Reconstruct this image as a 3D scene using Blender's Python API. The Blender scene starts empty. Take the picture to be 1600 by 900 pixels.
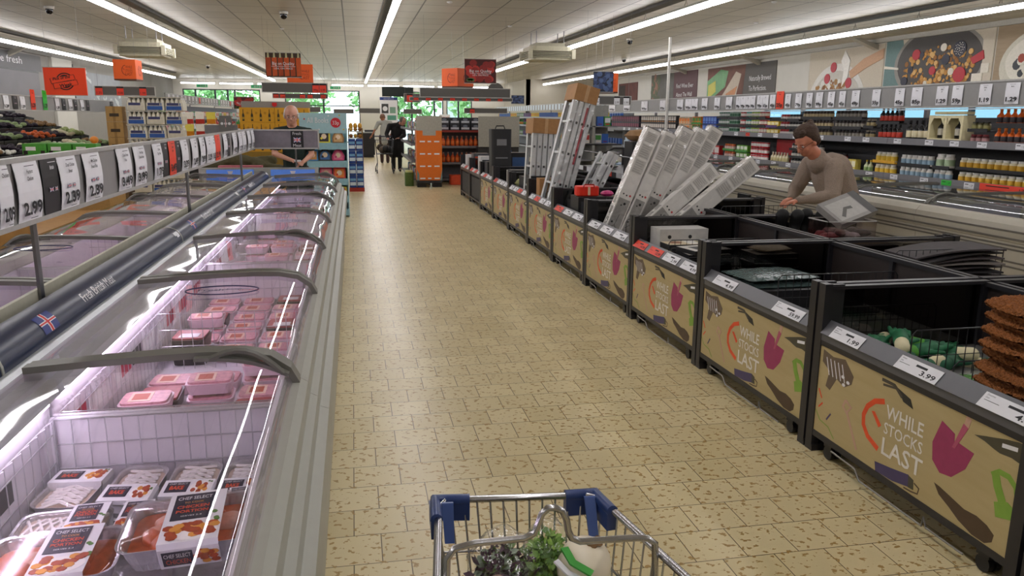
import bpy, math, random
from mathutils import Matrix, Vector
C = bpy.context.scene.collection
PI = math.pi
rnd = random.Random(7)

# ---------------------------------------------------------------- camera, world, exposure
cam_d = bpy.data.cameras.new('camera'); cam = bpy.data.objects.new('camera', cam_d); C.objects.link(cam)
cam_d.sensor_width = 36; cam_d.lens = 1226.24 / 1600 * 36; cam_d.clip_start = .02; cam_d.clip_end = 400
def cam_matrix(yaw, pit, rol):
    cy, sy, cp, sp = math.cos(yaw), math.sin(yaw), math.cos(pit), math.sin(pit)
    f = Vector((sy*cp, cy*cp, -sp)); r = Vector((cy, -sy, 0)); d = f.cross(r)
    cr, sr = math.cos(rol), math.sin(rol)
    r2 = cr*r + sr*d; d2 = -sr*r + cr*d
    m = Matrix((r2, -d2, -f)).transposed().to_4x4(); m.translation = Vector((0, 0, 1.6))
    return m
cam.matrix_world = cam_matrix(.197487, .213997, -.0085341)
bpy.context.scene.camera = cam
vs = bpy.context.scene.view_settings
vs.view_transform = 'Standard'; vs.look = 'None'; vs.gamma = 1; vs.exposure = 0.0; vs.use_curve_mapping = False
TUBE_STRENGTH = 19.0
world = bpy.data.worlds.new('sky'); bpy.context.scene.world = world; world.use_nodes = True
bg = world.node_tree.nodes['Background']; bg.inputs[0].default_value = (.80, .90, 1, 1); bg.inputs[1].default_value = 4.5

# ---------------------------------------------------------------- materials
def lin(h):
    h = h.lstrip('#'); c = [int(h[i:i+2], 16)/255 for i in (0, 2, 4)]
    return [x/12.92 if x <= .04045 else ((x+.055)/1.055)**2.4 for x in c]
MATS = {}
def M(h, rough=.5, metal=0., var=.08, sc=25., spec=.5, emit=0., alpha=1., bump=0.):
    """procedural surface: colour broken up by noise"""
    k = (h, rough, metal, var, sc, spec, emit, alpha, bump)
    if k in MATS: return MATS[k]
    m = bpy.data.materials.new('surface_' + h.lstrip('#')); m.use_nodes = True
    nt = m.node_tree; N = nt.nodes; L = nt.links; b = N['Principled BSDF']
    c = lin(h)
    b.inputs['Roughness'].default_value = rough; b.inputs['Metallic'].default_value = metal
    b.inputs['Specular IOR Level'].default_value = spec
    b.inputs['Base Color'].default_value = (*c, 1)
    if var > 0 or bump > 0:
        tc = N.new('ShaderNodeTexCoord'); nz = N.new('ShaderNodeTexNoise'); nz.inputs['Scale'].default_value = sc
        nz.inputs['Detail'].default_value = 2
        L.new(tc.outputs['Object'], nz.inputs['Vector'])
        mx = N.new('ShaderNodeMix'); mx.data_type = 'RGBA'
        mx.inputs[6].default_value = (*[max(0, x*(1-var*2)) for x in c], 1); mx.inputs[7].default_value = (*[min(1, x*(1+var*2)) for x in c], 1)
        L.new(nz.outputs['Fac'], mx.inputs[0]); L.new(mx.outputs[2], b.inputs['Base Color'])
        if bump > 0:
            bp = N.new('ShaderNodeBump'); bp.inputs['Strength'].default_value = bump; bp.inputs['Distance'].default_value = .01
            L.new(nz.outputs['Fac'], bp.inputs['Height']); L.new(bp.outputs[0], b.inputs['Normal'])
    if emit > 0:
        b.inputs['Emission Color'].default_value = (*c, 1); b.inputs['Emission Strength'].default_value = emit
    if alpha < 1: b.inputs['Alpha'].default_value = alpha
    MATS[k] = m; return m
def emis(name, col, st):
    if name in MATS: return MATS[name]
    m = bpy.data.materials.new(name); m.use_nodes = True; nt = m.node_tree; nt.nodes.clear()
    e = nt.nodes.new('ShaderNodeEmission'); o = nt.nodes.new('ShaderNodeOutputMaterial')
    e.inputs[0].default_value = (*col, 1); e.inputs[1].default_value = st
    nt.links.new(e.outputs[0], o.inputs[0]); MATS[name] = m; return m
def sheet_glass(name, tint=(1, 1, 1), refl=.9, rough=.02, bump=0., bscale=3., ior=1.5, base=.0):
    """thin clear sheet: transmits straight through, reflects by fresnel"""
    if name in MATS: return MATS[name]
    m = bpy.data.materials.new(name); m.use_nodes = True; nt = m.node_tree; N = nt.nodes; L = nt.links; N.clear()
    t = N.new('ShaderNodeBsdfTransparent'); t.inputs[0].default_value = (*tint, 1)
    g = N.new('ShaderNodeBsdfGlossy'); g.inputs['Roughness'].default_value = rough; g.inputs[0].default_value = (refl, refl, refl, 1)
    fr = N.new('ShaderNodeLayerWeight'); fr.inputs[0].default_value = .5; pw = N.new('ShaderNodeMath'); pw.operation = 'POWER'; pw.inputs[1].default_value = 5
    mr = N.new('ShaderNodeMapRange'); mr.inputs[3].default_value = .04 + base; mr.inputs[4].default_value = 1
    mx = N.new('ShaderNodeMixShader'); o = N.new('ShaderNodeOutputMaterial')
    L.new(fr.outputs['Facing'], pw.inputs[0]); L.new(pw.outputs[0], mr.inputs[0]); L.new(mr.outputs[0], mx.inputs[0])
    L.new(t.outputs[0], mx.inputs[1]); L.new(g.outputs[0], mx.inputs[2]); L.new(mx.outputs[0], o.inputs[0])
    if bump:
        tc = N.new('ShaderNodeTexCoord'); nz = N.new('ShaderNodeTexNoise'); nz.inputs['Scale'].default_value = bscale; nz.inputs['Detail'].default_value = 0
        bp = N.new('ShaderNodeBump'); bp.inputs['Strength'].default_value = 1; bp.inputs['Distance'].default_value = bump
        L.new(tc.outputs['Object'], nz.inputs['Vector']); L.new(nz.outputs['Fac'], bp.inputs['Height'])
        L.new(bp.outputs[0], g.inputs['Normal']); L.new(bp.outputs[0], fr.inputs['Normal'])
    MATS[name] = m; return m
def floor_mat():
    m = bpy.data.materials.new('speckled_tiles'); m.use_nodes = True; nt = m.node_tree; N = nt.nodes; L = nt.links; b = N['Principled BSDF']
    tc = N.new('ShaderNodeTexCoord'); mp = N.new('ShaderNodeMapping'); mp.inputs['Location'].default_value = (-.054, .05, 0)
    L.new(tc.outputs['Object'], mp.inputs[0])
    br = N.new('ShaderNodeTexBrick'); L.new(mp.outputs[0], br.inputs['Vector'])
    br.offset = .5; br.inputs['Scale'].default_value = 1; br.inputs['Brick Width'].default_value = .207; br.inputs['Row Height'].default_value = .207
    br.inputs['Mortar Size'].default_value = .0022; br.inputs['Mortar Smooth'].default_value = .3; br.inputs['Bias'].default_value = 0
    br.inputs['Color1'].default_value = (*lin('dacba0'), 1); br.inputs['Color2'].default_value = (*lin('cdbd90'), 1)
    br.inputs['Mortar'].default_value = (*lin('55452c'), 1)
    mp2 = N.new('ShaderNodeMapping'); mp2.inputs['Scale'].default_value = (1, 1.25, 1); mp2.inputs['Rotation'].default_value = (0, 0, .6)
    L.new(tc.outputs['Object'], mp2.inputs[0])
    nz = N.new('ShaderNodeTexNoise'); nz.inputs['Scale'].default_value = 31; nz.inputs['Detail'].default_value = 2.5; nz.inputs['Roughness'].default_value = .55
    L.new(mp2.outputs[0], nz.inputs['Vector'])
    cr = N.new('ShaderNodeValToRGB'); cr.color_ramp.elements[0].position = .59; cr.color_ramp.elements[1].position = .62
    cr.color_ramp.elements[0].color = (0, 0, 0, 1); cr.color_ramp.elements[1].color = (1, 1, 1, 1)
    L.new(nz.outputs['Fac'], cr.inputs[0])
    mu = N.new('ShaderNodeMath'); mu.operation = 'MULTIPLY'; mu.inputs[1].default_value = .9; L.new(cr.outputs[0], mu.inputs[0])
    mx = N.new('ShaderNodeMix'); mx.data_type = 'RGBA'; L.new(mu.outputs[0], mx.inputs[0]); L.new(br.outputs['Color'], mx.inputs[6])
    mx.inputs[7].default_value = (*lin('a07c3c'), 1)
    L.new(mx.outputs[2], b.inputs['Base Color'])
    b.inputs['Roughness'].default_value = .34; b.inputs['Specular IOR Level'].default_value = .45
    n2 = N.new('ShaderNodeTexNoise'); n2.inputs['Scale'].default_value = 3; L.new(tc.outputs['Object'], n2.inputs['Vector'])
    rr = N.new('ShaderNodeMapRange'); rr.inputs[3].default_value = .24; rr.inputs[4].default_value = .40; L.new(n2.outputs['Fac'], rr.inputs[0]); L.new(rr.outputs[0], b.inputs['Roughness'])
    return m
def ceil_mat():
    m = bpy.data.materials.new('ceiling_panels'); m.use_nodes = True; nt = m.node_tree; N = nt.nodes; L = nt.links; b = N['Principled BSDF']
    tc = N.new('ShaderNodeTexCoord'); mp = N.new('ShaderNodeMapping'); mp.inputs['Location'].default_value = (.13, .2, 0)
    L.new(tc.outputs['Object'], mp.inputs[0])
    br = N.new('ShaderNodeTexBrick'); L.new(mp.outputs[0], br.inputs['Vector'])
    br.offset = 0; br.inputs['Scale'].default_value = 1; br.inputs['Brick Width'].default_value = .745; br.inputs['Row Height'].default_value = 1.05
    br.inputs['Mortar Size'].default_value = .014; br.inputs['Mortar Smooth'].default_value = .1
    br.inputs['Color1'].default_value = (*lin('b9b4a8'), 1); br.inputs['Color2'].default_value = (*lin('aca79b'), 1)
    br.inputs['Mortar'].default_value = (*lin('4a463f'), 1)
    L.new(br.outputs['Color'], b.inputs['Base Color'])
    b.inputs['Roughness'].default_value = .42; b.inputs['Specular IOR Level'].default_value = .5
    bp = N.new('ShaderNodeBump'); bp.inputs['Distance'].default_value = .01; bp.inputs['Strength'].default_value = .6
    inv = N.new('ShaderNodeMath'); inv.operation = 'SUBTRACT'; inv.inputs[0].default_value = 1; L.new(br.outputs['Fac'], inv.inputs[1])
    L.new(inv.outputs[0], bp.inputs['Height']); L.new(bp.outputs[0], b.inputs['Normal'])
    return m
def wood_mat(name, c1, c2, sx=1, sy=12, rough=.5):
    if name in MATS: return MATS[name]
    m = bpy.data.materials.new(name); m.use_nodes = True; nt = m.node_tree; N = nt.nodes; L = nt.links; b = N['Principled BSDF']
    tc = N.new('ShaderNodeTexCoord'); mp = N.new('ShaderNodeMapping'); mp.inputs['Scale'].default_value = (4, sx, sy)
    L.new(tc.outputs['Object'], mp.inputs[0])
    nz = N.new('ShaderNodeTexNoise'); nz.inputs['Scale'].default_value = 3; nz.inputs['Detail'].default_value = 5; nz.inputs['Distortion'].default_value = .6
    L.new(mp.outputs[0], nz.inputs['Vector'])
    mx = N.new('ShaderNodeMix'); mx.data_type = 'RGBA'; mx.inputs[6].default_value = (*lin(c1), 1); mx.inputs[7].default_value = (*lin(c2), 1)
    L.new(nz.outputs['Fac'], mx.inputs[0]); L.new(mx.outputs[2], b.inputs['Base Color']); b.inputs['Roughness'].default_value = rough
    MATS[name] = m; return m

# ---------------------------------------------------------------- mesh builder
_txt = {}
def glyphs(s, bold=0.):
    k = (s, bold)
    if k not in _txt:
        cu = bpy.data.curves.new('t', 'FONT'); cu.body = s; cu.resolution_u = 2; cu.offset = bold; cu.fill_mode = 'FRONT'
        o = bpy.data.objects.new('t', cu); me = bpy.data.meshes.new_from_object(o)
        _txt[k] = ([(v.co.x, v.co.y) for v in me.vertices], [tuple(p.vertices) for p in me.polygons])
        bpy.data.objects.remove(o); bpy.data.meshes.remove(me); bpy.data.curves.remove(cu)
    return _txt[k]
class MB:
    def __init__(s): s.v = []; s.f = []; s.m = []; s.X = None; s.sm = []
    def add(s, vs, fs, m=0, smooth=False):
        o = len(s.v)
        if s.X is not None: vs = [tuple(s.X @ Vector(v)) for v in vs]
        s.v += [tuple(v) for v in vs]
        for i, f in enumerate(fs):
            s.f.append(tuple(o+j for j in f)); s.m.append(m[i] if isinstance(m, list) else m); s.sm.append(smooth)
        return s
    def box(s, x0, x1, y0, y1, z0, z1, m=0):
        return s.add([(x0,y0,z0),(x1,y0,z0),(x1,y1,z0),(x0,y1,z0),(x0,y0,z1),(x1,y0,z1),(x1,y1,z1),(x0,y1,z1)],
              [(0,3,2,1),(4,5,6,7),(0,1,5,4),(1,2,6,5),(2,3,7,6),(3,0,4,7)], m)
    def bx(s, c, d, m=0, rot=None):
        vs = [Vector((a*d[0]/2, b*d[1]/2, e*d[2]/2)) for e in (-1,1) for a,b in ((-1,-1),(1,-1),(1,1),(-1,1))]
        if rot is not None: vs = [rot @ v for v in vs]
        return s.add([v+Vector(c) for v in vs], [(0,3,2,1),(4,5,6,7),(0,1,5,4),(1,2,6,5),(2,3,7,6),(3,0,4,7)], m)
    def rbox(s, c, d, r, m=0, seg=3, top=None):
        """box with rounded vertical edges"""
        pts = []
        for cx, cy, a0 in ((1,1,0),(-1,1,90),(-1,-1,180),(1,-1,270)):
            for k in range(seg+1):
                a = math.radians(a0+90*k/seg); pts.append((c[0]+cx*(d[0]/2-r)+r*math.cos(a), c[1]+cy*(d[1]/2-r)+r*math.sin(a)))
        n = len(pts); t = top or 1
        vs = [(x, y, c[2]-d[2]/2) for x, y in pts] + [(c[0]+(x-c[0])*t, c[1]+(y-c[1])*t, c[2]+d[2]/2) for x, y in pts]
        return s.add(vs, [tuple(range(n-1,-1,-1)), tuple(range(n,2*n))] + [(i,(i+1)%n,(i+1)%n+n,i+n) for i in range(n)], m)
    def tube(s, pts, r, m=0, n=6, closed=False, smooth=True):
        P = [Vector(p) for p in pts]; k = len(P); R = r if isinstance(r, (list, tuple)) else [r]*k
        vs = []; up = None
        for i in range(k):
            a = P[(i-1) % k] if (i > 0 or closed) else P[i]; b = P[(i+1) % k] if (i < k-1 or closed) else P[i]
            t = (b-a); t = t.normalized() if t.length > 1e-9 else Vector((0,0,1))
            if up is None: up = t.orthogonal().normalized()
            up = up - t*up.dot(t); up = up.normalized() if up.length > 1e-6 else t.orthogonal().normalized()
            w = t.cross(up)
            for j in range(n):
                an = 2*PI*j/n; vs.append(P[i] + (up*math.cos(an)+w*math.sin(an))*R[i])
        fs = []
        for i in range(k if closed else k-1):
            for j in range(n):
                a = i*n+j; b = i*n+(j+1)%n; c = ((i+1)%k)*n+(j+1)%n; d = ((i+1)%k)*n+j; fs.append((a,b,c,d))
        if not closed: fs += [tuple(range(n-1,-1,-1)), tuple((k-1)*n+j for j in range(n))]
        return s.add(vs, fs, m, smooth)
    def lathe(s, prof, c=(0,0,0), m=0, n=12, smooth=True, sx=1, sy=1):
        """prof: (r,z) bottom to top; m may be a list per segment"""
        vs = []; fs = []; ms = []
        for r, z in prof:
            for j in range(n): vs.append((c[0]+sx*r*math.cos(2*PI*j/n), c[1]+sy*r*math.sin(2*PI*j/n), c[2]+z))
        for i in range(len(prof)-1):
            for j in range(n):
                fs.append((i*n+j, i*n+(j+1)%n, (i+1)*n+(j+1)%n, (i+1)*n+j)); ms.append(m[i] if isinstance(m, list) else m)
        fs.append(tuple(range(n-1,-1,-1))); ms.append(ms[0]); fs.append(tuple((len(prof)-1)*n+j for j in range(n))); ms.append(ms[-2])
        return s.add(vs, fs, ms, smooth)
    def ell(s, c, r, m=0, nu=12, nv=8, rot=None):
        vs = []; fs = []
        for i in range(1, nv):
            a = PI*i/nv
            for j in range(nu):
                b = 2*PI*j/nu; vs.append(Vector((r[0]*math.sin(a)*math.cos(b), r[1]*math.sin(a)*math.sin(b), -r[2]*math.cos(a))))
        vs += [Vector((0,0,-r[2])), Vector((0,0,r[2]))]
        for i in range(nv-2):
            for j in range(nu): fs.append((i*nu+j, i*nu+(j+1)%nu, (i+1)*nu+(j+1)%nu, (i+1)*nu+j))
        k = (nv-1)*nu
        for j in range(nu): fs.append((k, (j+1)%nu, j)); fs.append((k+1, (nv-2)*nu+j, (nv-2)*nu+(j+1)%nu))
        if rot is not None: vs = [rot @ v for v in vs]
        return s.add([v+Vector(c) for v in vs], fs, m, True)
    def sweep(s, prof, y0, y1, m=0, closed=True, smooth=False):
        """profile of (x,z) points carried along y"""
        n = len(prof); vs = [(x,y0,z) for x,z in prof]+[(x,y1,z) for x,z in prof]
        fs = [(i,(i+1)%n,(i+1)%n+n,i+n) for i in range(n if closed else n-1)]
        if closed: fs += [tuple(range(n-1,-1,-1)), tuple(range(n,2*n))]
        return s.add(vs, fs, m, smooth)
    def ribbon(s, path, y0, y1, t, m=0):
        """flat strap following an (x,z) path, t thick, from y0 to y1"""
        n = len(path); up = []
        for i in range(n):
            a = path[max(0,i-1)]; b = path[min(n-1,i+1)]; dx, dz = b[0]-a[0], b[1]-a[1]; l = math.hypot(dx,dz) or 1
            up.append((path[i][0]-dz/l*t, path[i][1]+dx/l*t))
        return s.sweep(list(path)+up[::-1], y0, y1, m)
    def poly(s, pts, fr, th=.001, m=0):
        """outline in a frame (origin,u,v), raised th along u x v"""
        o, u, v = (Vector(a) for a in fr); w = u.cross(v).normalized()*th; n = len(pts)
        vs = [o+u*a+v*b for a,b in pts]; vs = vs+[p+w for p in vs]
        return s.add(vs, [tuple(range(n-1,-1,-1)), tuple(range(n,2*n))]+[(i,(i+1)%n,(i+1)%n+n,i+n) for i in range(n)], m)
    def disc(s, c, r, fr, th=.001, m=0, n=20, ry=None, a0=0, a1=2*PI):
        ry = ry or r
        return s.poly([(c[0]+r*math.cos(a0+(a1-a0)*k/n), c[1]+ry*math.sin(a0+(a1-a0)*k/n)) for k in range(n + (0 if a1-a0 > 6.28 else 1))], fr, th, m)
    def stroke(s, pts, w, fr, th=.001, m=0):
        L = []; R = []
        for i, p in enumerate(pts):
            a = pts[max(0,i-1)]; b = pts[min(len(pts)-1,i+1)]; dx, dy = b[0]-a[0], b[1]-a[1]; l = math.hypot(dx,dy) or 1
            nx, ny = -dy/l*w/2, dx/l*w/2; L.append((p[0]+nx,p[1]+ny)); R.append((p[0]-nx,p[1]-ny))
        return s.poly(R+L[::-1], fr, th, m)
    def text(s, t, fr, h, m=0, width=None, th=.0008, at=(0,0), align='l', bold=0.):
        """flat lettering, cap height h, in frame fr"""
        o, u, v = (Vector(a) for a in fr); w = u.cross(v).normalized()*th
        gv, gf = glyphs(t, bold)
        if not gv: return s
        x0 = min(a for a,b in gv); x1 = max(a for a,b in gv); k = h/.7; kx = k if width is None else width/(x1-x0)
        off = {'l': 0, 'c': -(x1-x0)*kx/2, 'r': -(x1-x0)*kx}[align]
        return s.add([o+u*(at[0]+off+(a-x0)*kx)+v*(at[1]+b*k)+w for a,b in gv], gf, m)
    def mesh(s, name, mats):
        me = bpy.data.meshes.new(name); me.from_pydata(s.v, [], s.f)
        for m in (mats if isinstance(mats, (list, tuple)) else [mats]): me.materials.append(m)
        me.polygons.foreach_set('material_index', s.m); me.polygons.foreach_set('use_smooth', s.sm)
        me.update()
        if any(s.sm): me.set_sharp_from_angle(angle=.9)
        return me
    def build(s, name, mats, parent=None, loc=None, rot=None, bevel=0, seg=2):
        o = bpy.data.objects.new(name, s.mesh(name, mats)); C.objects.link(o)
        if parent: o.parent = parent
        if loc: o.location = loc
        if rot: o.rotation_euler = rot
        if bevel:
            b = o.modifiers.new('bevel', 'BEVEL'); b.width = bevel; b.segments = seg; b.limit_method = 'ANGLE'; b.angle_limit = .7
        return o
def tag(o, label, cat, group=None, kind=None):
    o['label'] = label; o['category'] = cat
    if group: o['group'] = group
    if kind: o['kind'] = kind
    return o
def T(name, label, cat, loc=(0,0,0), rz=0, group=None):
    o = bpy.data.objects.new(name, None); C.objects.link(o); o.location = loc; o.rotation_euler = (0,0,rz); o.empty_display_size = .1
    return tag(o, label, cat, group)
def struct(mb, name, mats, parent=None, bevel=0):
    o = mb.build(name, mats, parent, bevel=bevel)
    if not parent: o['kind'] = 'structure'
    return o
def dup(root, loc=None, rz=None, label=None, group=None):
    r = root.copy(); C.objects.link(r)
    if loc is not None: r.location = loc
    if rz is not None: r.rotation_euler = (r.rotation_euler[0], r.rotation_euler[1], rz)
    if label: r['label'] = label
    if group: r['group'] = group
    for ch in list(root.children):
        c = ch.copy(); C.objects.link(c); c.parent = r
        for g in list(ch.children):
            d = g.copy(); C.objects.link(d); d.parent = c
    return r
ORD = ['nearest', 'second nearest', 'third nearest', 'fourth nearest', 'fifth nearest', 'sixth nearest', 'seventh nearest', 'eighth nearest', 'ninth nearest', 'tenth nearest', 'eleventh nearest', 'twelfth nearest']

BLACK = M('17171a', .45); DARK = M('2b2b2e', .5); CHROME = M('b9b9bb', .25, 1, .03); STEEL = M('8e8e90', .35, 1, .04)
WHITE = M('d9d9da', .5, var=.02); PAPER = M('e4e4e8', .6, var=.02); INK = M('141418', .6, var=0); RAIL = M('8b8a88', .45, var=.03); DRAIL = M('5a5a5e', .4, var=.03)
ORANGE = M('e8501c', .5, var=.03); RED = M('c5161d', .5, var=.03); GREEN = M('2fbf3a', .5, var=.03); NAVY = M('16213f', .35, var=.05); CARD = M('a07548', .7, var=.1)
TAGRED = M('e8432e', .55, var=.02)
def jack(mb, c, w, h, fr, mb_, mw, mr, th=.001):
    """little union flag centred at c"""
    x, y = c; mb.poly([(x-w/2,y-h/2),(x+w/2,y-h/2),(x+w/2,y+h/2),(x-w/2,y+h/2)], fr, th, mb_)
    mb.stroke([(x-w/2,y-h/2),(x+w/2,y+h/2)], h*.16, fr, th*1.4, mw); mb.stroke([(x-w/2,y+h/2),(x+w/2,y-h/2)], h*.16, fr, th*1.5, mw)
    mb.stroke([(x-w/2,y),(x+w/2,y)], h*.3, fr, th*1.7, mw); mb.stroke([(x,y-h/2),(x,y+h/2)], h*.3, fr, th*1.8, mw)
    mb.stroke([(x-w/2,y),(x+w/2,y)], h*.17, fr, th*2, mr); mb.stroke([(x,y-h/2),(x,y+h/2)], h*.17, fr, th*2.1, mr)
# ---------------------------------------------------------------- the room
ZC = 3.65; XL, XR, YF, YN = -10.2, 13.35, 50.0, -6.0; YP = 43.5; XP = 9.4
struct(MB().box(XL-.3, XR+.3, YN-.3, YF+.3, -.2, 0), 'floor', floor_mat())
struct(MB().box(XL-.3, XR+.3, YN-.3, YF+.3, ZC, ZC+.2), 'ceiling', ceil_mat())
WALLM = M('cfcec8', .7, var=.02, sc=3)
struct(MB().box(XL-.25, XL, YN, YF, 0, ZC), 'wall_left', M('8d8a85', .7, var=.03, sc=3))
struct(MB().box(XL-.25, XR+.25, YN-.25, YN, 0, ZC), 'wall_near', WALLM)
GLASS = sheet_glass('window_glass', (.93, .97, .97))
FRM = M('2a2f36', .5)
# right wall with a low strip window behind the shelving
mb = MB(); xa, xb = XR, XR+.25
mb.box(xa, xb, YN, 13.2, 0, ZC); mb.box(xa, xb, 13.2, 24.5, 0, 1.45); mb.box(xa, xb, 13.2, 24.5, 2.25, ZC); mb.box(xa, xb, 24.5, YP+.3, 0, ZC)
struct(mb, 'wall_right', WALLM)
struct(MB().box(XP, XR+.25, YP, YP+.25, 0, ZC), 'wall_far_right', M('b9b4a6', .7, var=.02, sc=3))
struct(MB().box(XP-.01, XP+.24, YP, YF, 0, ZC), 'wall_far_side', M('b9b4a6', .7, var=.02, sc=3))
def window(n, fixed, a0, a1, z0, z1, axis, mull=(), trans=()):
    mb = MB(); g = MB(); t = .06
    def bxx(p0, p1, q0, q1, d=.05):
        if axis == 'y': mb.box(p0, p1, fixed-d, fixed+d, q0, q1)
        else: mb.box(fixed-d, fixed+d, p0, p1, q0, q1)
    bxx(a0, a1, z0, z0+t); bxx(a0, a1, z1-t, z1); bxx(a0, a0+t, z0, z1); bxx(a1-t, a1, z0, z1)
    for m_ in mull: bxx(m_-.05, m_+.05, z0, z1)
    for z_ in trans: bxx(a0, a1, z_-.03, z_+.03)
    o = struct(mb, 'window_%d' % n, FRM)
    if axis == 'y': g.box(a0+.02, a1-.02, fixed-.004, fixed+.004, z0+.02, z1-.02)
    else: g.box(fixed-.004, fixed+.004, a0+.02, a1-.02, z0+.02, z1-.02)
    g.build('pane', GLASS if n != 5 else sheet_glass('tinted_glass', (.34,.46,.50)), o)
# far wall: openings (x0,x1,z0,z1)
OPS = [(-10.6+.9, -5.35, 2.3, 3.08), (-3.95, .45, 0.0, 3.1), (2.3, 5.55, 0.0, 3.1), (5.75, 7.35, 0.0, 3.0)]
mb = MB(); y0, y1 = YF, YF+.25; xs = XL
for x0, x1, z0, z1 in OPS:
    mb.box(xs, x0, y0, y1, 0, ZC); mb.box(x0, x1, y0, y1, z1, ZC)
    if z0 > 0: mb.box(x0, x1, y0, y1, 0, z0)
    xs = x1
mb.box(xs, XR+.25, y0, y1, 0, ZC)
struct(mb, 'wall_far', M('d4d2ca', .7, var=.02, sc=3))
window(1, YF+.1, -9.7, -5.35, 2.3, 3.08, 'y', mull=(-9.0, -7.9, -7.2, -6.8))
window(2, YF+.1, -3.95, .45, 0, 3.1, 'y', mull=(-1.7,), trans=(2.2,))
window(3, YF+.1, 2.3, 5.55, 0, 3.1, 'y', mull=(3.6, 5.0))
window(4, YF+.1, 5.75, 7.35, 0, 3.0, 'y', mull=(6.5,))
window(5, XR+.1, 13.2, 24.5, 1.45, 2.25, 'x', mull=(15.5, 17.8, 20.0, 22.3))
# left side high windows
struct(MB().box(XL, XL+.3, 40.5, 49.9, 2.2, 2.3), 'trim_1', FRM)
struct(MB().box(XL, XL+.12, YN, 30.6, 3.5, ZC), 'trim_2', M('6f6c68', .6))
struct(MB().box(XR-.1, XR, YN, YP, 3.54, ZC), 'trim_3', M('a5a39b', .6))
for i, y in enumerate((12.6, 18.9, 25.0, 31.0)):
    mb = MB(); mb.add([(XR-.75,y-.1,ZC),(XR-.75,y+.1,ZC),(XR-.02,y+.1,3.38),(XR-.02,y-.1,3.38),(XR-.6,y-.1,ZC),(XR-.6,y+.1,ZC),(XR-.02,y+.1,3.5),(XR-.02,y-.1,3.5)],
      [(0,1,2,3),(4,7,6,5),(0,3,7,4),(1,5,6,2),(0,4,5,1),(3,2,6,7)]); struct(mb, 'trim_%d' % (5+i), M('a5a39b', .5))
mb = MB(); mb.add([(XL+.02,27.2,3.3),(XL+.02,27.4,3.3),(XL+.75,27.4,ZC),(XL+.75,27.2,ZC),(XL+.02,27.2,3.42),(XL+.02,27.4,3.42),(XL+.6,27.4,ZC),(XL+.6,27.2,ZC)],
      [(0,1,2,3),(4,7,6,5),(0,3,7,4),(1,5,6,2),(0,4,5,1),(3,2,6,7)]); struct(mb, 'trim_9', M('a5a39b', .5))
# outside: forecourt, wall of greenery, low building
tag(struct(MB().box(-60, 70, YF+.3, 110, -.3, -.05), 'ground', M('a8a69f', .8)), 'pale paved forecourt outside the far windows', 'ground')
tag(MB().box(9, 20, 78, 84, 0, 3.2).box(8.6, 20.4, 77.6, 84.4, 3.2, 3.5).build('building', M('c9d3d6', .6)), 'low pale building seen through the glazed shopfront beside the trees', 'building')
def tree(x, y, h, w, label):
    t = T('tree', label, 'tree', (x, y, -.05)); r = random.Random(int(x*10)+int(y)); tr = MB(); tr.tube([(0,0,0),(.1,0,h*.3),(0,.1,h*.6)], [.25,.2,.1], n=8); tr.build('trunk', M('4b3d2c', .8), t)
    mb = MB()
    for k in range(1400):
        a = r.uniform(0, 2*PI); rr = w*math.sqrt(r.random()); z = r.uniform(.12, 1)*h; rr *= math.sin(min(1, z/h)*2.6+.3)
        p = Vector((rr*math.cos(a), rr*.5*math.sin(a), z)); q = .34
        e = [Vector([r.uniform(-q, q) for _ in range(3)]) for _ in range(3)]
        mb.add([p+e[0], p+e[1], p+e[2], p-e[0]], [(0,1,2),(1,2,3)], k % 2)
    mb.build('foliage', [M('6fa85e', .7), M('9cc486', .7)], t)
for x, y, h, w, l in ((-6, 72, 7, 4.5, 'leafy green tree outside the tall shop window left of the white pier'), (4, 76, 7.5, 4.5, 'leafy green tree outside the window behind the poster banner'), (12, 70, 6.5, 4, 'leafy green tree outside the narrow window by the tills'), (-14, 82, 4.4, 5, 'low green tree outside, beyond the high strip window')):
    tree(x, y, h, w, l)

# ---------------------------------------------------------------- strip lights
TUBE = emis('tube_light', (1.0, .97, .99), TUBE_STRENGTH)
def luminaire(label, group):
    t = T('strip_light', label, 'light', (0,0,3.36), group=group); L = 1.92
    MB().sweep([(-.045,.075),(-.06,.05),(.06,.05),(.045,.075)], 0, L).box(-.03,.03,.0,L,.075,.10).build('housing', M('cfcfca', .4), t)
    MB().sweep([(-.05,.005),(-.036,-.02),(.036,-.02),(.05,.005),(.05,.05),(-.05,.05)], .05, L-.05).build('diffuser', TUBE, t)
    mb = MB()
    mb.tube([(-.03,L*.5,.1),(0,L*.5,.2),(.03,L*.5,.1)], .006, n=4).tube([(0,L*.5,.2),(0,L*.5,.29)], .004, n=4); mb.build('hanger', STEEL, t)
    return t
LAMP = luminaire('', None); used = False
ROWS = [(-8.55, 6, 42, 'leftmost'), (-3.98, -3.8, 44, 'second from left'), (.75, -3.4, 44, 'central'), (5.58, -3.2, 44, 'fourth from left'), (10.33, -.9, 42.2, 'rightmost')]
for x, ya, yb, nm in ROWS:
    y = ya
    while y < yb:
        lb = 'white fluorescent strip light hanging in the %s ceiling row' % nm
        if not used: o = LAMP; used = True; o.location = (x, y, 3.36); o['label'] = lb
        else: o = dup(LAMP, (x, y, 3.36), 0, lb)
        o['group'] = '%s row of strip lights' % nm
        y += 1.92
    tag(MB().box(x-.10, x+.10, ya, y, 3.595, 3.648).build('ceiling_channel', M('4a4844', .5)), 'dark ceiling channel carrying the %s light row' % nm, 'ceiling channel')
for k in range(9):
    o = dup(LAMP, (-9.6+k*2.1, 49.0, 3.36), -PI/2, 'white fluorescent strip light in the cross row above the far windows', 'cross row of strip lights')

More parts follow.
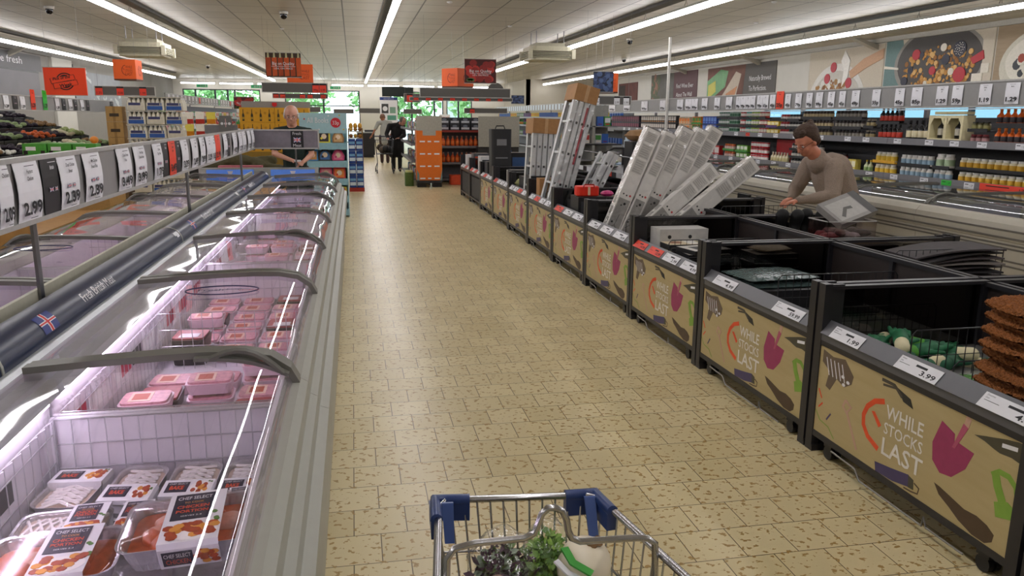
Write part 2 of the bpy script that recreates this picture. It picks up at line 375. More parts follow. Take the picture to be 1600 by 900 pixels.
# ceiling equipment
def cassette(x, y, label):
    t = T('air_conditioner', label, 'air conditioner', (x, y, 2.93))
    mb = MB(); mb.rbox((0,0,.06), (1.0,1.0,.05), .12).rbox((0,0,.30), (1.04,1.04,.10), .14); mb.build('casing', M('c9c5ac', .5), t)
    b = MB(); b.rbox((0,0,.17), (.95,.95,.2), .1); b.build('core', M('6d6a5e', .6), t)
    lv = MB()
    for k in range(5):
        z = .10+.035*k
        for s_ in (-1, 1): lv.bx((0, s_*.53, z), (.95,.05,.014)); lv.bx((s_*.53, 0, z), (.05,.95,.014))
    lv.build('louvre', M('bdb99f', .5), t)
    c = MB()
    for a in (-1, 1):
        for b2 in (-1, 1): c.bx((a*.53, b2*.53, .17), (.09,.09,.22))
    c.build('corner_post', M('c9c5ac', .5), t)
    MB().box(-.36,.36,-.36,.36,.35,.44).build('top_box', M('b5b19a',.5), t)
    for a in (-.34,.34): MB().tube([(a,-.3,.44),(a,-.3,.72)], .012).tube([(a,.3,.44),(a,.3,.72)], .012).build('hanging_rod', STEEL, t)
cassette(-4.46-.45, 21.3, 'cream ceiling air conditioner cassette between the two left light rows')
cassette(4.75, 19.6, 'cream ceiling air conditioner cassette under the fourth light row')
def dome(x, y, label):
    t = T('camera_dome', label, 'security camera', (x, y, 3.495)); MB().lathe([(.09,.1),(.09,.15)], n=16).build('base', M('c8c5bd'), t)
    MB().lathe([(.001,0),(.04,.01),(.065,.04),(.07,.08),(.07,.11)], n=16).build('dome', M('101014', .1), t)
for x, y, l in ((-5.75,17.6,'black camera dome on the ceiling at far left of the left cassette'),(-1.3,17.2,'black camera dome on the ceiling above the carrot sign'),(7.2,20.5,'black camera dome on the ceiling right of the right cassette'),
                (-5.9,36,'small black camera dome far off above the strip window, left one'),(-2.6,37,'small black camera dome far off above the carrot sign, rear one'),(4.6,36,'small black camera dome far off above the strawberry sign'),(9.3,27,'small black camera dome by the rightmost light row')):
    dome(x, y, l)
for x, y in ((.9,14.2),(1.8,15.0),(-1.6,20.5),(3.6,18.5),(-7.0,15.5),(-3.0,13),(7.4,13.5),(8.6,16.4),(4.4,11.3),(-5.6,12.6)):
    tag(MB().lathe([(.03,0),(.05,.015),(.05,.03)], (x,y,ZC-.03), n=12).build('smoke_detector', WHITE), 'small round white detector fixed to the ceiling', 'smoke detector', 'ceiling detectors')
def exit_sign(x, y, l):
    t = T('exit_sign', l, 'exit sign', (x, y, 3.05)); mb = MB().box(-.28,.28,-.02,.02,0,.16); fr = ((0,-.021,0),(1,0,0),(0,0,1))
    mb.stroke([(-.12,.08),(.12,.08)], .03, fr, .002, 1); mb.poly([(-.13,.08),(-.06,.13),(-.06,.03)], fr, .002, 1); mb.stroke([(.18,.03),(.18,.13)], .05, fr, .002, 1)
    mb.build('sign_face', [M('3d9c68', .5, emit=.4), WHITE], t); MB().tube([(-.2,0,.16),(-.2,0,.6)], .006).tube([(.2,0,.16),(.2,0,.6)], .006).build('hanger', STEEL, t)
for x, y, l in ((-7.9,46,'green exit sign hanging left above the high strip window'),(-5.1,46,'green exit sign hanging above the middle of the high strip window'),(-.9,46,'green exit sign hanging left of the white pier'),(4.6,46,'green exit sign hanging above the poster window')):
    exit_sign(x, y, l)
# ---------------------------------------------------------------- meat chiller island (left)
GREYP = M('9a9a90', .42, var=.03); HOOP = M('6c6b64', .4, var=.03); INNER = M('d6d2da', .35, var=.03); LIDGLASS = sheet_glass('lid_glass', (.93,.90,.93), .85, .03, bump=.010, bscale=2.2, ior=1.5, base=.02)
LEDM = emis('chiller_led', (.95, .80, 1.0), 26.0)
XC = -1.0
LIDP = [(.135,.935),(.30,.945),(.46,.952),(.58,.955),(.68,.952),(.75,.938),(.795,.905),(.815,.865)]
RAILP = [(.765,.80),(.765,.850),(.785,.872),(.83,.872),(.850,.860),(.855,.825),(.875,.815),(.88,.785),(.905,.775),(.91,.72),(.885,.70),(.86,.70),(.86,.12),(.82,.12),(.82,.68),(.765,.70)]
def chiller(y0, y1, idx, handle_at):
    tg = .10 if idx < 3 else .04
    t = T('meat_chiller', '%s glass lidded meat chiller of the left island' % ORD[idx], 'chiller', (XC, y0, 0), group=None); L = y1-y0
    body = MB()
    for s in (1, -1): body.sweep([(s*x, z) for x, z in RAILP][::s], .001, L-.001)
    body.box(-.82,.82,.001,L-.001,.06,.5); body.box(-.16,.16,.001,L-.001,.5,.86)
    body.build('cabinet_body', GREYP, t)
    MB().box(-.78,.78,.02,L-.02,0,.06).build('plinth', BLACK, t)
    inn = MB()
    for s in (1,-1):
        a, b = sorted((s*.165, s*.762)); inn.box(a, b, .01, L-.01, .5, .555); inn.box(*sorted((s*.762, s*.75)), .01, L-.01, .555, .80); inn.box(*sorted((s*.165, s*.175)), .01, L-.01, .555, .86)
        inn.box(a, b, .005, .02, .555, .80); inn.box(a, b, L-.02, L-.005, .555, .80)
    inn.build('liner', INNER, t)
    sp = MB()
    for s in (1,-1):
        sp.sweep([(s*x,z) for x,z in [(.075,.86),(.075,.925),(.105,.925),(.105,.94),(.135,.94),(.135,.915),(.16,.905),(.16,.89),(.19,.88),(.20,.86)]][::s], 0, L)
    sp.build('spine_rail', M('c3c8cc', .3, .3, .03), t)
    led = MB()
    for s in (1,-1): led.box(*sorted((s*.168, s*.192)), .05, L-.05, .848, .858)
    led.build('led_strip', LEDM, t)
    tb = MB(); n = 28; cz = .93; g0, g1 = (.004 if idx else 0), L-.004
    tb.sweep([(.075*math.cos(2*PI*k/n), cz+.075*math.sin(2*PI*k/n)) for k in range(n)], .003, L-.003, 0, smooth=True)
    rg = MB(); rg.sweep([(.078*math.cos(2*PI*k/n), cz+.078*math.sin(2*PI*k/n)) for k in range(n)], L-.016, L-.004, 0, smooth=True)
    def curvetext(s_, y_c, h, w, m):           # lettering wrapped round the tube, running away from the viewer
        gv, gf = glyphs(s_); x0 = min(a for a,b in gv); x1 = max(a for a,b in gv)
        vs = []
        for a, b in gv:
            ang = math.radians(38) + (b/.7-.5)*h/.0765
            vs.append((.0765*math.cos(ang), y_c+(a-x0)/(x1-x0)*w-w/2, cz+.0765*math.sin(ang)))
        tb.add(vs, gf, m)
    curvetext('Fresh British Meat', L*.38, .035, .36, 1)
    def patch(pts, m, r=.0765, sub=4):
        for (ya, aa, yb, ab) in pts:
            vs = []; 
            for k in range(sub+1):
                for q in (0,1):
                    an = math.radians(aa+(ab-aa)*k/sub); yy = (ya, yb)[q]; vs.append((r*math.cos(an), yy, cz+r*math.sin(an)))
            tb.add(vs, [(2*k,2*k+1,2*k+3,2*k+2) for k in range(sub)], m)
    for fy in (.16,):                      # flag emblem
        yc = fy*L; patch([(yc-.06,14,yc+.06,62)], 2, .0762)
        patch([(yc-.06,34,yc+.06,42),(yc-.012,14,yc+.012,62)], 1, .0766); patch([(yc-.06,36,yc+.06,40),(yc-.007,14,yc+.007,62)], 3, .077)
    yc = -.02+L; patch([(yc-.10,34,yc-.01,50),(yc-.07,26,yc-.045,34),(yc-.04,26,yc-.015,34)], 1, .0766)
    tb.build('canopy_tube', [NAVY, PAPER, M('1d2f7a',.5), RED], t); rg.build('joint_ring', M('a9aaa2', .3), t)
    cs = MB(); cs.box(-.112,-.098,0,L,.94,1.0); cs.build('backing_strip', M('b5b2a0', .5), t)
    nl = 1 if idx == 0 else 2
    for s in (1,-1):
        P = [(s*x,z) for x,z in LIDP]
        for k in range(nl):
            a, b = L*k/nl, L*(k+1)/nl
            dz = .006 if k else 0
            g = MB(); g.sweep([(x,z+dz) for x,z in P][::s], a+.004, b-.004, 0, closed=False, smooth=True); lid = g.build('glass_lid', LIDGLASS, t)
            h = MB()
            Q = [(x,z+dz) for x,z in P]
            if s < 0: Q = Q[::-1]
            h.ribbon(Q, b-.042, b-.002, .018); h.build('lid_frame', HOOP, lid); h = MB(); h.ribbon(Q, a+.002, a+.032, .014); h.build('lid_frame', HOOP, lid)
            if k == handle_at:
                hh = MB()
                for yo in (b-.03, ):
                    arc = [(s*(.60+.19*q/8), .958+dz+.028*math.sin(PI*q/8)-.05*(q/8)**2.4) for q in range(9)]
                    hh.tube([(x, yo-.03, z) for x,z in arc], .009, n=6); hh.ribbon([(s*(.56+.24*q/8), .953+dz-.055*(q/8)**2.6) for q in range(9)][::s], yo-.036, yo-.012, .010)
                hh.build('lid_handle', HOOP, lid)
    wires = MB()
    for s in (1,-1):
        x = s*.185
        for k in range(int(L/.05)): wires.tube([(x, .04+.05*k, .56),(x, .04+.05*k, .80),(x+s*.02, .04+.05*k, .815)], .0016, n=3)
        for z in (.60,.68,.76,.80): wires.tube([(x,.03,z),(x,L-.03,z)], .0022, n=3)
        for yy in (.03, L/2, L-.03):
            for k in range(14): wires.tube([(s*(.19+.042*k), yy, .56),(s*(.19+.042*k), yy, .80)], .0018, n=3)
            for z in (.66,.73,.80): wires.tube([(s*.19, yy, z),(s*.75, yy, z)], .0022, n=3)
    wires.build('wire_basket', M('c6c6cc', .3, .6), t)
    st = MB(); r = random.Random(idx)
    for s in (1,-1):
        y = .05
        while y < L-.2:
            w = r.choice((.08,.12,.15)); st.box(*sorted((s*.178, s*.181)), y, y+w, .70, .755, r.choice((0,1,0,1,2))); y += w+r.choice((.0,.03,.1))
    st.build('price_strip', [M('c2214a',.5), PAPER, DARK], t)
    mb = MB()      # oval sticker on far lid
    return t
CH = [(-.07,2.2,0,0),(2.2,4.48,1,1),(4.48,6.75,2,1),(6.75,9.05,3,1)]
for a, b, i, h in CH: chiller(a, b, i, h)
# oval stickers printed on two lids
def oval(x, y, z, label):
    mb = MB(); fr = ((x,y,z),(1,0,0),(0,1,0)); n = 32
    ring = [(.13*math.cos(2*PI*k/n), .075*math.sin(2*PI*k/n)) for k in range(n)]
    mb.tube([Vector((x+a, y+b, z)) for a,b in ring], .0028, 0, n=4, closed=True)
    mb.text('Fresh', fr, .03, 0, at=(-.085,-.012)); mb.text('keep', fr, .02, 0, at=(.015,.0)); mb.text('closed', fr, .02, 1, at=(.06,-.02))
    tag(mb.build('lid_sticker', [M('2a2d55',.5), M('c8423e',.5)]), label, 'sticker')
oval(-.50, 3.02, .9605, 'oval blue outlined sticker on the second chiller lid beside the aisle')
oval(-1.50, 4.15, .9605, 'oval outlined sticker on the chiller lid left of the navy tube')
# end chiller across the head of the island
def end_chiller():
    t = T('end_chiller', 'low transverse chiller with blue lit header at the far end of the left island', 'chiller', (-1.04, 9.2, 0))
    MB().box(-.64,.64,0,.95,.08,.80).build('cabinet_body', GREYP, t); MB().box(-.6,.6,.03,.9,0,.08).build('plinth', BLACK, t)
    h = MB(); h.box(-.64,.64,-.01,.03,.92,1.03); h.box(-.6,-.57,0,.02,.8,.92); h.box(.57,.6,0,.02,.8,.92); h.build('header_frame', M('a5a49c',.4), t)
    for a, b in ((-.56,-.06),(.12,.6)):
        mb = MB().box(a,b,-.016,-.008,.94,1.01); c = (a+b)/2; fr = ((c,-.017,.975),(1,0,0),(0,0,1)); mb.poly([(-.03,.02),(.03,.02),(.02,-.01),(0,-.025),(-.02,-.01)], fr, .002, 1)
        mb.build('blue_panel', [M('4a6fb5', .4, emit=.5), PAPER], t)
    MB().sweep([(-.6,.80),(-.6,.86),(.45,.88),(.58,.84),(.6,.80)], .06,.93,0).build('glass_lid', sheet_glass('lid_flat', (.8,.8,.85), .9), t)
end_chiller()

# price board above the chillers
def price_card(w, h, lines, price, col=PAPER, jackf=False, curl=.01, dark=False):
    """card hanging in the local YZ plane facing +x, centred"""
    mb = MB(); n = 6
    vs = []
    for k in range(n+1):
        z = -h/2+h*k/n; x = curl*math.sin(PI*k/n)*.8+.001
        vs += [(x,-w/2,z),(x,w/2,z)]
    mb.add(vs, [(2*k,2*k+1,2*k+3,2*k+2) for k in range(n)], 0)
    mb.add([(a-.0015,b,c) for a,b,c in vs], [(2*k,2*k+2,2*k+3,2*k+1) for k in range(n)], 0)
    fr = ((curl*.8+.0035,0,0),(0,-1,0),(0,0,1))
    mt = 1
    fr = ((curl*.8+.0035,0,0),(0,1,0),(0,0,1))
    mb.poly([(-w*.2,h*.42),(w*.2,h*.42),(w*.2,h*.43),(-w*.2,h*.43)], fr, .0005, mt)
    z = h*.30
    for ln in lines:
        hh = h*.065; gv,_ = glyphs(ln); wd = min(w*.86, (max(a for a,b in gv)-min(a for a,b in gv))*hh/.7*.85)
        mb.text(ln, fr, hh, mt, width=wd, at=(0,z), align='c', bold=.02); z -= h*.115
    if jackf: jack(mb, (-w*.12, -h*.06), w*.2, h*.07, fr, 2, 3, 4, .0006); jack(mb, (w*.14, -h*.06), w*.14, h*.07, fr, 2, 3, 4, .0006)
    if price:
        gv,_ = glyphs(price); mb.text(price, fr, h*.20, mt, width=w*.80, at=(0,-h*.37), align='c', bold=.035)
        mb.poly([(-w*.15,-h*.44),(w*.15,-h*.44),(w*.15,-h*.43),(-w*.15,-h*.43)], fr, .0005, mt)
    return mb, [col, PAPER if dark else INK, M('1d2f7a',.5), PAPER, RED]
def board(name, label, cat, x, y0, y1, z0, z1, dep=.02, mat=None):
    t = T(name, label, cat, (x, (y0+y1)/2, z0)); h = z1-z0; L = (y1-y0)/2
    MB().box(-dep/2,dep/2,-L,L,0,h).build('panel', mat or RAIL, t)
    MB().box(-dep/2-.006,dep/2+.006,-L,L,-.008,.008).box(-dep/2-.006,dep/2+.006,-L,L,h-.008,h+.008).build('edge_rail', M('a9a8a4',.4), t)
    return t
t = board('price_board', 'long grey price board on posts above the meat chiller spine', 'sign', -1.09, 1.9, 9.2, 1.24, 1.45)
for y_ in (-2.6,0,2.6): MB().tube([(0,y_,-.30),(0,y_,0)], .012).build('post', STEEL, t)
BC = [((2.66,2.76),['Chicken'],'2.09',0,''),((2.8,3.0),['Hunters','Chicken'],'2.99',0,''),((3.03,3.21),['British'],'',1,'k'),((3.19,3.39),['Diced Chicken','Breast'],'2.39',1,''),((3.47,3.69),['Mini Chicken','Breast Fillets'],'2.39',1,''),
 ((3.94,4.16),['Chicken Breast','Fillets'],'3.49',1,''),((4.23,4.45),['Free Range','Chicken Breast'],'3.99',1,''),((4.62,4.82),['Chicken','Thigh Fillets'],'1.79',1,''),((4.84,4.98),['Fresh'],'',1,'k'),((4.99,5.17),['Special','Offer'],'3.49',0,'r'),
 ((5.18,5.32),['Fresh'],'',1,'k'),((5.34,5.54),['Chicken','Leg'],'3.39',0,''),((5.67,5.87),['Turkey','Mince'],'2.49',0,''),((5.97,6.16),['Turkey','Steaks'],'2.99',0,''),((6.22,6.42),['Lamb','Mince'],'3.29',0,''),((6.43,6.6),['Beef','Mince'],'1.69',0,''),
 ((6.62,6.85),['Offer'],'2.19',0,'r'),((7.02,7.22),['Pork','Chops'],'1.89',0,''),((7.23,7.4),['British'],'',1,'k'),((7.56,7.8),['Bacon','Joint'],'4.29',0,''),((7.93,8.16),['Pork','Loin'],'2.79',0,''),((8.2,8.44),['Gammon'],'3.19',0,''),((8.6,8.84),['Sausage'],'1.29',0,''),((8.92,9.15),['Burgers'],'1.59',0,'')]
for i, ((a, b), ln, pr, jf, kd) in enumerate(BC):
    col = {'': PAPER, 'k': M('1c1b1e',.5), 'r': M('f0431e',.5,var=.02)}[kd]
    mb, ms = price_card(b-a, .20, ln, pr, col, jf, .014 if kd == '' else .006, kd == 'k')
    o = mb.build('price_card', ms, loc=(-1.078+(.004 if kd=='r' else 0), (a+b)/2, 1.345))
    nm = {'': 'white', 'k': 'black flag', 'r': 'orange'}[kd]
    lb = '%s price card %s on the long grey board, %s' % (nm, ('reading '+ln[0]+(' '+pr if pr else '')), 'card number %d away from the camera' % (i+1) if i > 1 else 'at its near end')
    tag(o, ('%s price card reading "%s%s" on the long grey board' % (nm, ' '.join(ln), ' '+pr if pr else '')) + (', beside %s' % BC[i-1][1][0] if kd == 'k' else ''), 'price card')
t = T('header_board', 'grey cross board reading Fresh Meat at the far end of the chiller island', 'sign', (-.74, 9.22, 1.24))
MB().box(-.34,.35,-.012,.012,0,.20).build('panel', M('7d7880', .5), t)
MB().box(-.35,.36,-.02,.02,-.006,.01).box(-.35,.36,-.02,.02,.195,.21).box(.345,.36,-.02,.02,0,.2).build('edge_rail', M('b5b4b0',.4), t)
mb = MB().box(.055,.19,-.018,-.012,.005,.195); fr = ((.122,-.0185,0),(1,0,0),(0,0,1)); mb.text('Fresh', fr, .032, 1, at=(0,.15), align='c', width=.09); mb.text('Meat', fr, .032, 1, at=(0,.02), align='c', width=.09)
jack(mb, (0,.095), .075, .05, fr, 2, 1, 3); mb.build('sign_plate', [M('1c1b1e',.5), PAPER, M('1d2f7a'), RED], t)
MB().tube([(.1,0,-.2),(.1,0,0)], .01).build('post', STEEL, t)

# ready meal trays in the nearest chiller, seen through the lid
FOIL = M('d0d0d4', .28, .75, .08, 60, bump=.3); CLEAR = sheet_glass('tray_film', (.97,.97,.97), .9, .10, base=.03)
SLV = PAPER
def foil_tray(name, label, loc, rz, sx=.19, sy=.14, h=.045, food='white', sleeve=(.3,.75), rot=(0,0), cat='ready meal', group=None, big=False):
    t = T(name, label, cat, loc, rz, group); t.rotation_euler = (rot[0], rot[1], rz)
    def ring(w, d, z, r=.035, seg=5, crimp=0):
        pts = []
        for cx, cy, a0 in ((1,1,0),(-1,1,90),(-1,-1,180),(1,-1,270)):
            for k in range(seg+1):
                a = math.radians(a0+90*k/seg); pts.append((cx*(w/2-r)+r*math.cos(a), cy*(d/2-r)+r*math.sin(a), z))
        out = []
        for i in range(len(pts)):
            p, q = pts[i], pts[(i+1)%len(pts)]; l = math.dist(p, q); n = max(1, int(l/.008))
            for j in range(n): out.append((p[0]+(q[0]-p[0])*j/n, p[1]+(q[1]-p[1])*j/n, z))
        if crimp: out = [(x*(1-crimp*(i % 2)), y*(1-crimp*(i % 2)), z) for i, (x,y,z) in enumerate(out)]
        return out
    r0 = ring(sx*.84, sy*.80, 0, .03, crimp=.0); rings = []
    def lerp(R, k, z, c): # scale ring
        return [(x*k*(1-c*(i%2)), y*k*(1-c*(i%2)), z) for i,(x,y,_z) in enumerate(R)]
    base = ring(sx, sy, h)
    RR = [lerp(base,.84,0,.02), lerp(base,.90,h*.5,.03), lerp(base,.94,h*.92,.02), lerp(base,1,h,0), lerp(base,1.005,h+.003,0), lerp(base,.95,h+.001,0), lerp(base,.88,h*.35,0)]
    n = len(base); vs = [p for R in RR for p in R]; fs = []
    for k in range(len(RR)-1): fs += [(k*n+i, k*n+(i+1)%n, (k+1)*n+(i+1)%n, (k+1)*n+i) for i in range(n)]
    fs += [tuple(range(n-1,-1,-1)), tuple((len(RR)-1)*n+i for i in range(n))]
    MB().add(vs, fs, 0).build('foil_tray', FOIL, t)
    f = MB(); r = random.Random(label)
    if food == 'white':
        f.rbox((0,0,h*.62),(sx*.90,sy*.88,h*.3),.03,0)
        for k in range(7):
            u = -.33+.66*k/6
            if sx > sy: A_, B_ = (u*sx-.02,-sy*.33), (u*sx+.02,sy*.33); A2, B2 = (u*sx+.02,-sy*.33), (u*sx-.02,sy*.33)
            else: A_, B_ = (-sx*.33,u*sy-.02), (sx*.33,u*sy+.02); A2, B2 = (-sx*.33,u*sy+.02), (sx*.33,u*sy-.02)
            for P_, Q_ in ((A_,B_),(A2,B2)): f.tube([(*P_,h*.86),((P_[0]+Q_[0])/2,(P_[1]+Q_[1])/2,h*1.05),(*Q_,h*.86)], .0045, 1, n=5)
        f.build('food', [M('cfb9a8',.6,var=.1), M('f0eae8',.5)], t)
    else:
        for k in range(9): f.ell((r.uniform(-.27,.27)*sx, r.uniform(-.22,.22)*sy, h*.68), (.036,.028,.018), k % 2, 8, 6, Matrix.Rotation(r.uniform(0,3),3,'Z'))
        f.rbox((0,0,h*.5),(sx*.88,sy*.84,h*.2),.03,0); f.build('food', [M('b5542c',.45,var=.25,sc=60), M('c98a74',.4,var=.2,sc=60)], t)
    lid = MB(); lr = lerp(base,.985,h+.004,0); hi = lerp(base,.93,h+.012,0); lid.add(lr+hi, [(i,(i+1)%n,(i+1)%n+n,i+n) for i in range(n)]+[tuple(range(n,2*n))], 0, True); lid.build('clear_lid', CLEAR, t)
    ax, a, b = sleeve; zt = h+.0135; s = MB()
    if ax == 'x': x0 = -sx/2+sx*a; w = sx*(b-a); d = sy; Ys = ((-sy*.43,.0),(-sy*.515,h),(-sy*.50,zt),(sy*.50,zt),(sy*.515,h),(sy*.43,0))
    else: x0 = -sy/2+sy*a; w = sy*(b-a); d = sx; Ys = ((-sx*.43,.0),(-sx*.515,h),(-sx*.50,zt),(sx*.50,zt),(sx*.515,h),(sx*.43,0))
    x1 = x0+w
    if ax == 'x':
        s.add([(x,y,z) for x in (x0,x1) for y,z in Ys], [(k,k+1,k+7,k+6) for k in range(5)]+[(5,0,6,11)], 0); fr = ((x0,-sy*.5,zt+.0006),(1,0,0),(0,1,0))
        s.poly([(w*.10,d*.42),(w*.80,d*.42),(w*.80,d*.95),(w*.10,d*.95)], fr, .0004, 1)
        s.text('CHEF SELECT', fr, .013 if big else .008, 0, width=w*.60, at=(w*.45,d*.83), align='c', th=.001); s.text('TO COOK', fr, .008, 4, width=w*.34, at=(w*.45,d*.75), align='c', th=.001)
        s.text('CHICKEN', fr, .012, 2, width=w*.56, at=(w*.45,d*.65), align='c', th=.001, bold=.03); s.text('PORTION', fr, .011, 2, width=w*.56, at=(w*.45,d*.56), align='c', th=.001, bold=.03); s.text('SERVES 3-4', fr, .005, 0, width=w*.36, at=(w*.45,d*.48), align='c', th=.001)
        s.disc((w*.55,d*.18), w*.42, fr, .0003, 5, 20, d*.16)
        for k in range(26): s.disc((w*r.uniform(.12,.90), d*r.uniform(.08,.34)), w*.10, fr, .0006+.00004*k, 3 if k % 3 else 4, 7, d*.05)
        for k in range(5): s.disc((w*r.uniform(.82,.97), d*r.uniform(.3,.6)), w*.05, fr, .0005+.00003*k, 6, 7)
        frf = (Vector((x0,-sy*.43-.0012,0)), (1,0,0), Vector((0,-sy*.085,h))/h)
        s.poly([(w*.06,h*.14),(w*.56,h*.14),(w*.56,h*.88),(w*.06,h*.88)], frf, .0004, 1); s.text('CHEF SELECT', frf, h*.2, 0, width=w*.44, at=(w*.31,h*.58), align='c', th=.001); s.text('CHICKEN', frf, h*.24, 2, width=w*.40, at=(w*.31,h*.24), align='c', th=.001)
        for k in range(12): s.disc((w*r.uniform(.62,.94), h*r.uniform(.2,.8)), w*.08, frf, .0005+.00004*k, 3 if k % 3 else 4, 7, h*.12)
    else:
        s.add([(y,x,z) for x in (x0,x1) for y,z in Ys], [(k,k+6,k+7,k+1) for k in range(5)]+[(5,11,6,0)], 0); fr = ((-sx*.5,x0,zt+.0006),(1,0,0),(0,1,0))
        s.poly([(d*.08,w*.22),(d*.52,w*.22),(d*.52,w*.84),(d*.08,w*.84)], fr, .0004, 1); s.text('CHEF SELECT', fr, w*.10, 0, width=d*.36, at=(d*.30,w*.68), align='c', th=.001); s.text('BAKE', fr, w*.22, 2, width=d*.28, at=(d*.30,w*.38), align='c', th=.001, bold=.04)
        s.disc((d*.76,w*.5), d*.20, fr, .0003, 5, 16, w*.40)
        for k in range(14): s.disc((d*r.uniform(.62,.90), w*r.uniform(.22,.8)), d*.05, fr, .0006+.00004*k, 3 if k % 3 else 4, 7, w*.12)
        for k in range(4): s.disc((d*r.uniform(.84,.97), w*r.uniform(.6,.95)), d*.025, fr, .0005+.00003*k, 6, 7)
        s.add([(-sx*.5,x0-.0006,zt),(sx*.5,x0-.0006,zt),(sx*.47,x0-.0012,h*.5),(-sx*.47,x0-.0012,h*.5)], [(3,2,1,0)], 0)
    s.build('card_sleeve', [SLV, M('26263a',.5), M('c94a2c',.5), M('a5431f',.45,var=.25,sc=80), M('d9963c',.5), M('f2eeec',.5), M('55803a',.5)], t)
    return t
Z0 = .557
def tray(x, y, z, label, sx, sy, h=.045, food='white', band=('x',.3,.75), rz=0, rot=(0,0), big=False):
    return foil_tray('ready_meal_tray', label, (x, y, z), rz, sx, sy, h, food, band, rot, big=big)
L2 = Z0+.047
tray(-.745,2.055,L2,'foil ready meal tray in the rear left corner with its sleeve at the back', .135,.20, band=('y',.60,.98), rz=-.10)
tray(-.590,2.060,L2,'foil ready meal tray in the back row, second from the left', .125,.19, band=('y',.02,.42), rz=-.12, rot=(.10,0))
tray(-.448,2.060,L2,'foil ready meal tray in the back row, third from the left', .125,.19, band=('y',.02,.42), rz=-.08, rot=(.10,0))
tray(-.312,2.050,L2,'foil ready meal tray in the back row at the right end', .12,.19, band=('y',.02,.42), rz=-.05, rot=(.10,0))
tray(-.705,1.865,L2,'foil lattice topped ready meal tray at the left beside the wire basket', .205,.15, band=('x',.55,.95), rz=.05)
tray(-.485,1.870,L2,'foil ready meal tray half hidden behind the big chicken tray', .20,.14, band=('x',.02,.36), rz=.02)
tray(-.375,1.70,L2+.062,'large tilted foil tray of chicken with bold white sleeve on top of the pile', .29,.205,.055,'meat', ('x',.30,.72), rz=.04, rot=(.06,-.03), big=True)
tray(-.65,1.655,L2+.035,'large foil chicken tray at the front left with black title block', .27,.19,.05,'meat', ('x',.40,.80), rz=.05, rot=(.03,0), big=True)
tray(-.285,1.915,L2,'foil chicken tray wedged at the right against the rail', .13,.12,.045,'meat', ('x',.1,.5), rz=.1)
tray(-.36,1.44,L2,'foil tray of chicken in the front right corner of the pile', .25,.18,.05,'meat', ('x',.3,.7))
tray(-.68,1.42,L2,'foil tray of chicken in the front left corner of the pile', .25,.18,.05,'meat', ('x',.3,.7))
for x, y in ((-.745,2.05),(-.59,2.05),(-.45,2.05),(-.31,2.05),(-.71,1.87),(-.49,1.87),(-.30,1.90),(-.36,1.70),(-.65,1.66),(-.50,1.72),(-.36,1.45),(-.68,1.43)):
    tag(MB().rbox((0,0,.022),(.11,.12,.044),.03,0,top=1.1).build('meal_tray', FOIL, loc=(x,y,Z0)), 'foil tray hidden under the ready meals in the near chiller', 'ready meal', 'lower layer of foil trays')
# pink meat packs further along
def meat_pack():
    mb = MB(); mb.rbox((0,0,.02),(.145,.12,.04),.02,0,top=1.12); mb.rbox((0,0,.042),(.148,.12,.012),.02,1); mb.box(-.05,.02,-.045,.045,.0485,.0495,2); mb.box(-.04,.01,-.03,.03,.0496,.0500,3)
    return mb.mesh('meat_pack', [M('dcc3cf',.3,var=.05), M('cf97a2',.4,var=.25,sc=60), M('e7c9b8',.5), M('b5553a',.5)])
mp = meat_pack(); r = random.Random(3)
mesh2 = MB().rbox((0,0,.025),(.13,.16,.05),.02,0,top=1.1).rbox((0,0,.052),(.13,.15,.01),.02,1).box(-.04,.04,-.06,.0,.0575,.0585,2).mesh('meat_pack', [M('2a2226',.35), M('9c3f46',.4,var=.25,sc=60), PAPER])
def packs(side, y0, y1, lab, grp, dens=1):
    y = y0
    while y < y1:
        for k in range(3):
            if r.random() > dens: continue
            x = XC+side*(.283+.174*k)
            hgt = Z0 + r.choice((0,.052,.052,.104)) 
            zz = Z0
            while zz <= hgt+1e-4:
                o = bpy.data.objects.new('meat_pack', mp if (k+int(y*7)) % 4 else mesh2); C.objects.link(o); o.location = (x+r.uniform(-.004,.004), y, zz); o.rotation_euler = (0,0,r.uniform(-.05,.05))
                tag(o, lab, 'meat pack', grp); zz += .0605
        y += .185
packs(1, 2.34, 3.25, 'pink plastic meat pack under the second lid beside the aisle', 'meat packs, second lid', .95)
packs(1, 3.48, 4.42, 'pink plastic meat pack under the third lid beside the aisle', 'meat packs, third lid', .9)
packs(1, 4.62, 5.55, 'pink plastic meat pack under the fourth lid beside the aisle', 'meat packs, fourth lid', .9)
packs(1, 5.75, 9.0, 'pink plastic meat pack under the far lids beside the aisle', 'meat packs, far lids', .6)
packs(-1, 3.2, 8.9, 'pink plastic meat pack under the lids left of the navy tube', 'meat packs left of tube', .5)
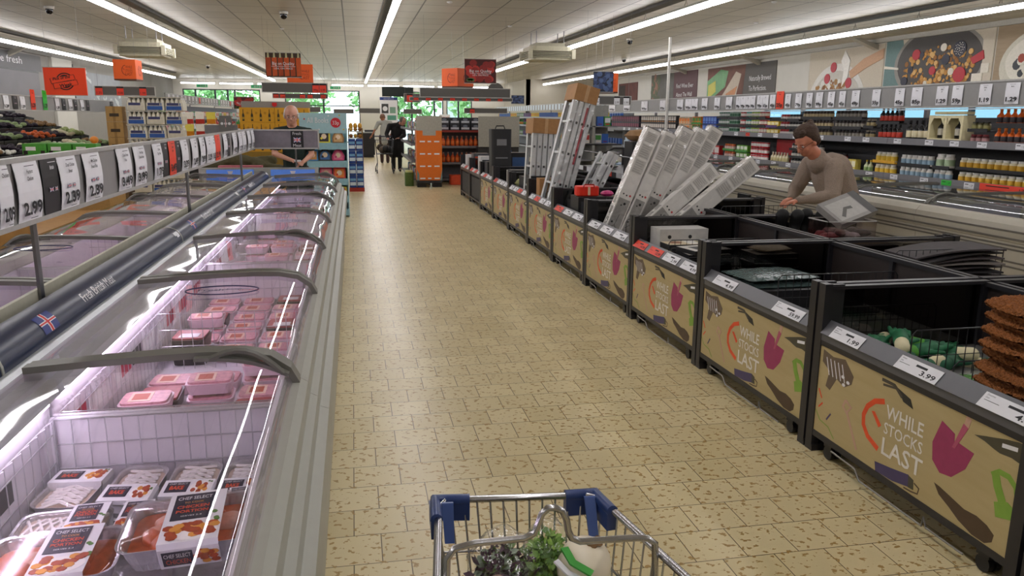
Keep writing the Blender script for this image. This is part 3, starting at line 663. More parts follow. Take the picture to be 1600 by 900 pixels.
# ---------------------------------------------------------------- wheeled sales bins on the right of the aisle
FRAME = M('232226', .38, var=.05); PLY = wood_mat('plywood_print', 'bfae82', 'ae9b6c', 1.2, 9, .5); SMOKE = sheet_glass('smoked_panel', (.34,.33,.32), .6, .08)
BX = 2.17; BW = 1.31
def print_panel(u0=0.0):
    """printed front: u runs from far (0) to near, facing -x.  local x=0 plane, y = -u"""
    mb = MB(); fr = ((0,0,0),(0,-1,0),(0,0,1)); k = (-.0004)
    def P(pts, m, th=.0008): mb.poly(pts, fr, th, m)
    mb.box(0,.012,-1.25,-.02,.115,.545,0)
    S = lambda pts, w, m: mb.stroke(pts, w, fr, .0009, m)
    P([(.07,.53),(.15,.515),(.24,.53),(.31,.47),(.30,.43),(.25,.40),(.19,.42),(.145,.35),(.11,.36),(.13,.44),(.07,.47)], 1)
    for a in range(5): S([(.10+.03*a,.50),(.13+.03*a,.42)], .006, 8)
    for a, b in ((.245,.41),(.275,.43),(.235,.445)): mb.disc((a,b), .012, fr, .0014, 8, 10, .008)
    S([(.50,.525),(.58,.525),(.63,.49)], .014, 9); S([(.51,.505),(.59,.515),(.62,.50)], .010, 9); P([(.60,.52),(.68,.50),(.70,.465),(.64,.475)], 10)
    P([(.86,.48),(.93,.455),(.935,.40),(.945,.43),(1.03,.42),(1.0,.345),(.94,.285),(.88,.275),(.835,.31),(.825,.38)], 2)
    P([(.925,.40),(.965,.51),(.99,.50),(.94,.40)], 3, .0014); P([(.965,.50),(.975,.545),(1.0,.54),(.99,.50)], 11)
    P([(1.02,.49),(1.07,.505),(1.09,.51),(1.16,.53),(1.21,.54),(1.245,.54),(1.245,.475),(1.22,.47),(1.19,.475),(1.14,.47),(1.11,.475),(1.07,.485)], 4)
    P([(1.145,.51),(1.21,.52),(1.21,.505),(1.145,.495)], 8, .0014)
    S([(1.12,.38),(1.15,.405),(1.19,.405),(1.225,.38),(1.24,.33),(1.235,.27)], .022, 5); S([(1.135,.39),(1.15,.35),(1.175,.31),(1.19,.28)], .035, 5)
    P([(1.145,.29),(1.20,.315),(1.235,.30),(1.225,.26),(1.16,.24)], 5, .0016)
    P([(.86,.225),(.89,.222),(1.02,.195),(1.08,.20),(1.13,.19),(1.165,.17),(1.16,.14),(1.13,.12),(1.07,.12),(1.0,.14),(.95,.165),(.89,.19)], 6)
    P([(.51,.155),(.61,.17),(.72,.19),(.73,.14),(.63,.12),(.52,.115)], 7); P([(.72,.188),(.75,.18),(.755,.14),(.725,.138)], 4, .0014); S([(.755,.17),(.785,.16),(.78,.135),(.745,.128),(.70,.125)], .006, 6)
    S([(.27,.345),(.255,.31),(.285,.29),(.315,.325),(.27,.345)], .014, 11); S([(.29,.29),(.38,.15)], .014, 11)
    S([(.06,.33),(.09,.29)], .008, 12); S([(.10,.27),(.07,.24)], .008, 12); S([(.14,.20),(.17,.24)], .008, 7); S([(.05,.22),(.09,.18),(.16,.17),(.21,.13)], .004, 5)
    # clock-like orange arc and pointer
    A = [(.53,.435),(.47,.415),(.425,.375),(.405,.33),(.41,.285),(.445,.245),(.52,.215)]; S(A, .024, 12); P([(.455,.365),(.475,.37),(.525,.325),(.51,.31)], 12)
    mb.text('WHILE', fr, .058, 13, width=.225, at=(.548,.372), th=.0018, bold=.012); mb.text('STOCKS', fr, .050, 13, width=.232, at=(.546,.302), th=.0018, bold=.008); mb.text('LAST', fr, .075, 13, width=.245, at=(.545,.208), th=.0018, bold=.012)
    return mb.mesh('front_panel', [PLY, M('6b5b4a',.6), M('9c3560',.5), M('b0516f',.5), M('4a4636',.5), M('7fa53f',.5), M('4f3d2c',.5), M('4a4168',.5), PAPER, M('4c463c',.5), M('2b2a28',.5), M('c09a86',.5), M('e2532a',.5), M('e6e2da',.5)])
PP = print_panel()
def sales_bin(y1, label, full=True, side=1, mesh_front=False):
    """module occupying y1-BW .. y1; front at local x=0, depth .91 towards +x; origin at far front corner"""
    t = T('sales_bin', label, 'sales bin', (BX, y1, 0)); D = .91
    f = MB()
    for y in (-.035, -BW+.035):
        f.box(-.002,.036,y-.026,y+.026,.02,.84); f.box(.04,.11,y-.012,y+.012,.56,.835); f.box(D-.04,D,y-.022,y+.022,.02,.82); f.box(0,.09,y-.03,y+.03,0,.035)
        f.box(.0,D,y-.02,y+.02,.812,.828)
    f.box(0,.03,-BW+.05,-.05,.545,.57); f.box(0,.03,-BW+.05,-.05,.085,.115); f.box(D-.03,D,-BW+.02,-.02,.80,.822); f.box(.0,D,-.06,-.035,.085,.115); f.box(.0,D,-BW+.035,-BW+.06,.085,.115)
    f.box(D-.03,D,-BW/2-.015,-BW/2+.015,.45,.80)
    f.build('frame', FRAME, t)
    s = MB()
    for y in (-.035,): s.box(.11,D-.04,y-.003,y+.003,.50,.812)
    s.build('side_panel', SMOKE, t)
    MB().box(D-.012,D-.004,-BW+.02,-.02,.12,.80).build('back_panel', M('2a2220', .5), t)
    if mesh_front:
        w = MB()
        for k in range(26): w.tube([(.006,-.05-k*.048,.11),(.006,-.05-k*.048,.55)], .0025, n=4)
        w.build('wire_front', FRAME, t)
    else:
        o = bpy.data.objects.new('front_panel', PP); C.objects.link(o); o.parent = t; o.location = (.004,-.015,0); o.scale = (1,1.005,1)
    MB().box(.03,D-.03,-BW+.03,-.03,.48,.50).box(.03,.05,-BW+.03,-.03,.12,.48).box(.03,D-.03,-.05,-.04,.12,.5).build('tray', M('7a7a78', .6, var=.05), t)
    pr = MB(); pr.sweep([(-.008,.605),(.045,.665),(.05,.66),(.0,.598)], -BW+.06, -.06); pr.box(.0,.04,-BW+.06,-.06,.57,.60); pr.build('price_rail', DRAIL, t)
    for y in (-.17, -BW+.17):
        for x in (.045, D-.07):
            c = MB(); c.X = Matrix.Translation((x,y,0))
            for q in (-.016,.016): c.add(*_wheel(.033,.022,q)); 
            c.add([(-.03,-.03,.06),(.03,-.03,.06),(.03,.03,.06),(-.03,.03,.06),(-.03,-.03,.086),(.03,-.03,.086),(.03,.03,.086),(-.03,.03,.086)], [(0,3,2,1),(4,5,6,7),(0,1,5,4),(1,2,6,5),(2,3,7,6),(3,0,4,7)])
            c.build('caster', BLACK, t)
    w = MB(); w.tube([(-.012,-.24,.075),(-.012,-.42,.07),(-.012,-.46,.03),(-.012,-.86,.03),(-.012,-.865,.07),(-.012,-.885,.035),(-.012,-1.08,.035)], .0042, n=5); w.build('brake_bar', M('8f8d88',.5,.3,.04), t)
    return t
def _wheel(r, w, xo):
    n = 14; vs = [(xo-w/2+.0, r*math.cos(2*PI*k/n), .034+r*math.sin(2*PI*k/n)) for k in range(n)]+[(xo+w/2, r*math.cos(2*PI*k/n), .034+r*math.sin(2*PI*k/n)) for k in range(n)]
    return vs, [tuple(range(n)), tuple(range(2*n-1,n-1,-1))]+[(k,k+n,(k+1)%n+n,(k+1)%n) for k in range(n)], 0
BINY = [3.33+BW*k for k in range(11)]
first = sales_bin(BINY[0], 'nearest black wheeled sales bin with WHILE STOCKS LAST plywood print on its aisle side')
MB_mesh = None
BINS = [first]
for i, y in enumerate(BINY[1:9]):
    BINS.append(dup(first, (BX,y,0), 0, '%s black wheeled sales bin along the right of the aisle' % ORD[i+1]))
far = sales_bin(BINY[9], 'tenth black wheeled sales bin along the aisle with a wire front before the orange crates', mesh_front=True)
far2 = dup(far, (BX,BINY[10],0), 0, 'farthest wire fronted black sales bin of the aisle row')
# second row, backing on to the first
for i in range(-1, 8):
    y0 = BINY[0]+BW*i
    b = dup(first, (BX+.92*2, y0-BW, 0), PI, ('%s black sales bin of the back row facing the freezers' % ORD[i+1]))
b0 = dup(first, (BX, BINY[0]-BW, 0), 0, 'black sales bin at the very front of the row, mostly outside the frame')
def rail_ticket(y, w, price, red, lab, lines=('Item','Offer')):
    mb = MB(); 
    # sits on the sloping rail of the bin
    o = Vector((BX-.0095, y, .607)); v = Vector((.053,0,.06)).normalized(); u = Vector((0,-1,0)); fr = (o-u*0, u, v); h = .062
    mb.poly([(0,0),(w,0),(w,h),(0,h)], fr, .0012, 0)
    fr2 = (o+u.cross(v)*.0014, u, v)
    mb.text(price, fr2, h*.34, 1, width=w*.34, at=(w*.94,h*.16), align='r', bold=.02); mb.poly([(w*.42,h*.62),(w*.68,h*.62),(w*.68,h*.78),(w*.42,h*.78)], fr2, .0004, 1)
    mb.text(lines[0], fr2, h*.11, 1, at=(w*.05,h*.8)); mb.text(lines[1], fr2, h*.11, 1, at=(w*.05,h*.62)); mb.stroke([(w*.05,h*.5),(w*.3,h*.5)], h*.03, fr2, .0004, 1)
    tag(mb.build('price_ticket', [TAGRED if red else PAPER, INK]), lab, 'price ticket')
TK = [(3.20,.22,'1.99',0,'Gardening gloves'),(2.74,.24,'3.99',0,'Water mat'),(2.29,.27,'4.99',0,'Doormat')]
for y,w,p_,rd,l in TK: rail_ticket(y,w,p_,rd,'white price ticket on the nearest bin rail, %s' % {'1.99':'leftmost, below the green gloves','3.99':'middle one','4.99':'rightmost, below the doormats'}[p_], tuple(l.split(' ')) if ' ' in l else (l,'Coir'))
rail_ticket(4.45,.27,'4.99',0,'white ticket at the far end of the second nearest bin rail', ('Garden','sack')); rail_ticket(3.73,.27,'59.99',0,'white ticket at the near end of the second nearest bin rail', ('Garden','tool'))
for k,(y,p_,rd) in enumerate(((5.90,'14.99',1),(5.58,'12.99',1),(5.28,'2.99',0),(4.96,'4.99',0))): rail_ticket(y,.25,p_,rd,'%s ticket, %s from the left on the third nearest bin rail' % ('red' if rd else 'white', ['first','second','third','fourth'][k]))
r = random.Random(11)
for i in range(3, 11):
    n = 3 if i < 5 else 4; cols = {3:(0,0,0),4:(1,0,0),5:(0,1,0,0),6:(0,0,1,0),7:(1,0,0,0),8:(0,1,0,0),9:(1,0,1,0),10:(0,0,1,0)}[i]
    for k in range(n):
        rail_ticket(BINY[i]-.12-k*(1.1/n), .9/n*.95, r.choice(('9.99','7.99','3.99','24.99','5.99')), cols[k], '%s price ticket, place %s from the far end of the %s bin rail' % ('red' if cols[k] else 'white', ('one','two','three','four')[k], ORD[i]))
# wire dividers standing in the bins
def wire_divider(loc, L, H, label, rz=0, leg=True):
    t = MB(); n = int(L/.045)
    t.tube([(0,0,0),(0,0,H-.02),(.02,0,H),(L-.02,0,H),(L,0,H-.02),(L,0,0)], .0035, n=5)
    for k in range(1,n): t.tube([(k*L/n,0,0),(k*L/n,0,H)], .002, n=4)
    t.tube([(0,0,.012),(L,0,.012)], .003, n=4); t.tube([(0,0,H*.5),(L,0,H*.5)], .002, n=4)
    o = t.build('wire_divider', FRAME, loc=loc, rot=(0,0,rz)); return tag(o, label, 'wire divider')
WD = [((2.30,2.82,.5),.72,.23,'wire divider rising behind the green gloves in the nearest bin'),((2.30,2.57,.5),.72,.17,'low wire divider beside the brown doormats'),((2.28,3.88,.5),.74,.26,'tall wire divider beside the grey plastic sacks'),((2.30,3.55,.5),.72,.15,'low wire divider near the front of the second bin'),
      ((2.27,5.42,.5),.74,.22,'wire divider in the middle of the third bin'),((2.27,5.08,.5),.40,.15,'short wire divider among magazines in the third bin'),((2.26,6.35,.5),.75,.26,'wire divider at the foot of the long cartons'),((2.27,7.9,.5),.74,.2,'wire divider in the fifth bin'),((2.27,9.3,.5),.74,.22,'wire divider in the sixth bin'),((2.27,10.6,.5),.7,.2,'wire divider in the seventh bin'),
      ((3.2,3.05,.5),.76,.36,'tall wire divider in the back row beside the folded mats'),((3.2,4.15,.5),.76,.33,'wire divider in the back row before the dark boots'),((3.2,6.5,.5),.74,.34,'wire divider in the back row left of the shopper'),((3.2,2.5,.5),.76,.36,'wire divider in the back row at the right edge of the photo')]
for a in WD: wire_divider(*a)
# ---------------------------------------------------------------- shared goods and people
def place(me, name, label, cat, grp, pos, rz=0, rot=None):
    o = bpy.data.objects.new(name, me); C.objects.link(o); o.location = pos; o.rotation_euler = rot or (0,0,rz); return tag(o, label, cat, grp)
def jar(r, h, body, cap, lab=None, n=10):
    ms = [M(body,.35), M(cap,.4), M(lab or body,.5)]
    return MB().lathe([(r*.9,0),(r,.01),(r,h*.15),(r*1.01,h*.16),(r*1.01,h*.6),(r,h*.61),(r,h*.72),(r*.8,h*.8),(r*.8,h*.82),(r*.82,h),(r*.7,h)], m=[0,0,0,2,2,0,0,0,1,1], n=n).mesh('jar', ms)
def bottle(r, h, body, cap, lab=None, n=10):
    ms = [M(body,.2), M(cap,.4), M(lab or body,.5)]
    return MB().lathe([(r*.9,0),(r,.01),(r,h*.15),(r*1.01,h*.16),(r*1.01,h*.48),(r,h*.49),(r,h*.58),(r*.42,h*.74),(r*.36,h*.86),(r*.40,h*.87),(r*.40,h),(r*.3,h)], m=[0,0,0,2,2,0,0,0,1,1,1], n=n).mesh('bottle', ms)
def can(r, h, body, top): 
    return MB().lathe([(r*.9,0),(r,.006),(r,h*.3),(r*1.005,h*.31),(r*1.005,h*.75),(r,h*.76),(r,h*.95),(r*.9,h)], m=[0,0,0,2,0,0,1], n=10).mesh('can', [M(body,.3), M('b9b9bb',.3,.8), M(top,.4)])
def carton(w, d, h, c1, c2, c3=None):
    """box, front on -y: base colour, panel, strip"""
    mb = MB().box(-w/2,w/2,-d/2,d/2,0,h,0); mb.box(-w*.42,w*.42,-d/2-.002,-d/2,h*.35,h*.85,1); mb.box(-w*.3,w*.3,-d/2-.003,-d/2,h*.12,h*.25,2)
    return mb.mesh('carton', [M(c1,.5), M(c2,.5), M(c3 or c2,.5)])
def pouch(w, h, c1, c2, d=.05):
    mb = MB(); mb.add([(-w/2,-d/2,0),(w/2,-d/2,0),(w/2,d/2,0),(-w/2,d/2,0),(-w/2*.95,-d*.7,h*.4),(w/2*.95,-d*.7,h*.4),(w/2*.95,d*.7,h*.4),(-w/2*.95,d*.7,h*.4),(-w/2,-.004,h),(w/2,-.004,h),(w/2,.004,h),(-w/2,.004,h)],
        [(0,3,2,1),(0,1,5,4),(1,2,6,5),(2,3,7,6),(3,0,4,7),(4,5,9,8),(5,6,10,9),(6,7,11,10),(7,4,8,11),(8,9,10,11)], [0,0,0,0,0,1,0,1,0,0]); return mb.mesh('pouch', [M(c1,.35), M(c2,.4)])
def cap_(mb, p, q, r1, r2, m=0, n=12):
    P, Q = Vector(p), Vector(q); d = (Q-P); L = d.length; t = d.normalized() if L > 1e-6 else Vector((0,0,1)); pts = []; rs = []
    for k in range(4): a = PI/2*k/4; pts.append(P-t*r1*math.cos(a)*.999); rs.append(max(.001, r1*math.sin(a)))
    pts.append(P); rs.append(r1); pts.append(P+d*.5); rs.append((r1+r2)/2); pts.append(Q); rs.append(r2)
    for k in range(1,5): a = PI/2*k/4; pts.append(Q+t*r2*math.sin(a)*.999); rs.append(max(.001, r2*math.cos(a)))
    return mb.tube(pts, rs, m, n)
def look(c, fwd, up=(0,0,1)):
    f = Vector(fwd).normalized(); r = f.cross(Vector(up)).normalized(); u = r.cross(f)
    m = Matrix((r, f, u)).transposed().to_4x4(); m.translation = Vector(c); return m
def head_(mb, X, s=1.08):
    o = mb.X; mb.X = X @ Matrix.Scale(s, 4)
    mb.ell((0,-.012,.03),(.076,.096,.088),0,20,14); mb.ell((0,.022,-.035),(.060,.068,.082),0,20,14); mb.ell((0,.045,-.088),(.036,.038,.026),0,12,8)
    cap_(mb,(0,.088,.012),(0,.108,-.028),.009,.0145); mb.ell((0,.098,-.033),(.020,.014,.010)); mb.ell((0,.083,-.062),(.024,.012,.006)); mb.ell((0,.081,-.071),(.021,.012,.006))
    for q in (-1,1): mb.ell((q*.077,-.008,-.018),(.010,.020,.031)); mb.ell((q*.035,.064,-.03),(.022,.018,.02)); mb.ell((q*.03,.075,.022),(.026,.014,.008))
    mb.X = o
def hand_(mb, w, d, up, side=1, s=1, curl=.6):
    X = look(w, d, up); o = mb.X; mb.X = X @ Matrix.Scale(s, 4)
    cap_(mb,(-.022*side,.01,0),(-.024*side,.075,0),.020,.014); cap_(mb,(0,.01,0),(0,.08,0),.021,.015); cap_(mb,(.022*side,.012,0),(.024*side,.074,0),.019,.013)
    for i,(x,l) in enumerate(((-.030,.058),(-.010,.072),(.010,.078),(.030,.068))):
        x *= -side; b = Vector((x,.080,0)); a = curl*.7; p = b+Vector((0,l*.5*math.cos(a),-l*.5*math.sin(a))); a2 = curl*1.6; q = p+Vector((0,l*.5*math.cos(a2),-l*.5*math.sin(a2)))
        cap_(mb,b,p,.0088,.0080,n=8); cap_(mb,p,q,.0080,.0065,n=8)
    b = Vector((-.030*side,.022,-.004)); p = Vector((-.056*side,.052,-.016)); q = Vector((-.058*side,.080,-.026)); cap_(mb,b,p,.012,.010,n=8); cap_(mb,p,q,.010,.0075,n=8)
    mb.X = o
def organic(mb, name, mat, parent, vox=.010, smooth=4, disp=0):
    o = mb.build(name, mat, parent); r_ = o.modifiers.new('remesh','REMESH'); r_.mode = 'VOXEL'; r_.voxel_size = vox; r_.use_smooth_shade = True
    s_ = o.modifiers.new('smooth','SMOOTH'); s_.iterations = smooth; s_.factor = .5
    if disp:
        tx = bpy.data.textures.new('folds','CLOUDS'); tx.noise_scale = .12; d = o.modifiers.new('folds','DISPLACE'); d.texture = tx; d.strength = disp; d.mid_level = .5
    return o
SKIN = M('c58d74', .5, var=.05, spec=.4)
def person(label, J, skin=SKIN, top=None, legs=None, hair=None, sleeve=1.0, loc=(0,0,0), headfwd=(0,-1,-.1), vox=.010, thick=1.0, shoes='1c1c1e', glasses=False, coat=None, hairkind='short', name='person', curl=.6, tex=0.012, hs=1.06):
    """J: joints in world metres relative to loc: pel, chest, neck, head, shL/R, elL/R, haL/R, hipL/R, knL/R, anL/R"""
    t = T(name, label, 'person', loc); b = MB(); k = thick
    cap_(b, J['pel'], J['chest'], .125*k, .13*k); cap_(b, J['chest'], J['neck'], .10*k, .056); cap_(b, J['neck'], Vector(J['head'])+Vector((0,0,-.03)), .060*hs, .056*hs); cap_(b, J['shL'], J['shR'], .055, .055)
    for s in 'LR':
        cap_(b, J['sh'+s], J['el'+s], .050*k, .038*k); cap_(b, J['el'+s], J['ha'+s], .038, .025)
        d = Vector(J['ha'+s])-Vector(J['el'+s]); hand_(b, J['ha'+s], J.get('hd'+s, d), J.get('hu'+s, (0,0,1)), 1 if s == 'R' else -1, .95, curl)
        cap_(b, J['hip'+s], J['kn'+s], .085*k, .055); cap_(b, J['kn'+s], J['an'+s], .052, .035); f = Vector(J.get('foot', (0,-1,0))); cap_(b, J['an'+s], Vector(J['an'+s])+f*.14+Vector((0,0,-.045)), .034, .028)
    HX = look(J['head'], headfwd) @ Matrix.Scale(hs, 4); head_(b, HX, 1)
    organic(b, 'body', skin, t, vox, 3)
    if hair:
        h = MB(); h.X = HX
        if hairkind == 'short': h.ell((0,-.034,.052),(.090,.100,.090),0,20,14); h.ell((0,-.080,-.02),(.072,.045,.07)); h.ell((0,.040,.088),(.058,.040,.034)); [h.ell((q*.074,-.035,.022),(.022,.040,.045)) for q in (-1,1)]; [h.ell((.07*math.cos(a*2.4)*(.4+.6*(a%3)/2), -.03+.085*math.sin(a*2.4)*(.4+.6*(a%3)/2), .085+.035*((a*7)%5)/5), (.026,.026,.022)) for a in range(16)]
        else: h.ell((0,-.030,.035),(.083,.088,.080),0,20,14); [h.ell((q*.076,-.020,.0),(.014,.045,.04)) for q in (-1,1)]
        organic(h, 'hair', M(hair,.8,bump=.6,sc=90,var=.2), t, .007, 1, .030 if hairkind == 'short' else .004)
    e = MB(); e.X = HX
    for q in (-1,1): e.ell((q*.031,.078,.0),(.012,.009,.006),0,8,6); e.ell((q*.031,.087,.0),(.005,.003,.005),1,8,6); e.stroke([(q*.015-.0,.019),(q*.045,.021)] if q > 0 else [(-.045,.021),(-.015,.019)], .005, ((0,.085,0),(1,0,0),(0,0,1)), .004, 1)
    e.build('eyes', [M('e8e2dc',.3), M('2b211c',.3)], t)
    if glasses:
        g = MB(); g.X = HX
        for q in (-1,1): g.tube([(q*.031+.022*math.cos(a*PI/6), .096, -.004+.014*math.sin(a*PI/6)) for a in range(12)], .0012, n=5, closed=True); g.tube([(q*.060,.098,.004),(q*.079,.0,.004)], .0016, n=4)
        g.tube([(-.009,.101,.003),(.009,.101,.003)], .0018, n=4); g.build('glasses', M('3a3430',.3,.4), t)
    if top:
        c = MB(); cap_(c, Vector(J['pel'])+Vector((0,0,-.17)), J['pel'], .150*k, .150*k); cap_(c, J['pel'], J['chest'], .150*k, .150*k); cap_(c, J['neck'], J['shL'], .062, .068); cap_(c, J['neck'], J['shR'], .062, .068); cap_(c, J['chest'], Vector(J['neck'])*.9+Vector(J['chest'])*.1, .138*k, .080); cap_(c, J['shL'], J['shR'], .072, .072)
        for s in 'LR':
            E, S, H = Vector(J['el'+s]), Vector(J['sh'+s]), Vector(J['ha'+s])
            if sleeve >= 1: cap_(c, S, E, .072*k, .056*k); cap_(c, E, E+(H-E)*.93, .056*k, .038)
            else: cap_(c, S, S+(E-S)*(sleeve*1.6), .070*k, .064*k)
        cap_(c, Vector(J['neck'])+Vector((0,0,-.05)), Vector(J['neck'])+Vector((0,0,.005)), .085*k**.5, .076*k**.5)
        if coat: 
            for s in 'LR': cap_(c, J['hip'+s], Vector(J['hip'+s])+(Vector(J['kn'+s])-Vector(J['hip'+s]))*coat, .13*k, .125*k)
        organic(c, 'top', M(top,.95,var=.12,sc=140,bump=.7), t, vox, 4, tex)
    l = MB()
    cap_(l, J['pel'], Vector(J['pel'])+Vector((0,0,-.02)), .135*k, .135*k)
    for s in 'LR': cap_(l, J['hip'+s], J['kn'+s], .102*k, .075); cap_(l, J['kn'+s], Vector(J['an'+s])+Vector((0,0,.0)), .072, .058)
    organic(l, 'trousers', M(legs or '25262b',.8,var=.05), t, vox, 4, .01)
    for s in 'LR':
        f = Vector(J.get('foot', (0,-1,0))); A = Vector(J['an'+s]); sh = MB(); cap_(sh, (A.x,A.y,.045), (A.x+f.x*.16,A.y+f.y*.16,.035), .044, .035); organic(sh, 'shoe', M(shoes,.4), t, .010, 2)
    return t

# ---------------------------------------------------------------- right hand freezers, shelving, murals
FZ = M('bab5a6', .4, var=.02); FZD = M('6e6a62', .4); FGL = sheet_glass('freezer_glass', (.55,.58,.60), .9, .05, bump=.006, bscale=2, base=.05)
def freezer(y0, L, label, first=None):
    t = T('chest_freezer', label, 'freezer', (5.1, y0, 0))
    MB().sweep([(0,.10),(0,.66),(-.02,.67),(-.03,.74),(-.015,.80),(.02,.84),(.07,.85),(.09,.82),(.09,.10)], .002, L-.002).box(.09,1.18,.002,L-.002,.1,.62).box(1.10,1.18,.002,L-.002,.62,.90).build('cabinet_body', FZ, t)
    MB().box(.04,1.14,0,L,0,.10).build('plinth', BLACK, t)
    s = MB()
    for z in (.46,.50,.60,.63): s.box(-.006,.0,.0,L,z,z+.014)
    s.box(-.036,-.02,0,L,.685,.70); s.box(-.036,-.025,0,L,.745,.76); s.build('bumper_strip', FZD, t)
    MB().box(.095,1.095,.01,.02,.62,.84).box(.095,1.095,L-.02,L-.01,.62,.84).box(.095,1.095,.02,L-.02,.621,.64).build('liner', INNER, t)
    for k in (0,1):
        P = [(.085,.845),(.12,.885),(.22,.915),(.5,.93),(.8,.935),(1.1,.935)]; dz = .006*k
        g = MB(); g.sweep([(x,z+dz) for x,z in P][::-1], L*k/2+.004, L*(k+1)/2-.004, closed=False, smooth=True); lid = g.build('glass_lid', FGL, t)
        h = MB(); h.ribbon([(x,z+dz) for x,z in P], L*(k+1)/2-.03, L*(k+1)/2-.004, .014); h.build('lid_frame', HOOP, lid)
        h = MB(); h.ribbon([(x,z+dz) for x,z in P], L*k/2+.004, L*k/2+.03, .014); h.build('lid_frame', HOOP, lid)
        if k == 1: MB().tube([(.10,L-.05,.875),(.14,L-.05,.93),(.24,L-.05,.955),(.34,L-.05,.935)], .012).build('lid_handle', HOOP, lid)
    return t
fy = [1.91+2.235*k for k in range(8)]
f0 = freezer(fy[1], 2.235, 'long pale chest freezer beneath the shelves at the right edge of the photo')
for i, y in enumerate(fy[2:]): dup(f0, (5.1,y,0), 0, 'pale chest freezer of the right-hand row, %s from the camera' % ['second','third','fourth','fifth','sixth','seventh','eighth'][i])
# frozen packs glimpsed under the glass
fp = [carton(.2,.14,.05,a,b) for a,b in (('3a5aa8','c9ced8'),('b93a3a','e0d8c8'),('3d8a4a','e8e4da'),('c8c8cc','5a78b8'))]
r = random.Random(5)
for k in range(66):
    y = 5.0+k*.215
    if min(abs(y-f_) for f_ in fy) < .14: continue
    for x in (5.35,5.65,5.95): place(fp[r.randrange(4)], 'frozen_pack', 'frozen food packet under the glass of the right freezers', 'frozen food', 'packets in the right freezers', (x, y, .642), r.uniform(-.1,.1)+PI/2)
SHF = M('77767a', .4, var=.03)
def shelf_bay(y0, L, label):
    t = T('shelf_bay', label, 'shelving', (6.35, y0, 0)); 
    MB().box(.02,.50,.002,L-.002,.91,.935).box(0,.02,.002,L-.002,.90,.98).build('lower_shelf', SHF, t); MB().box(.02,.50,.002,L-.002,1.335,1.36).box(0,.02,.002,L-.002,1.325,1.40).build('upper_shelf', SHF, t)
    MB().box(.50,.53,.002,L-.002,0,1.64).build('back_panel', M('3a393b',.6), t); MB().box(.50,.55,.002,.05,1.36,1.745).box(.04,.5,.002,.03,0,.9).build('upright', SHF, t)
    return t
s0 = shelf_bay(fy[1], 2.235, 'grey two tier shelf bay above the freezers at the right edge of the photo')
for i, y in enumerate(fy[2:]): dup(s0, (6.35,y,0), 0, 'grey two tier shelf bay above the freezers, %s from the camera' % ['second','third','fourth','fifth','sixth','seventh','eighth'][i])
t = board('price_board', 'long grey price strip above the shelves at right', 'sign', 6.37, 5.2, 19.5, 1.75, 2.0)
MB().box(-.01,.01,-7.1,7.1,-.028,-.018).build('shelf_lamp', M('c9d3da',.3), t)
up = MB()
for k in range(7): MB().box(.0,.54,-7.1+k*2.235,-7.06+k*2.235,.0,.03).build('bracket', SHF, t)
RCY = [(19.46,18.96),(18.35,17.9),(17.15,16.75),(16.04,15.73),(15.13,14.82),(14.72,14.43),(14.43,14.14),(13.97,13.72),(13.44,13.21),(12.99,12.75),(12.61,12.45),(12.45,12.27),(12.27,12.1),(12.1,11.95),(11.89,11.71),(11.71,11.53),(11.49,11.32),(11.3,11.08),(11.04,10.88),(10.76,10.59),(10.47,10.31),(10.23,10.06),(9.94,9.78),(9.68,9.54),(9.41,9.24),(8.99,8.83),(8.56,8.39),(8.27,8.09),(7.87,7.69),(7.63,7.47),(7.25,7.08),(6.91,6.73)]
PR = {31:'1.29',30:'1.19',29:'59p',28:'1.29',27:'85p',26:'45p',25:'35p',24:'49p',23:'45p',22:'45p',21:'99p',20:'99p',19:'79p',18:'45p',17:'25p',16:'45p',15:'65p'}
for i, (a, b) in enumerate(RCY):
    red = i == 17; mb, ms = price_card(abs(b-a)*.96, .26 if red else .205, ['Sauce'] if i % 2 else ['Pickle','Jar'], PR.get(i, '99p'), M('f0431e',.5,var=.02) if red else PAPER, False, .004)
    o = mb.build('price_card', ms, loc=(6.352, (a+b)/2, 1.89 if red else 1.872), rot=(0,0,PI))
    if i >= 24: tag(o, 'white card showing %s on the right strip, %s from the right edge' % (PR[i], ['first','second','third','fourth','fifth','sixth','seventh','eighth'][31-i]), 'price card')
    elif red: tag(o, 'orange price card sticking up from the white ones on the right strip', 'price card')
    else: tag(o, 'small white price card on the far stretch of the grey strip above the right shelves', 'price card', 'far price cards of the right strip')
# goods
def run(me, name, label, cat, y1, y0, z, s, tiers=1, th=.1, x=6.46, tray=None, rows=1, face=PI/2*3):
    grp = label
    for k in range(tiers):
        zz = z+k*th
        if tray:
            tag(MB().box(x-.06,x+.05+.1*(rows-1),y0,y1,zz,zz+.012).box(x-.062,x-.056,y0,y1,zz,zz+.035).build('display_tray', tray), '%s tray holding: %s' % (['bottom','middle','top'][k], ' '.join(label.split()[:11])), 'display tray', label+' trays'); zz += .013
        y = y1-s/2
        while y > y0+s*.3:
            for q in range(rows): place(me, name, label, cat, grp, (x+.1*q, y, zz), face)
            y -= s
U, LO = 1.362, .937
BT = M('17171a',.5); YT = M('d8a21a',.5); GT = M('3f8a34',.5)
run(carton(.13,.08,.15,'2a1f2b','7d2c4a'),'coffee_pack','purple and black coffee pack at the far end of the upper shelf','coffee',19.4,17.4,U,.14,2,.155)
run(carton(.12,.08,.15,'201a1c','cfc7bd','b5762a'),'coffee_pack','black and cream coffee pack behind the long cartons, upper shelf','coffee',17.3,15.25,U,.125,2,.155)
run(carton(.12,.08,.13,'d8c3a0','e07a22'),'snack_box','cream and orange snack box on the upper shelf','snack box',15.15,14.6,U,.13,2,.14)
run(carton(.12,.08,.13,'d27a1e','4a8a2e'),'snack_box','orange and green snack box on the upper shelf','snack box',14.5,14.08,U,.13,2,.14,tray=GT)
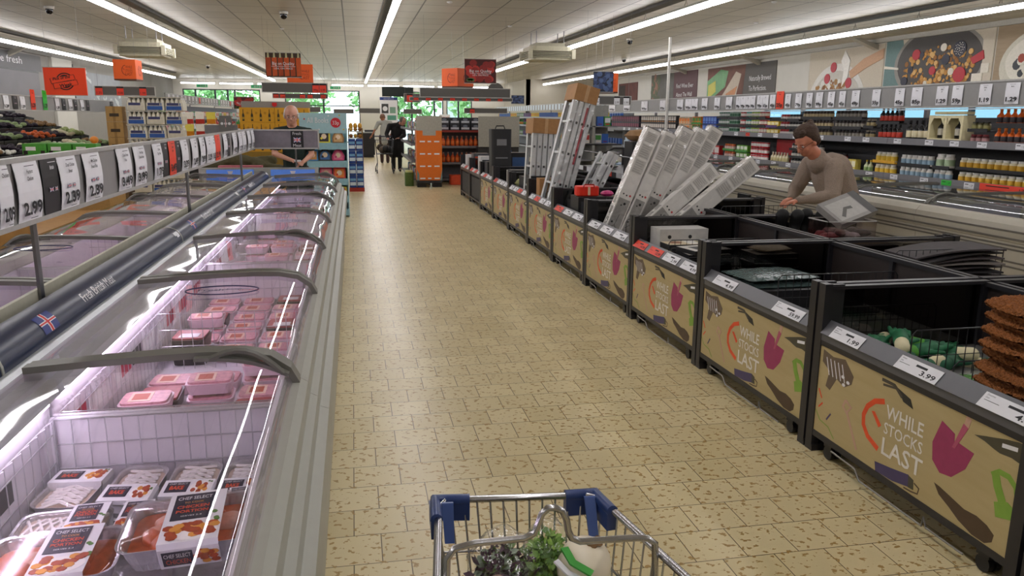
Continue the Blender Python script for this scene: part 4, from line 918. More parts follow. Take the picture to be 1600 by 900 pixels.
run(carton(.11,.08,.14,'1f3f9a','5f86d0'),'snack_box','blue box stacked in two tiers on the upper shelf','snack box',14.03,13.46,U,.115,2,.15)
for c1, c2, a, b, nm in (('2c6a48','c9ccc9',13.4,13.0,'dark green'),('9fb8a8','2c6a48',12.98,12.6,'pale green'),('cc3b33','e8e2da',12.58,12.4,'red'),('2f9a86','e8e2da',12.38,12.22,'teal'),('a9c93a','e8e2da',12.2,11.95,'lime green'),('c23a3a','e8dccb',11.93,11.68,'crimson')):
    run(can(.038,.098,c1,c2),'food_can','%s topped can in black trays on the upper right shelf' % nm,'can',a,b,U,.083,3,.125,tray=BT)
run(carton(.11,.07,.08,'e2c02a','f0e6b0'),'tea_box','yellow box over a purple tray on the upper shelf','box',11.65,11.32,U,.115,2,.12,tray=M('4a2a6a',.5))
run(jar(.034,.085,'a32a30','b9383a','e6dcd8'),'small_jar','red jar in stacked trays beside the yellow boxes','jar',11.28,11.06,U,.075,3,.11,tray=BT)
run(jar(.036,.085,'1d1c1d','26262a','d9d6d0'),'small_jar','black jar with pale label beside the red jars','jar',11.03,10.7,U,.08,3,.11,tray=BT)
run(jar(.037,.10,'3b2a1e','1c1c1e','b8a77e'),'small_jar','dark brown jar with black lid behind the shopper','jar',10.66,9.9,U,.08,3,.125,tray=BT)
run(jar(.037,.10,'2b211c','17171a','8f897d'),'small_jar','dark jar with white label right of the shopper','jar',9.86,9.22,U,.08,3,.125,tray=BT)
run(jar(.038,.10,'1f1f20','8e8778','97885e'),'small_jar','squat dark jar in the black tray left of the red label bottles','jar',9.18,8.98,U,.085,2,.14,tray=BT)
run(bottle(.036,.18,'171314','17171a','c43a26'),'sauce_bottle','black sauce bottle with red label in two tiers','bottle',8.93,8.5,U,.085,2,.195,tray=BT)
run(bottle(.040,.23,'141416','1d1d20','e4d9b4'),'wine_bottle','black bottle with cream label beside the cream display carton','bottle',8.42,8.02,U,.10,1,tray=BT)
t = T('display_carton', 'cream cut-out display carton with two tall black bottles on the upper right shelf', 'display carton', (6.40, 7.70, U))
cc = MB(); fr = ((-.03,0,0),(0,-1,0),(0,0,1))
cc.box(-.03,.12,-.26,.26,0,.05); cc.box(-.03,.12,-.26,-.23,.05,.27); cc.box(-.03,.12,.23,.26,.05,.27); cc.box(-.03,.12,-.02,.02,.05,.27); cc.box(-.03,.12,-.26,.26,.27,.30); cc.box(.115,.12,-.26,.26,.05,.27); cc.box(.02,.12,-.24,.24,.31,.34)
for s_ in (-.13,.13): cc.add([(-.03,s_-.10,.27),(-.03,s_-.055,.27),(-.03,s_-.10,.20),(-.025,s_-.10,.27),(-.025,s_-.055,.27),(-.025,s_-.10,.20)], [(0,1,2),(5,4,3),(0,2,5,3),(1,4,5,2)]); cc.add([(-.03,s_+.10,.27),(-.03,s_+.055,.27),(-.03,s_+.10,.20),(-.025,s_+.10,.27),(-.025,s_+.055,.27),(-.025,s_+.10,.20)], [(2,1,0),(3,4,5),(3,5,2,0),(2,5,4,1)])
cc.build('carton', M('d8cfa6',.6), t)
for s_ in (-.13,.13): place(bottle(.045,.215,'141416','17171a','b9b4a4'),'tall_bottle','tall black bottle standing in the %s window of the cream display carton' % ('right' if s_ < 0 else 'left'),'bottle',None,(6.45,7.70+s_,U+.051))
run(jar(.036,.09,'5a1f26','8a2f36','b98a8a'),'small_jar','maroon jar in trays right of the cream carton','jar',7.40,7.13,U,.08,1,tray=BT)
run(jar(.036,.09,'55512a','2a2a20','8a8450'),'small_jar','olive jar behind and above the maroon jars','jar',7.40,7.13,U+.13,.08,1,tray=BT)
run(bottle(.038,.16,'d2601c','e07a1e','2a2226'),'sauce_bottle','orange capped sauce bottle stacked at the right edge','bottle',7.08,5.0,U,.085,2,.19,tray=BT)
run(carton(.2,.08,.20,'b3262a','d8d0cc'),'drink_carton','red pack on the lower shelf behind the long cartons','pack',13.9,13.15,LO,.21,1)
run(jar(.038,.10,'cf6a58','e0762a','e8c8c0'),'sauce_jar','orange and pink jar in a green tray on the lower shelf','jar',13.1,12.68,LO,.09,2,.13,tray=GT)
run(carton(.12,.08,.10,'6fae3a','e4e8da'),'food_box','bright green box on the lower shelf','box',12.62,12.22,LO,.13,2,.125,tray=GT)
run(can(.042,.10,'b5202a','e8e0dc'),'food_can','red can with white band stacked four high on the lower shelf','can',12.15,11.6,LO,.09,3,.105)
run(bottle(.036,.16,'d8cfae','e8e4d4','c9bd8a'),'sauce_bottle','cream bottle in front of the red panel','bottle',11.5,10.95,LO,.085,1,tray=BT)
tag(MB().box(6.56,6.575,10.95,11.55,LO,1.30).build('red_backboard', M('a3181d',.5)), 'plain red backboard behind the cream bottles on the lower shelf', 'backboard')
run(jar(.036,.09,'1c1c1e','2a2a2d','d6d0c8'),'sauce_jar','black jar with white spots on the lower shelf left of the shopper','jar',10.9,10.1,LO,.08,3,.11,tray=BT)
run(jar(.036,.10,'3b2320','2a2a2d','8a2a2a'),'sauce_jar','dark red jar on the lower shelf hidden behind the shopper','jar',10.05,9.5,LO,.085,2,.12,tray=BT)
run(carton(.09,.08,.15,'d9c65a','efe9c8'),'sauce_box','yellow pack just right of the shopper on the lower shelf','pack',9.48,9.3,LO,.095,1,tray=BT)
run(bottle(.034,.17,'c9cfa8','d9b93a','8fae6a'),'dressing_bottle','clear dressing bottle with green label on the lower shelf','bottle',9.15,8.95,LO,.08,1)
run(jar(.042,.12,'ece2bd','f0ece0','e6c23a'),'mayonnaise_jar','mayonnaise jar in a yellow tray on the lower right shelf','jar',8.92,8.50,LO,.095,2,.15,tray=YT)
run(jar(.040,.115,'e8e4dc','efeee8','9ab8cc'),'mayonnaise_jar','white jar with pale blue label on the lower right shelf','jar',8.45,7.9,LO,.09,2,.14,tray=BT)
run(jar(.040,.115,'e8e4dc','efeee8','9ab8cc'),'mayonnaise_jar','white jar with pale label under the large jars','jar',7.88,7.55,LO,.09,1,tray=BT)
run(jar(.055,.15,'e8e6de','efeee8','a9c09a'),'mayonnaise_jar','large white jar with green label standing above the smaller jars','jar',7.86,7.6,LO+.14,.13,1,tray=BT)
run(jar(.042,.115,'efe6c4','f2efe6','d9a92e'),'mayonnaise_jar','cream jar with yellow label in black trays at the right edge','jar',7.50,5.0,LO,.095,2,.15,tray=BT)
# shelf edge tickets
def edge_ticket(y, z, w, col, lab, grp=None, x=6.349, h=.055, txt='1.29'):
    mb = MB(); fr = ((0,0,0),(0,-1,0),(0,0,1)); mb.poly([(-w/2,-h/2),(w/2,-h/2),(w/2,h/2),(-w/2,h/2)], fr, .002, 0); mb.text(txt, ((-.0025,0,0),(0,-1,0),(0,0,1)), h*.4, 1, at=(w*.1,-h*.2), width=w*.3); mb.poly([(-w*.4,h*.1),(-w*.05,h*.1),(-w*.05,h*.25),(-w*.4,h*.25)], ((-.0025,0,0),(0,-1,0),(0,0,1)), .0004, 1)
    tag(mb.build('shelf_ticket', [col, INK], loc=(x,y,z)), lab, 'price ticket', grp)
y = 5.3; k = 0
while y < 18.5:
    edge_ticket(y, 1.362, .13, TAGRED if k == 14 else PAPER, 'red ticket on the upper shelf edge above the red packs' if k == 14 else 'white price ticket on the upper shelf edge at right', None if k == 14 else 'white tickets of the upper shelf edge'); y += r.uniform(.35,.65); k += 1
y = 7.9; k = 0
while y < 15:
    if not 9.9 < y < 10.4: edge_ticket(y, .94, .13, PAPER, 'white price ticket on the lower shelf edge at right', 'white tickets of the lower shelf edge')
    y += r.uniform(.35,.6); k += 1
edge_ticket(6.65, .945, .85, TAGRED, 'long red offer strip on the lower shelf edge at the right edge of the photo', h=.065, txt='129  159'); edge_ticket(7.55,.94,.15,GREEN,'green price ticket on the lower shelf edge'); edge_ticket(7.22,.94,.14,PAPER,'white ticket between the green and red ones on the lower shelf edge'); edge_ticket(10.35,.94,.2,TAGRED,'red ticket on the lower shelf edge left of the shopper')

# murals on the right wall
def mural(y1, y0, z0, z1, label):
    t = T('wall_mural', label, 'mural', (XR-.012, y1, z0)); return t, y1-y0, z1-z0, ((-.012,0,0),(0,-1,0),(0,0,1))
CREAM = M('cbc3b4',.7,var=.05); 
def base(W, H, m): return MB().box(-.01,.012,-W,0,0,H,0)
t, W, H, fr = mural(21.95, 18.55, 2.2, 3.52, 'wall mural of a hand pouring milk over granola in a white bowl')
mb = base(W, H, 0); mb.disc((W*.42,-.18), 1.35, fr, .002, 1, 40, 1.12, 0, PI) ; mb.disc((W*.42,-.05), 1.12, fr, .004, 2, 40, .80, 0.02, PI-.02)
q = random.Random(1)
for k in range(70): a = q.uniform(.4,2.7); rr = q.uniform(.1,.9); mb.disc((W*.35+rr*math.cos(a), .12+rr*.62*math.sin(a)*.7), q.uniform(.03,.09), fr, .006+.0001*k, q.choice((3,3,4,1)), 8)
for c in ((.98,.55),(1.25,.85),(2.0,.40),(.1,.1)): mb.disc(c, .14, fr, .016, 5, 14)
mb.poly([(1.6,1.0),(1.75,1.28),(2.0,1.0),(1.95,.55),(1.7,.3),(1.75,.75)], fr, .018, 6); mb.poly([(2.0,.7),(2.6,1.0),(3.39,1.2),(3.39,.95),(2.7,.75),(2.1,.5)], fr, .017, 7)
mb.build('mural_print', [CREAM, M('d9d8d4',.5), M('c2bfb8',.5), M('a67c4a',.6,var=.3,sc=30), M('8a5a34',.6), M('b52a3c',.5), M('e6e4e0',.4), M('c9a284',.6)], t)
t, W, H, fr = mural(18.48, 14.95, 2.2, 3.57, 'wall mural of granola with berries in a large dark bowl')
mb = base(W, H, 0); mb.poly([(0,0),(.5,0),(.8,.7),(.6,1.36),(0,1.36)], fr, .001, 7); mb.disc((W*.53,.72), 1.5, fr, .002, 1, 40, .86); mb.disc((W*.53,.74), 1.38, fr, .004, 2, 40, .78); mb.poly([(W-.25,0),(W,0),(W,H),(W-.35,H)], fr, .003, 0)
for k in range(190):
    a = q.uniform(0,2*PI); rr = math.sqrt(q.random()); mb.disc((W*.53+rr*1.15*math.cos(a), .58+rr*.50*math.sin(a)), q.uniform(.025,.07), fr, .006+.00005*k, q.choice((3,3,3,4,8)), 7)
for c, rr, m_ in (((1.15,.95),.14,5),((1.35,.93),.08,6),((1.75,.55),.11,5),((2.15,.78),.13,6),((2.55,.98),.20,6),((2.62,.42),.19,5),((1.0,.6),.1,6),((2.35,.5),.09,9),((.8,.35),.12,6),((1.55,.28),.06,9),((2.05,1.05),.1,9),((2.9,.9),.07,8)): mb.disc(c, rr, fr, .018, m_, 14, rr*.9)
for a in range(26): mb.disc((2.55+.15*math.cos(a*2.4)*math.sqrt(a/26), .98+.15*math.sin(a*2.4)*math.sqrt(a/26)), .012, fr, .021, 9, 6)
mb.poly([(.0,.75),(.55,.68),(.55,.63),(0,.68)], fr, .02, 9); mb.bx((-.02,-3.15,.3),(.02,.3,.24),9); mb.bx((-.02,-3.35,.52),(.02,.22,.2),9); mb.poly([(2.9,.75),(3.25,.9),(3.3,.72),(3.0,.62)], fr, .02, 5)
mb.build('mural_print', [CREAM, M('85827c',.4), M('3f3a38',.5), M('c28d42',.6,var=.3,sc=30), M('96642e',.6), M('b32030',.5), M('1f2036',.5), M('5f7f80',.5), M('d9b070',.6), M('e0dcd0',.5)], t)
t, W, H, fr = mural(14.9, 11.6, 2.2, 3.62, 'wall mural of berries in a pale glass bowl at the right edge of the photo')
mb = base(W, H, 0); mb.disc((1.5,.5), 1.35, fr, .002, 1, 40, .8); mb.disc((1.5,.58), 1.2, fr, .004, 2, 40, .6)
for k in range(60): a = q.uniform(0,2*PI); rr = math.sqrt(q.random()); mb.disc((1.4+rr*.9*math.cos(a), .5+rr*.35*math.sin(a)), q.uniform(.04,.12), fr, .006+.0001*k, q.choice((3,4,2)), 9)
mb.build('mural_print', [wood_mat('mural_wood','a89478','8d7a60'), M('c9c7b8',.4), M('dedbd0',.5), M('9c3a24',.5), M('2a3038',.5)], t)
t, W, H, fr = mural(28.9, 23.85, 2.0, 3.46, 'wall mural of a green bottle and beer glass reading Naturally Brewed To Perfection')
mb = base(W, H, 0); mb.poly([(0,0),(2.8,0),(3.0,H),(0,H)], fr, .001, 1); mb.poly([(0,.2),(1.5,.75),(1.7,1.3),(1.1,1.38),(0,1.0)], fr, .003, 2); mb.poly([(.1,.35),(.75,.6),(.7,1.0),(.1,.85)], fr, .005, 3); mb.poly([(1.3,0),(2.2,.0),(2.7,1.15),(2.3,1.25),(1.3,.45)], fr, .004, 5); mb.poly([(1.5,.05),(2.1,.05),(2.45,.75),(1.6,.5)], fr, .006, 4)
mb.text('Naturally Brewed', fr, .17, 6, width=1.45, at=(3.3,.88), th=.004); mb.text('To Perfection.', fr, .17, 6, width=1.2, at=(3.3,.55), th=.004); mb.stroke([(3.3,.35),(4.7,.35)], .025, fr, .003, 6); mb.stroke([(3.3,.22),(4.6,.22)], .025, fr, .003, 6)
mb.build('mural_print', [M('55524f',.6), M('6a4234',.6,var=.2,sc=3), M('3c8a3a',.4,var=.2,sc=5), M('c6c24a',.5), M('b5702a',.4,var=.2,sc=6), M('b9ab98',.5), PAPER], t)
t, W, H, fr = mural(34.8, 29.85, 2.0, 3.5, 'wall mural reading Find Wine Ever About The Wall beside pale grapes')
mb = base(W, H, 0); mb.poly([(0,0),(2.6,0),(2.6,H),(0,H)], fr, .001, 1)
for k in range(60): mb.disc((q.uniform(.1,1.0), q.uniform(.1,1.4)), q.uniform(.08,.16), fr, .002+.0001*k, q.choice((2,3)), 9)
mb.text('Find Wine Ever', fr, .17, 4, width=1.7, at=(2.9,.85), th=.004); mb.text('About The Wall', fr, .17, 4, width=1.6, at=(2.9,.5), th=.004); mb.stroke([(2.9,.28),(4.0,.28)], .03, fr, .003, 4)
mb.build('mural_print', [M('5a3a40',.6), M('5d5c58',.6,var=.2,sc=2), M('8f6a58',.6), M('57604a',.6), PAPER], t)
t, W, H, fr = mural(29.85+9.5, 36.6, 2.1, 3.3, 'dark red wall mural far off behind the blueberry sign'); mb = base(W, H, 0); mb.poly([(.1,.1),(1.0,.1),(1.0,1.1),(.1,1.1)], fr, .002, 1); mb.build('mural_print', [M('5a2a22',.6,var=.2,sc=3), M('2a201c',.6,var=.3,sc=5)], t)
# electrical pole
p_ = T('service_pole', 'thin white service pole rising behind the freezers through the price strip', 'pole', (6.315, 15.55, 0)); MB().rbox((0,0,1.6),(.055,.055,3.2),.015).build('pole', M('cfcec8',.4), p_); MB().box(-.03,.03,-.06,.06,0,.03).build('foot_plate', STEEL, p_)
# the shopper at the bins
J = dict(pel=(4.70,7.0,.82),chest=(4.58,6.99,1.10),neck=(4.40,6.96,1.24),head=(4.24,6.93,1.40),shR=(4.50,6.83,1.16),shL=(4.44,7.15,1.17),elR=(4.42,6.70,.90),haR=(4.12,6.82,.845),elL=(4.36,7.24,.92),haL=(4.20,7.05,.84),
  hdR=(-1,.1,-.25),hdL=(-1,-.2,-.3),hipR=(4.72,6.91,.82),hipL=(4.72,7.09,.82),knR=(4.66,6.90,.46),knL=(4.68,7.10,.46),anR=(4.74,6.90,.08),anL=(4.76,7.10,.08),foot=(-1,0,0))
person('older woman in a taupe knitted jumper leaning over the black bins at right', J, M('cc8468',.5,var=.05), '9a897b', '2c2628', '4a382c', 1.0, headfwd=(-.9,-.25,-.62), glasses=True, thick=1.30, hs=1.16, tex=.016)
# ---------------------------------------------------------------- hanging signs
def wires(t, xs, z0, z1=ZC):
    m = MB()
    for x in xs: m.tube([(x,0,z0),(x,0,z1)], .0022, n=4)
    m.build('hanging_wire', STEEL, t)
def hang(label, x0, x1, z0, z1, y, base_m, draw, mats, cat='hanging sign', name='hanging_sign'):
    w, h = x1-x0, z1-z0; t = T(name, label, cat, ((x0+x1)/2, y, z0)); mb = MB().box(-w/2,w/2,-.015,.015,0,h,0)
    draw(mb, ((-w/2,-.0155,0),(1,0,0),(0,0,1)), w, h); mb.build('sign_board', [base_m]+mats, t); fm = MB().box(-w/2-.012,w/2+.012,-.02,.02,-.012,0).box(-w/2-.012,w/2+.012,-.02,.02,h,h+.012); fm.build('edge_rail', M('8c3a22' if base_m is ORANGE else 'a9a8a4',.4), t)
    wires(t, (-w*.4, w*.4), h+.01, ZC-z0); return t
def d_pick(mb, fr, w, h):
    mb.disc((w*.5,h*.5), w*.22, fr, .002, 1, 28); mb.disc((w*.5,h*.5), w*.19, fr, .003, 0, 28)
    mb.disc((w*.5,h*.5), w*.17, fr, .004, 1, 28)
    for cx, cy, s in ((.5,.60,1),(.56,.41,1)):
        a = [(w*(cx-.33),h*(cy-.20)),(w*(cx+.25),h*(cy-.02)),(w*(cx+.22),h*(cy+.16)),(w*(cx-.36),h*(cy+.0))]
        mb.poly([(p[0],p[1]) for p in a], fr, .006, 1); mb.poly([(w*cx+(p[0]-w*cx)*.96, h*cy+(p[1]-h*cy)*.9) for p in a], fr, .008, 0)
    o, u, v = (Vector(k) for k in fr); u2 = (u+v*.18).normalized(); f2 = (o+u.cross(v).normalized()*.009, u2, v)
    mb.text('Pick of the', f2, h*.105, 1, width=w*.42, at=(w*.22,h*.47), bold=.03); mb.text('Week', f2, h*.12, 1, width=w*.32, at=(w*.36,h*.18), bold=.03)
hang('bright orange hanging sign reading Pick of the Week over the produce aisle', -5.44,-4.74,1.93,2.41,16, M('f0451a',.5,var=.02), d_pick, [M('2a1410',.5)])
def wsl_face(mb, fr, w, h, m=1):
    A = [(w*.30,h*.72),(w*.22,h*.70),(w*.14,h*.58),(w*.13,h*.45),(w*.18,h*.32),(w*.30,h*.24)]; A = [(a+w*.25,b) for a,b in A]; mb.stroke(A, w*.03, fr, .002, m); mb.stroke([(w*.42,h*.6),(w*.5,h*.5)], w*.02, fr, .002, m)
    mb.text('WHILE', fr, h*.13, m, width=w*.30, at=(w*.55,h*.58), th=.002); mb.text('STOCKS', fr, h*.11, m, width=w*.30, at=(w*.55,h*.42), th=.002); mb.text('LAST', fr, h*.15, m, width=w*.31, at=(w*.54,h*.23), th=.002)
def cube(label, x, y, z, s, h, rz):
    t = T('hanging_cube', label, 'hanging sign', (x,y,z), rz); mb = MB().box(-s/2,s/2,-s/2,s/2,.03,h,0).box(-s/2,s/2,-s/2,s/2,0,.03,2)
    for k in range(4):
        R = Matrix.Rotation(k*PI/2,3,'Z'); fr = (R@Vector((-s/2,-s/2-.001,0)), R@Vector((1,0,0)), (0,0,1)); wsl_face(mb, fr, s, h)
    mb.build('cube_body', [M('f0641f',.5,var=.02), M('9c3413',.5), M('5a3020',.5)], t); wires(t, (-s*.35,s*.35), h, ZC-z)
cube('orange WHILE STOCKS LAST cube hanging at left over the drinks pallet', -4.82, 19.2, 2.32, .46, .44, -.05)
cube('orange WHILE STOCKS LAST cube hanging behind the carrot sign', -1.28, 21.2, 2.38, .62, .47, .1)
cube('orange WHILE STOCKS LAST cube hanging left of the strawberry sign', 2.62, 20.3, 2.32, .56, .46, .65)
def d_carrot(mb, fr, w, h):
    for k in range(6):
        x = w*(.08+.17*k); mb.poly([(x-w*.07,h*.8),(x+w*.07,h*.82),(x+w*.075,h*.05),(x-w*.06,h*.03)], fr, .002+.0005*k, 1 if k % 2 else 2); mb.poly([(x-w*.03,h*.8),(x+w*.03,h*.8),(x+w*.02,h),(x-w*.02,h)], fr, .004, 3)
    mb.text('Big on Quality', fr, h*.13, 4, width=w*.62, at=(w*.5,h*.5), align='c', th=.008); mb.stroke([(w*.16,h*.44),(w*.84,h*.44)], h*.012, fr, .007, 4); mb.text('LIDL ON PRICE', fr, h*.07, 4, width=w*.52, at=(w*.5,h*.32), align='c', th=.008)
hang('square hanging sign of bunched carrots reading Big on Quality', -1.88,-1.11,2.45,2.97,19, M('3a2a18',.6), d_carrot, [M('c4521a',.5,var=.1), M('a8400f',.5,var=.1), M('b7b48a',.5), PAPER])
def d_straw(mb, fr, w, h):
    q = random.Random(4)
    for k in range(26): mb.disc((w*q.uniform(.1,.9), h*q.uniform(.1,.9)), w*.12, fr, .001+.0002*k, 1+k % 2, 12, h*.14)
    for k in range(5): mb.disc((w*(.1+.04*k), h*(.12+.03*(k%2))), w*.05, fr, .0075, 3, 8)
    mb.text('Big on Quality', fr, h*.12, 4, width=w*.7, at=(w*.5,h*.45), align='c', th=.010); mb.stroke([(w*.16,h*.40),(w*.84,h*.40)], h*.012, fr, .009, 4); mb.text('LIDL ON PRICE', fr, h*.06, 4, width=w*.5, at=(w*.5,h*.30), align='c', th=.010)
hang('square hanging sign of strawberries reading Big on Quality', 2.62,3.37,2.39,2.93,19, M('4a1a16',.6), d_straw, [M('b8322a',.4,var=.2,sc=80), M('8e2420',.4,var=.2,sc=80), M('5d7a4a',.5), PAPER])
def d_blue(mb, fr, w, h):
    q = random.Random(5)
    for k in range(34): mb.disc((w*q.uniform(.08,.92), h*q.uniform(.08,.92)), w*.11, fr, .001+.0002*k, 1+k % 2, 12, h*.11)
hang('square hanging sign of blueberries above the right gondola', 4.87,5.29,2.13,2.53,16, M('1f2638',.6), d_blue, [M('4a5e86',.5,var=.2,sc=60), M('33436a',.5,var=.2,sc=60)])
cube('orange cube hanging just behind the blueberry sign', 5.36, 16.6, 2.12, .36, .42, .0)
hang('small blueberry sign hanging at the right end of the long grey header', 4.36,4.72,1.98,2.2,22.1, M('1f2638',.6), d_blue, [M('4a5e86',.5,var=.2,sc=60), M('33436a',.5,var=.2,sc=60)])
hang('small strawberry sign hanging over the far left shelves', -3.3,-2.75,1.78,2.1,24, M('4a1a16',.6), d_straw, [M('b8322a',.4), M('8e2420',.4), M('5d7a4a',.5), PAPER])
t = T('round_sign', 'round dark hanging disc sign behind the strawberry sign', 'hanging sign', (4.6,26,2.42)); MB().lathe([(.001,-.02),(.28,-.02),(.28,.02),(.001,.02)], n=20).build('disc_panel', M('4c4a46',.6), t, rot=(PI/2,0,0)); wires(t, (-.1,.1), .26, ZC-2.42)
def header(label, x0, x1, z0, z1, y, cards, cm=TAGRED, m='5c5a57'):
    w, h = x1-x0, z1-z0; t = T('header_board', label, 'hanging sign', ((x0+x1)/2, y, z0)); MB().box(-w/2,w/2,-.012,.012,0,h).build('panel', M(m,.5,var=.02), t)
    MB().box(-w/2-.01,w/2+.01,-.018,.018,-.012,.004).box(-w/2-.01,w/2+.01,-.018,.018,h-.004,h+.01).box(-w/2-.01,-w/2+.004,-.018,.018,0,h).box(w/2-.004,w/2+.01,-.018,.018,0,h).build('edge_rail', M('b5b4b0',.4), t)
    wires(t, (-w*.45,w*.45), h, ZC-z0)
    for i, (u, cw, tx) in enumerate(cards):
        ch = min(h*1.0, cw*1.6); mb = MB(); fr = ((0,-.02,0),(1,0,0),(0,0,1)); mb.poly([(-cw/2,0),(cw/2,0),(cw/2,ch),(-cw/2,ch)], fr, .002, 0); mb.poly([(-cw/2,ch*.8),(cw/2,ch*.8),(cw/2,ch),(-cw/2,ch)], fr, .003, 1); mb.text(tx, fr, ch*.25, 1, width=cw*.7, at=(0,ch*.15), align='c', th=.004)
        o = mb.build('price_card', [cm, INK], loc=(x0+w*u, y, z0+(h-ch)/2)); nm = 'red' if cm is TAGRED else 'white'
        tag(o, '%s price card, %s from the left, on the %s' % (nm, ['first','second','third','fourth','fifth','sixth','seventh','eighth','ninth'][i], label.split(',')[0]), 'price card')
header('grey header with three red cards, left of the drinks pallet', -5.04,-3.92,1.97,2.14,17.5, ((.07,.13,'1.25'),(.42,.13,'10.00'),(.80,.13,'1.99')))
header('upper grey header under the carrot sign, red cards at right', -1.88,-.52,2.09,2.28,18, ((.82,.14,'99p'),(.93,.14,'3.99')))
header('lower grey header under the carrot sign, with red cards', -2.04,-.64,2.05,2.16,22, ((.06,.13,'1.99'),(.18,.13,'1.99'),(.54,.13,'85p'),(.68,.13,'85p'),(.92,.13,'79p')))
header('long grey header at right of the aisle, no cards', 1.4,3.32,2.01,2.19,17, ())
header('low grey header with eight red cards, behind the long one', 1.53,4.36,2.035,2.115,22, tuple((.06+.117*k,.13,v) for k, v in enumerate(('7.99','4.99','1.69','99p','1.99','1.79','7.99','7.99'))))
header('short grey header with one red card, near the dark awning', 1.42,1.85,2.0,2.22,22.6, ((.35,.16,'1.99'),))
header('grey header over the right gondola, white cards', 4.52,5.51,1.87,2.03,15.5, ((.05,.12,'1.49'),(.27,.12,'1.69'),(.70,.12,'2.99'),(.90,.12,'1.99')), PAPER)
header('far grey header with one red card, above the white counter panel', 3.3,4.6,1.72,1.86,24, ((.18,.14,'99p'),))
for x0, x1, z0, z1, y, l in ((-.9,.05,1.72,1.92,40,'small grey till header hanging far off left of the pier'),(.25,1.05,1.72,1.9,32,'small grey header hanging above the bread rack'),(2.1,2.85,1.72,1.9,34,'small grey till header hanging right of the poster banner'),(-2.1,-1.3,1.75,1.95,34,'small grey header hanging behind the books stand')):
    header(l, x0, x1, z0, z1, y, ())

# ---------------------------------------------------------------- produce stand on the left
t = board('price_board', 'grey price board over the produce stand at the left edge', 'sign', -5.4, 11.0, 20.0, 1.65, 1.89); MB().tube([(0,-4,-.7),(0,-4,0)], .015).tube([(0,3.9,-.7),(0,3.9,0)], .015).build('post', STEEL, t)
for i, (y, kd) in enumerate(((13.5,'w'),(14.1,'w'),(14.45,'k'),(14.75,'w'),(15.2,'r'),(15.75,'g'),(16.35,'w'),(16.7,'k'),(17.05,'w'),(17.35,'k'),(17.75,'w'),(18.1,'k'),(19.8,'k'))):
    col = {'w':PAPER,'k':M('1c1b1e',.5),'r':M('f0431e',.5,var=.02),'g':GREEN}[kd]; h = .34 if kd in 'rg' else .21
    mb, ms = price_card(.2, h, ['Fruit'], '' if kd == 'k' else '1.29', col, kd == 'k', .006, kd == 'k'); o = mb.build('price_card', ms, loc=(-5.385, y, 1.77+(.06 if kd in 'rg' else 0)))
    tag(o, {'w':'white','k':'black flag','r':'orange','g':'bright green'}[kd]+' price card on the produce board' + {'r':', standing taller than the rest','g':', beside the orange one'}.get(kd, ''), 'price card', None if kd in 'rg' else {'w':'white cards','k':'black flag cards'}[kd]+' of the produce board')
t = T('produce_stand', 'black tiered produce stand with sloping crates at the left edge', 'display stand', (-5.35, 16.4, 0)); L = 4.6
st = MB(); st.box(-2.2,-.0,-L,L-.8,0,.78); 
for k in range(4): st.box(-.55-.55*k,-.0-.55*k,-L,L-.8,.78+.19*k,.82+.19*k)
st.box(-2.26,-2.2,-L,L-.8,0,1.75); st.build('stand_body', BLACK, t); MB().box(-.02,.0,-L,L-.8,.82,.90).build('edge_rail', RAIL, t); MB().box(-.6,.02,-L-.12,-L,0,1.62).build('end_panel', M('1e1e22',.5), t)
crates = MB().box(-.25,.25,-.27,.27,0,.015).box(-.25,-.235,-.27,.27,.015,.13).box(.235,.25,-.27,.27,.015,.11).box(-.235,.235,-.27,-.255,.015,.11).box(-.235,.235,.255,.27,.015,.11).mesh('crate', BLACK)
kinds = [('tomato','orange and red tomato','d4622a',.045),('parsnip','pale cream root vegetable','d9cfae',.05),('lettuce','pale green lettuce','a9b878',.07),('mushroom','white mushroom','e0dcd0',.04),('potato','brown potato','8a6a40',.05),('aubergine','dark purple aubergine','2a1f2c',.052),('leek','green and white leek','93a874',.05)]
kme = []
for nm, lb, c, rr in kinds: kme.append(MB().ell((0,0,rr*.8),(rr*(1.25 if nm in ('parsnip','leek','aubergine') else 1),rr*(.85 if nm in ('parsnip','leek','aubergine') else 1),rr*.8),0,8,6).mesh(nm, M(c,.5,var=.2,sc=30)))
q = random.Random(9)
for k in range(4):
    for j in range(14):
        y = 12.1+.57*j+.0; x = -5.35-.285-.55*k; z = .87+.19*k
        o = place(crates, 'crate', 'black plastic produce crate on the tiered stand at left', 'crate', 'produce crates', (x,y,z)); o.rotation_euler = (0,.18,0)
        ki = q.choice((0,1,2,3,4,5,6)) if k < 2 else q.choice((4,5,5,5,0,3,6))
        for a in range(9 if k < 3 else 6): place(kme[ki], kinds[ki][0], '%s in a black crate on the produce stand' % kinds[ki][1], 'vegetable', kinds[ki][0]+' on the stand', (x+.13*(a%3-1)+q.uniform(-.02,.02), y+.15*(a//3-1), z+.03-.024*(a%3-1)+q.uniform(0,.05)+.045), rot=(0,q.uniform(-.2,.2),q.uniform(-.3,.3)))
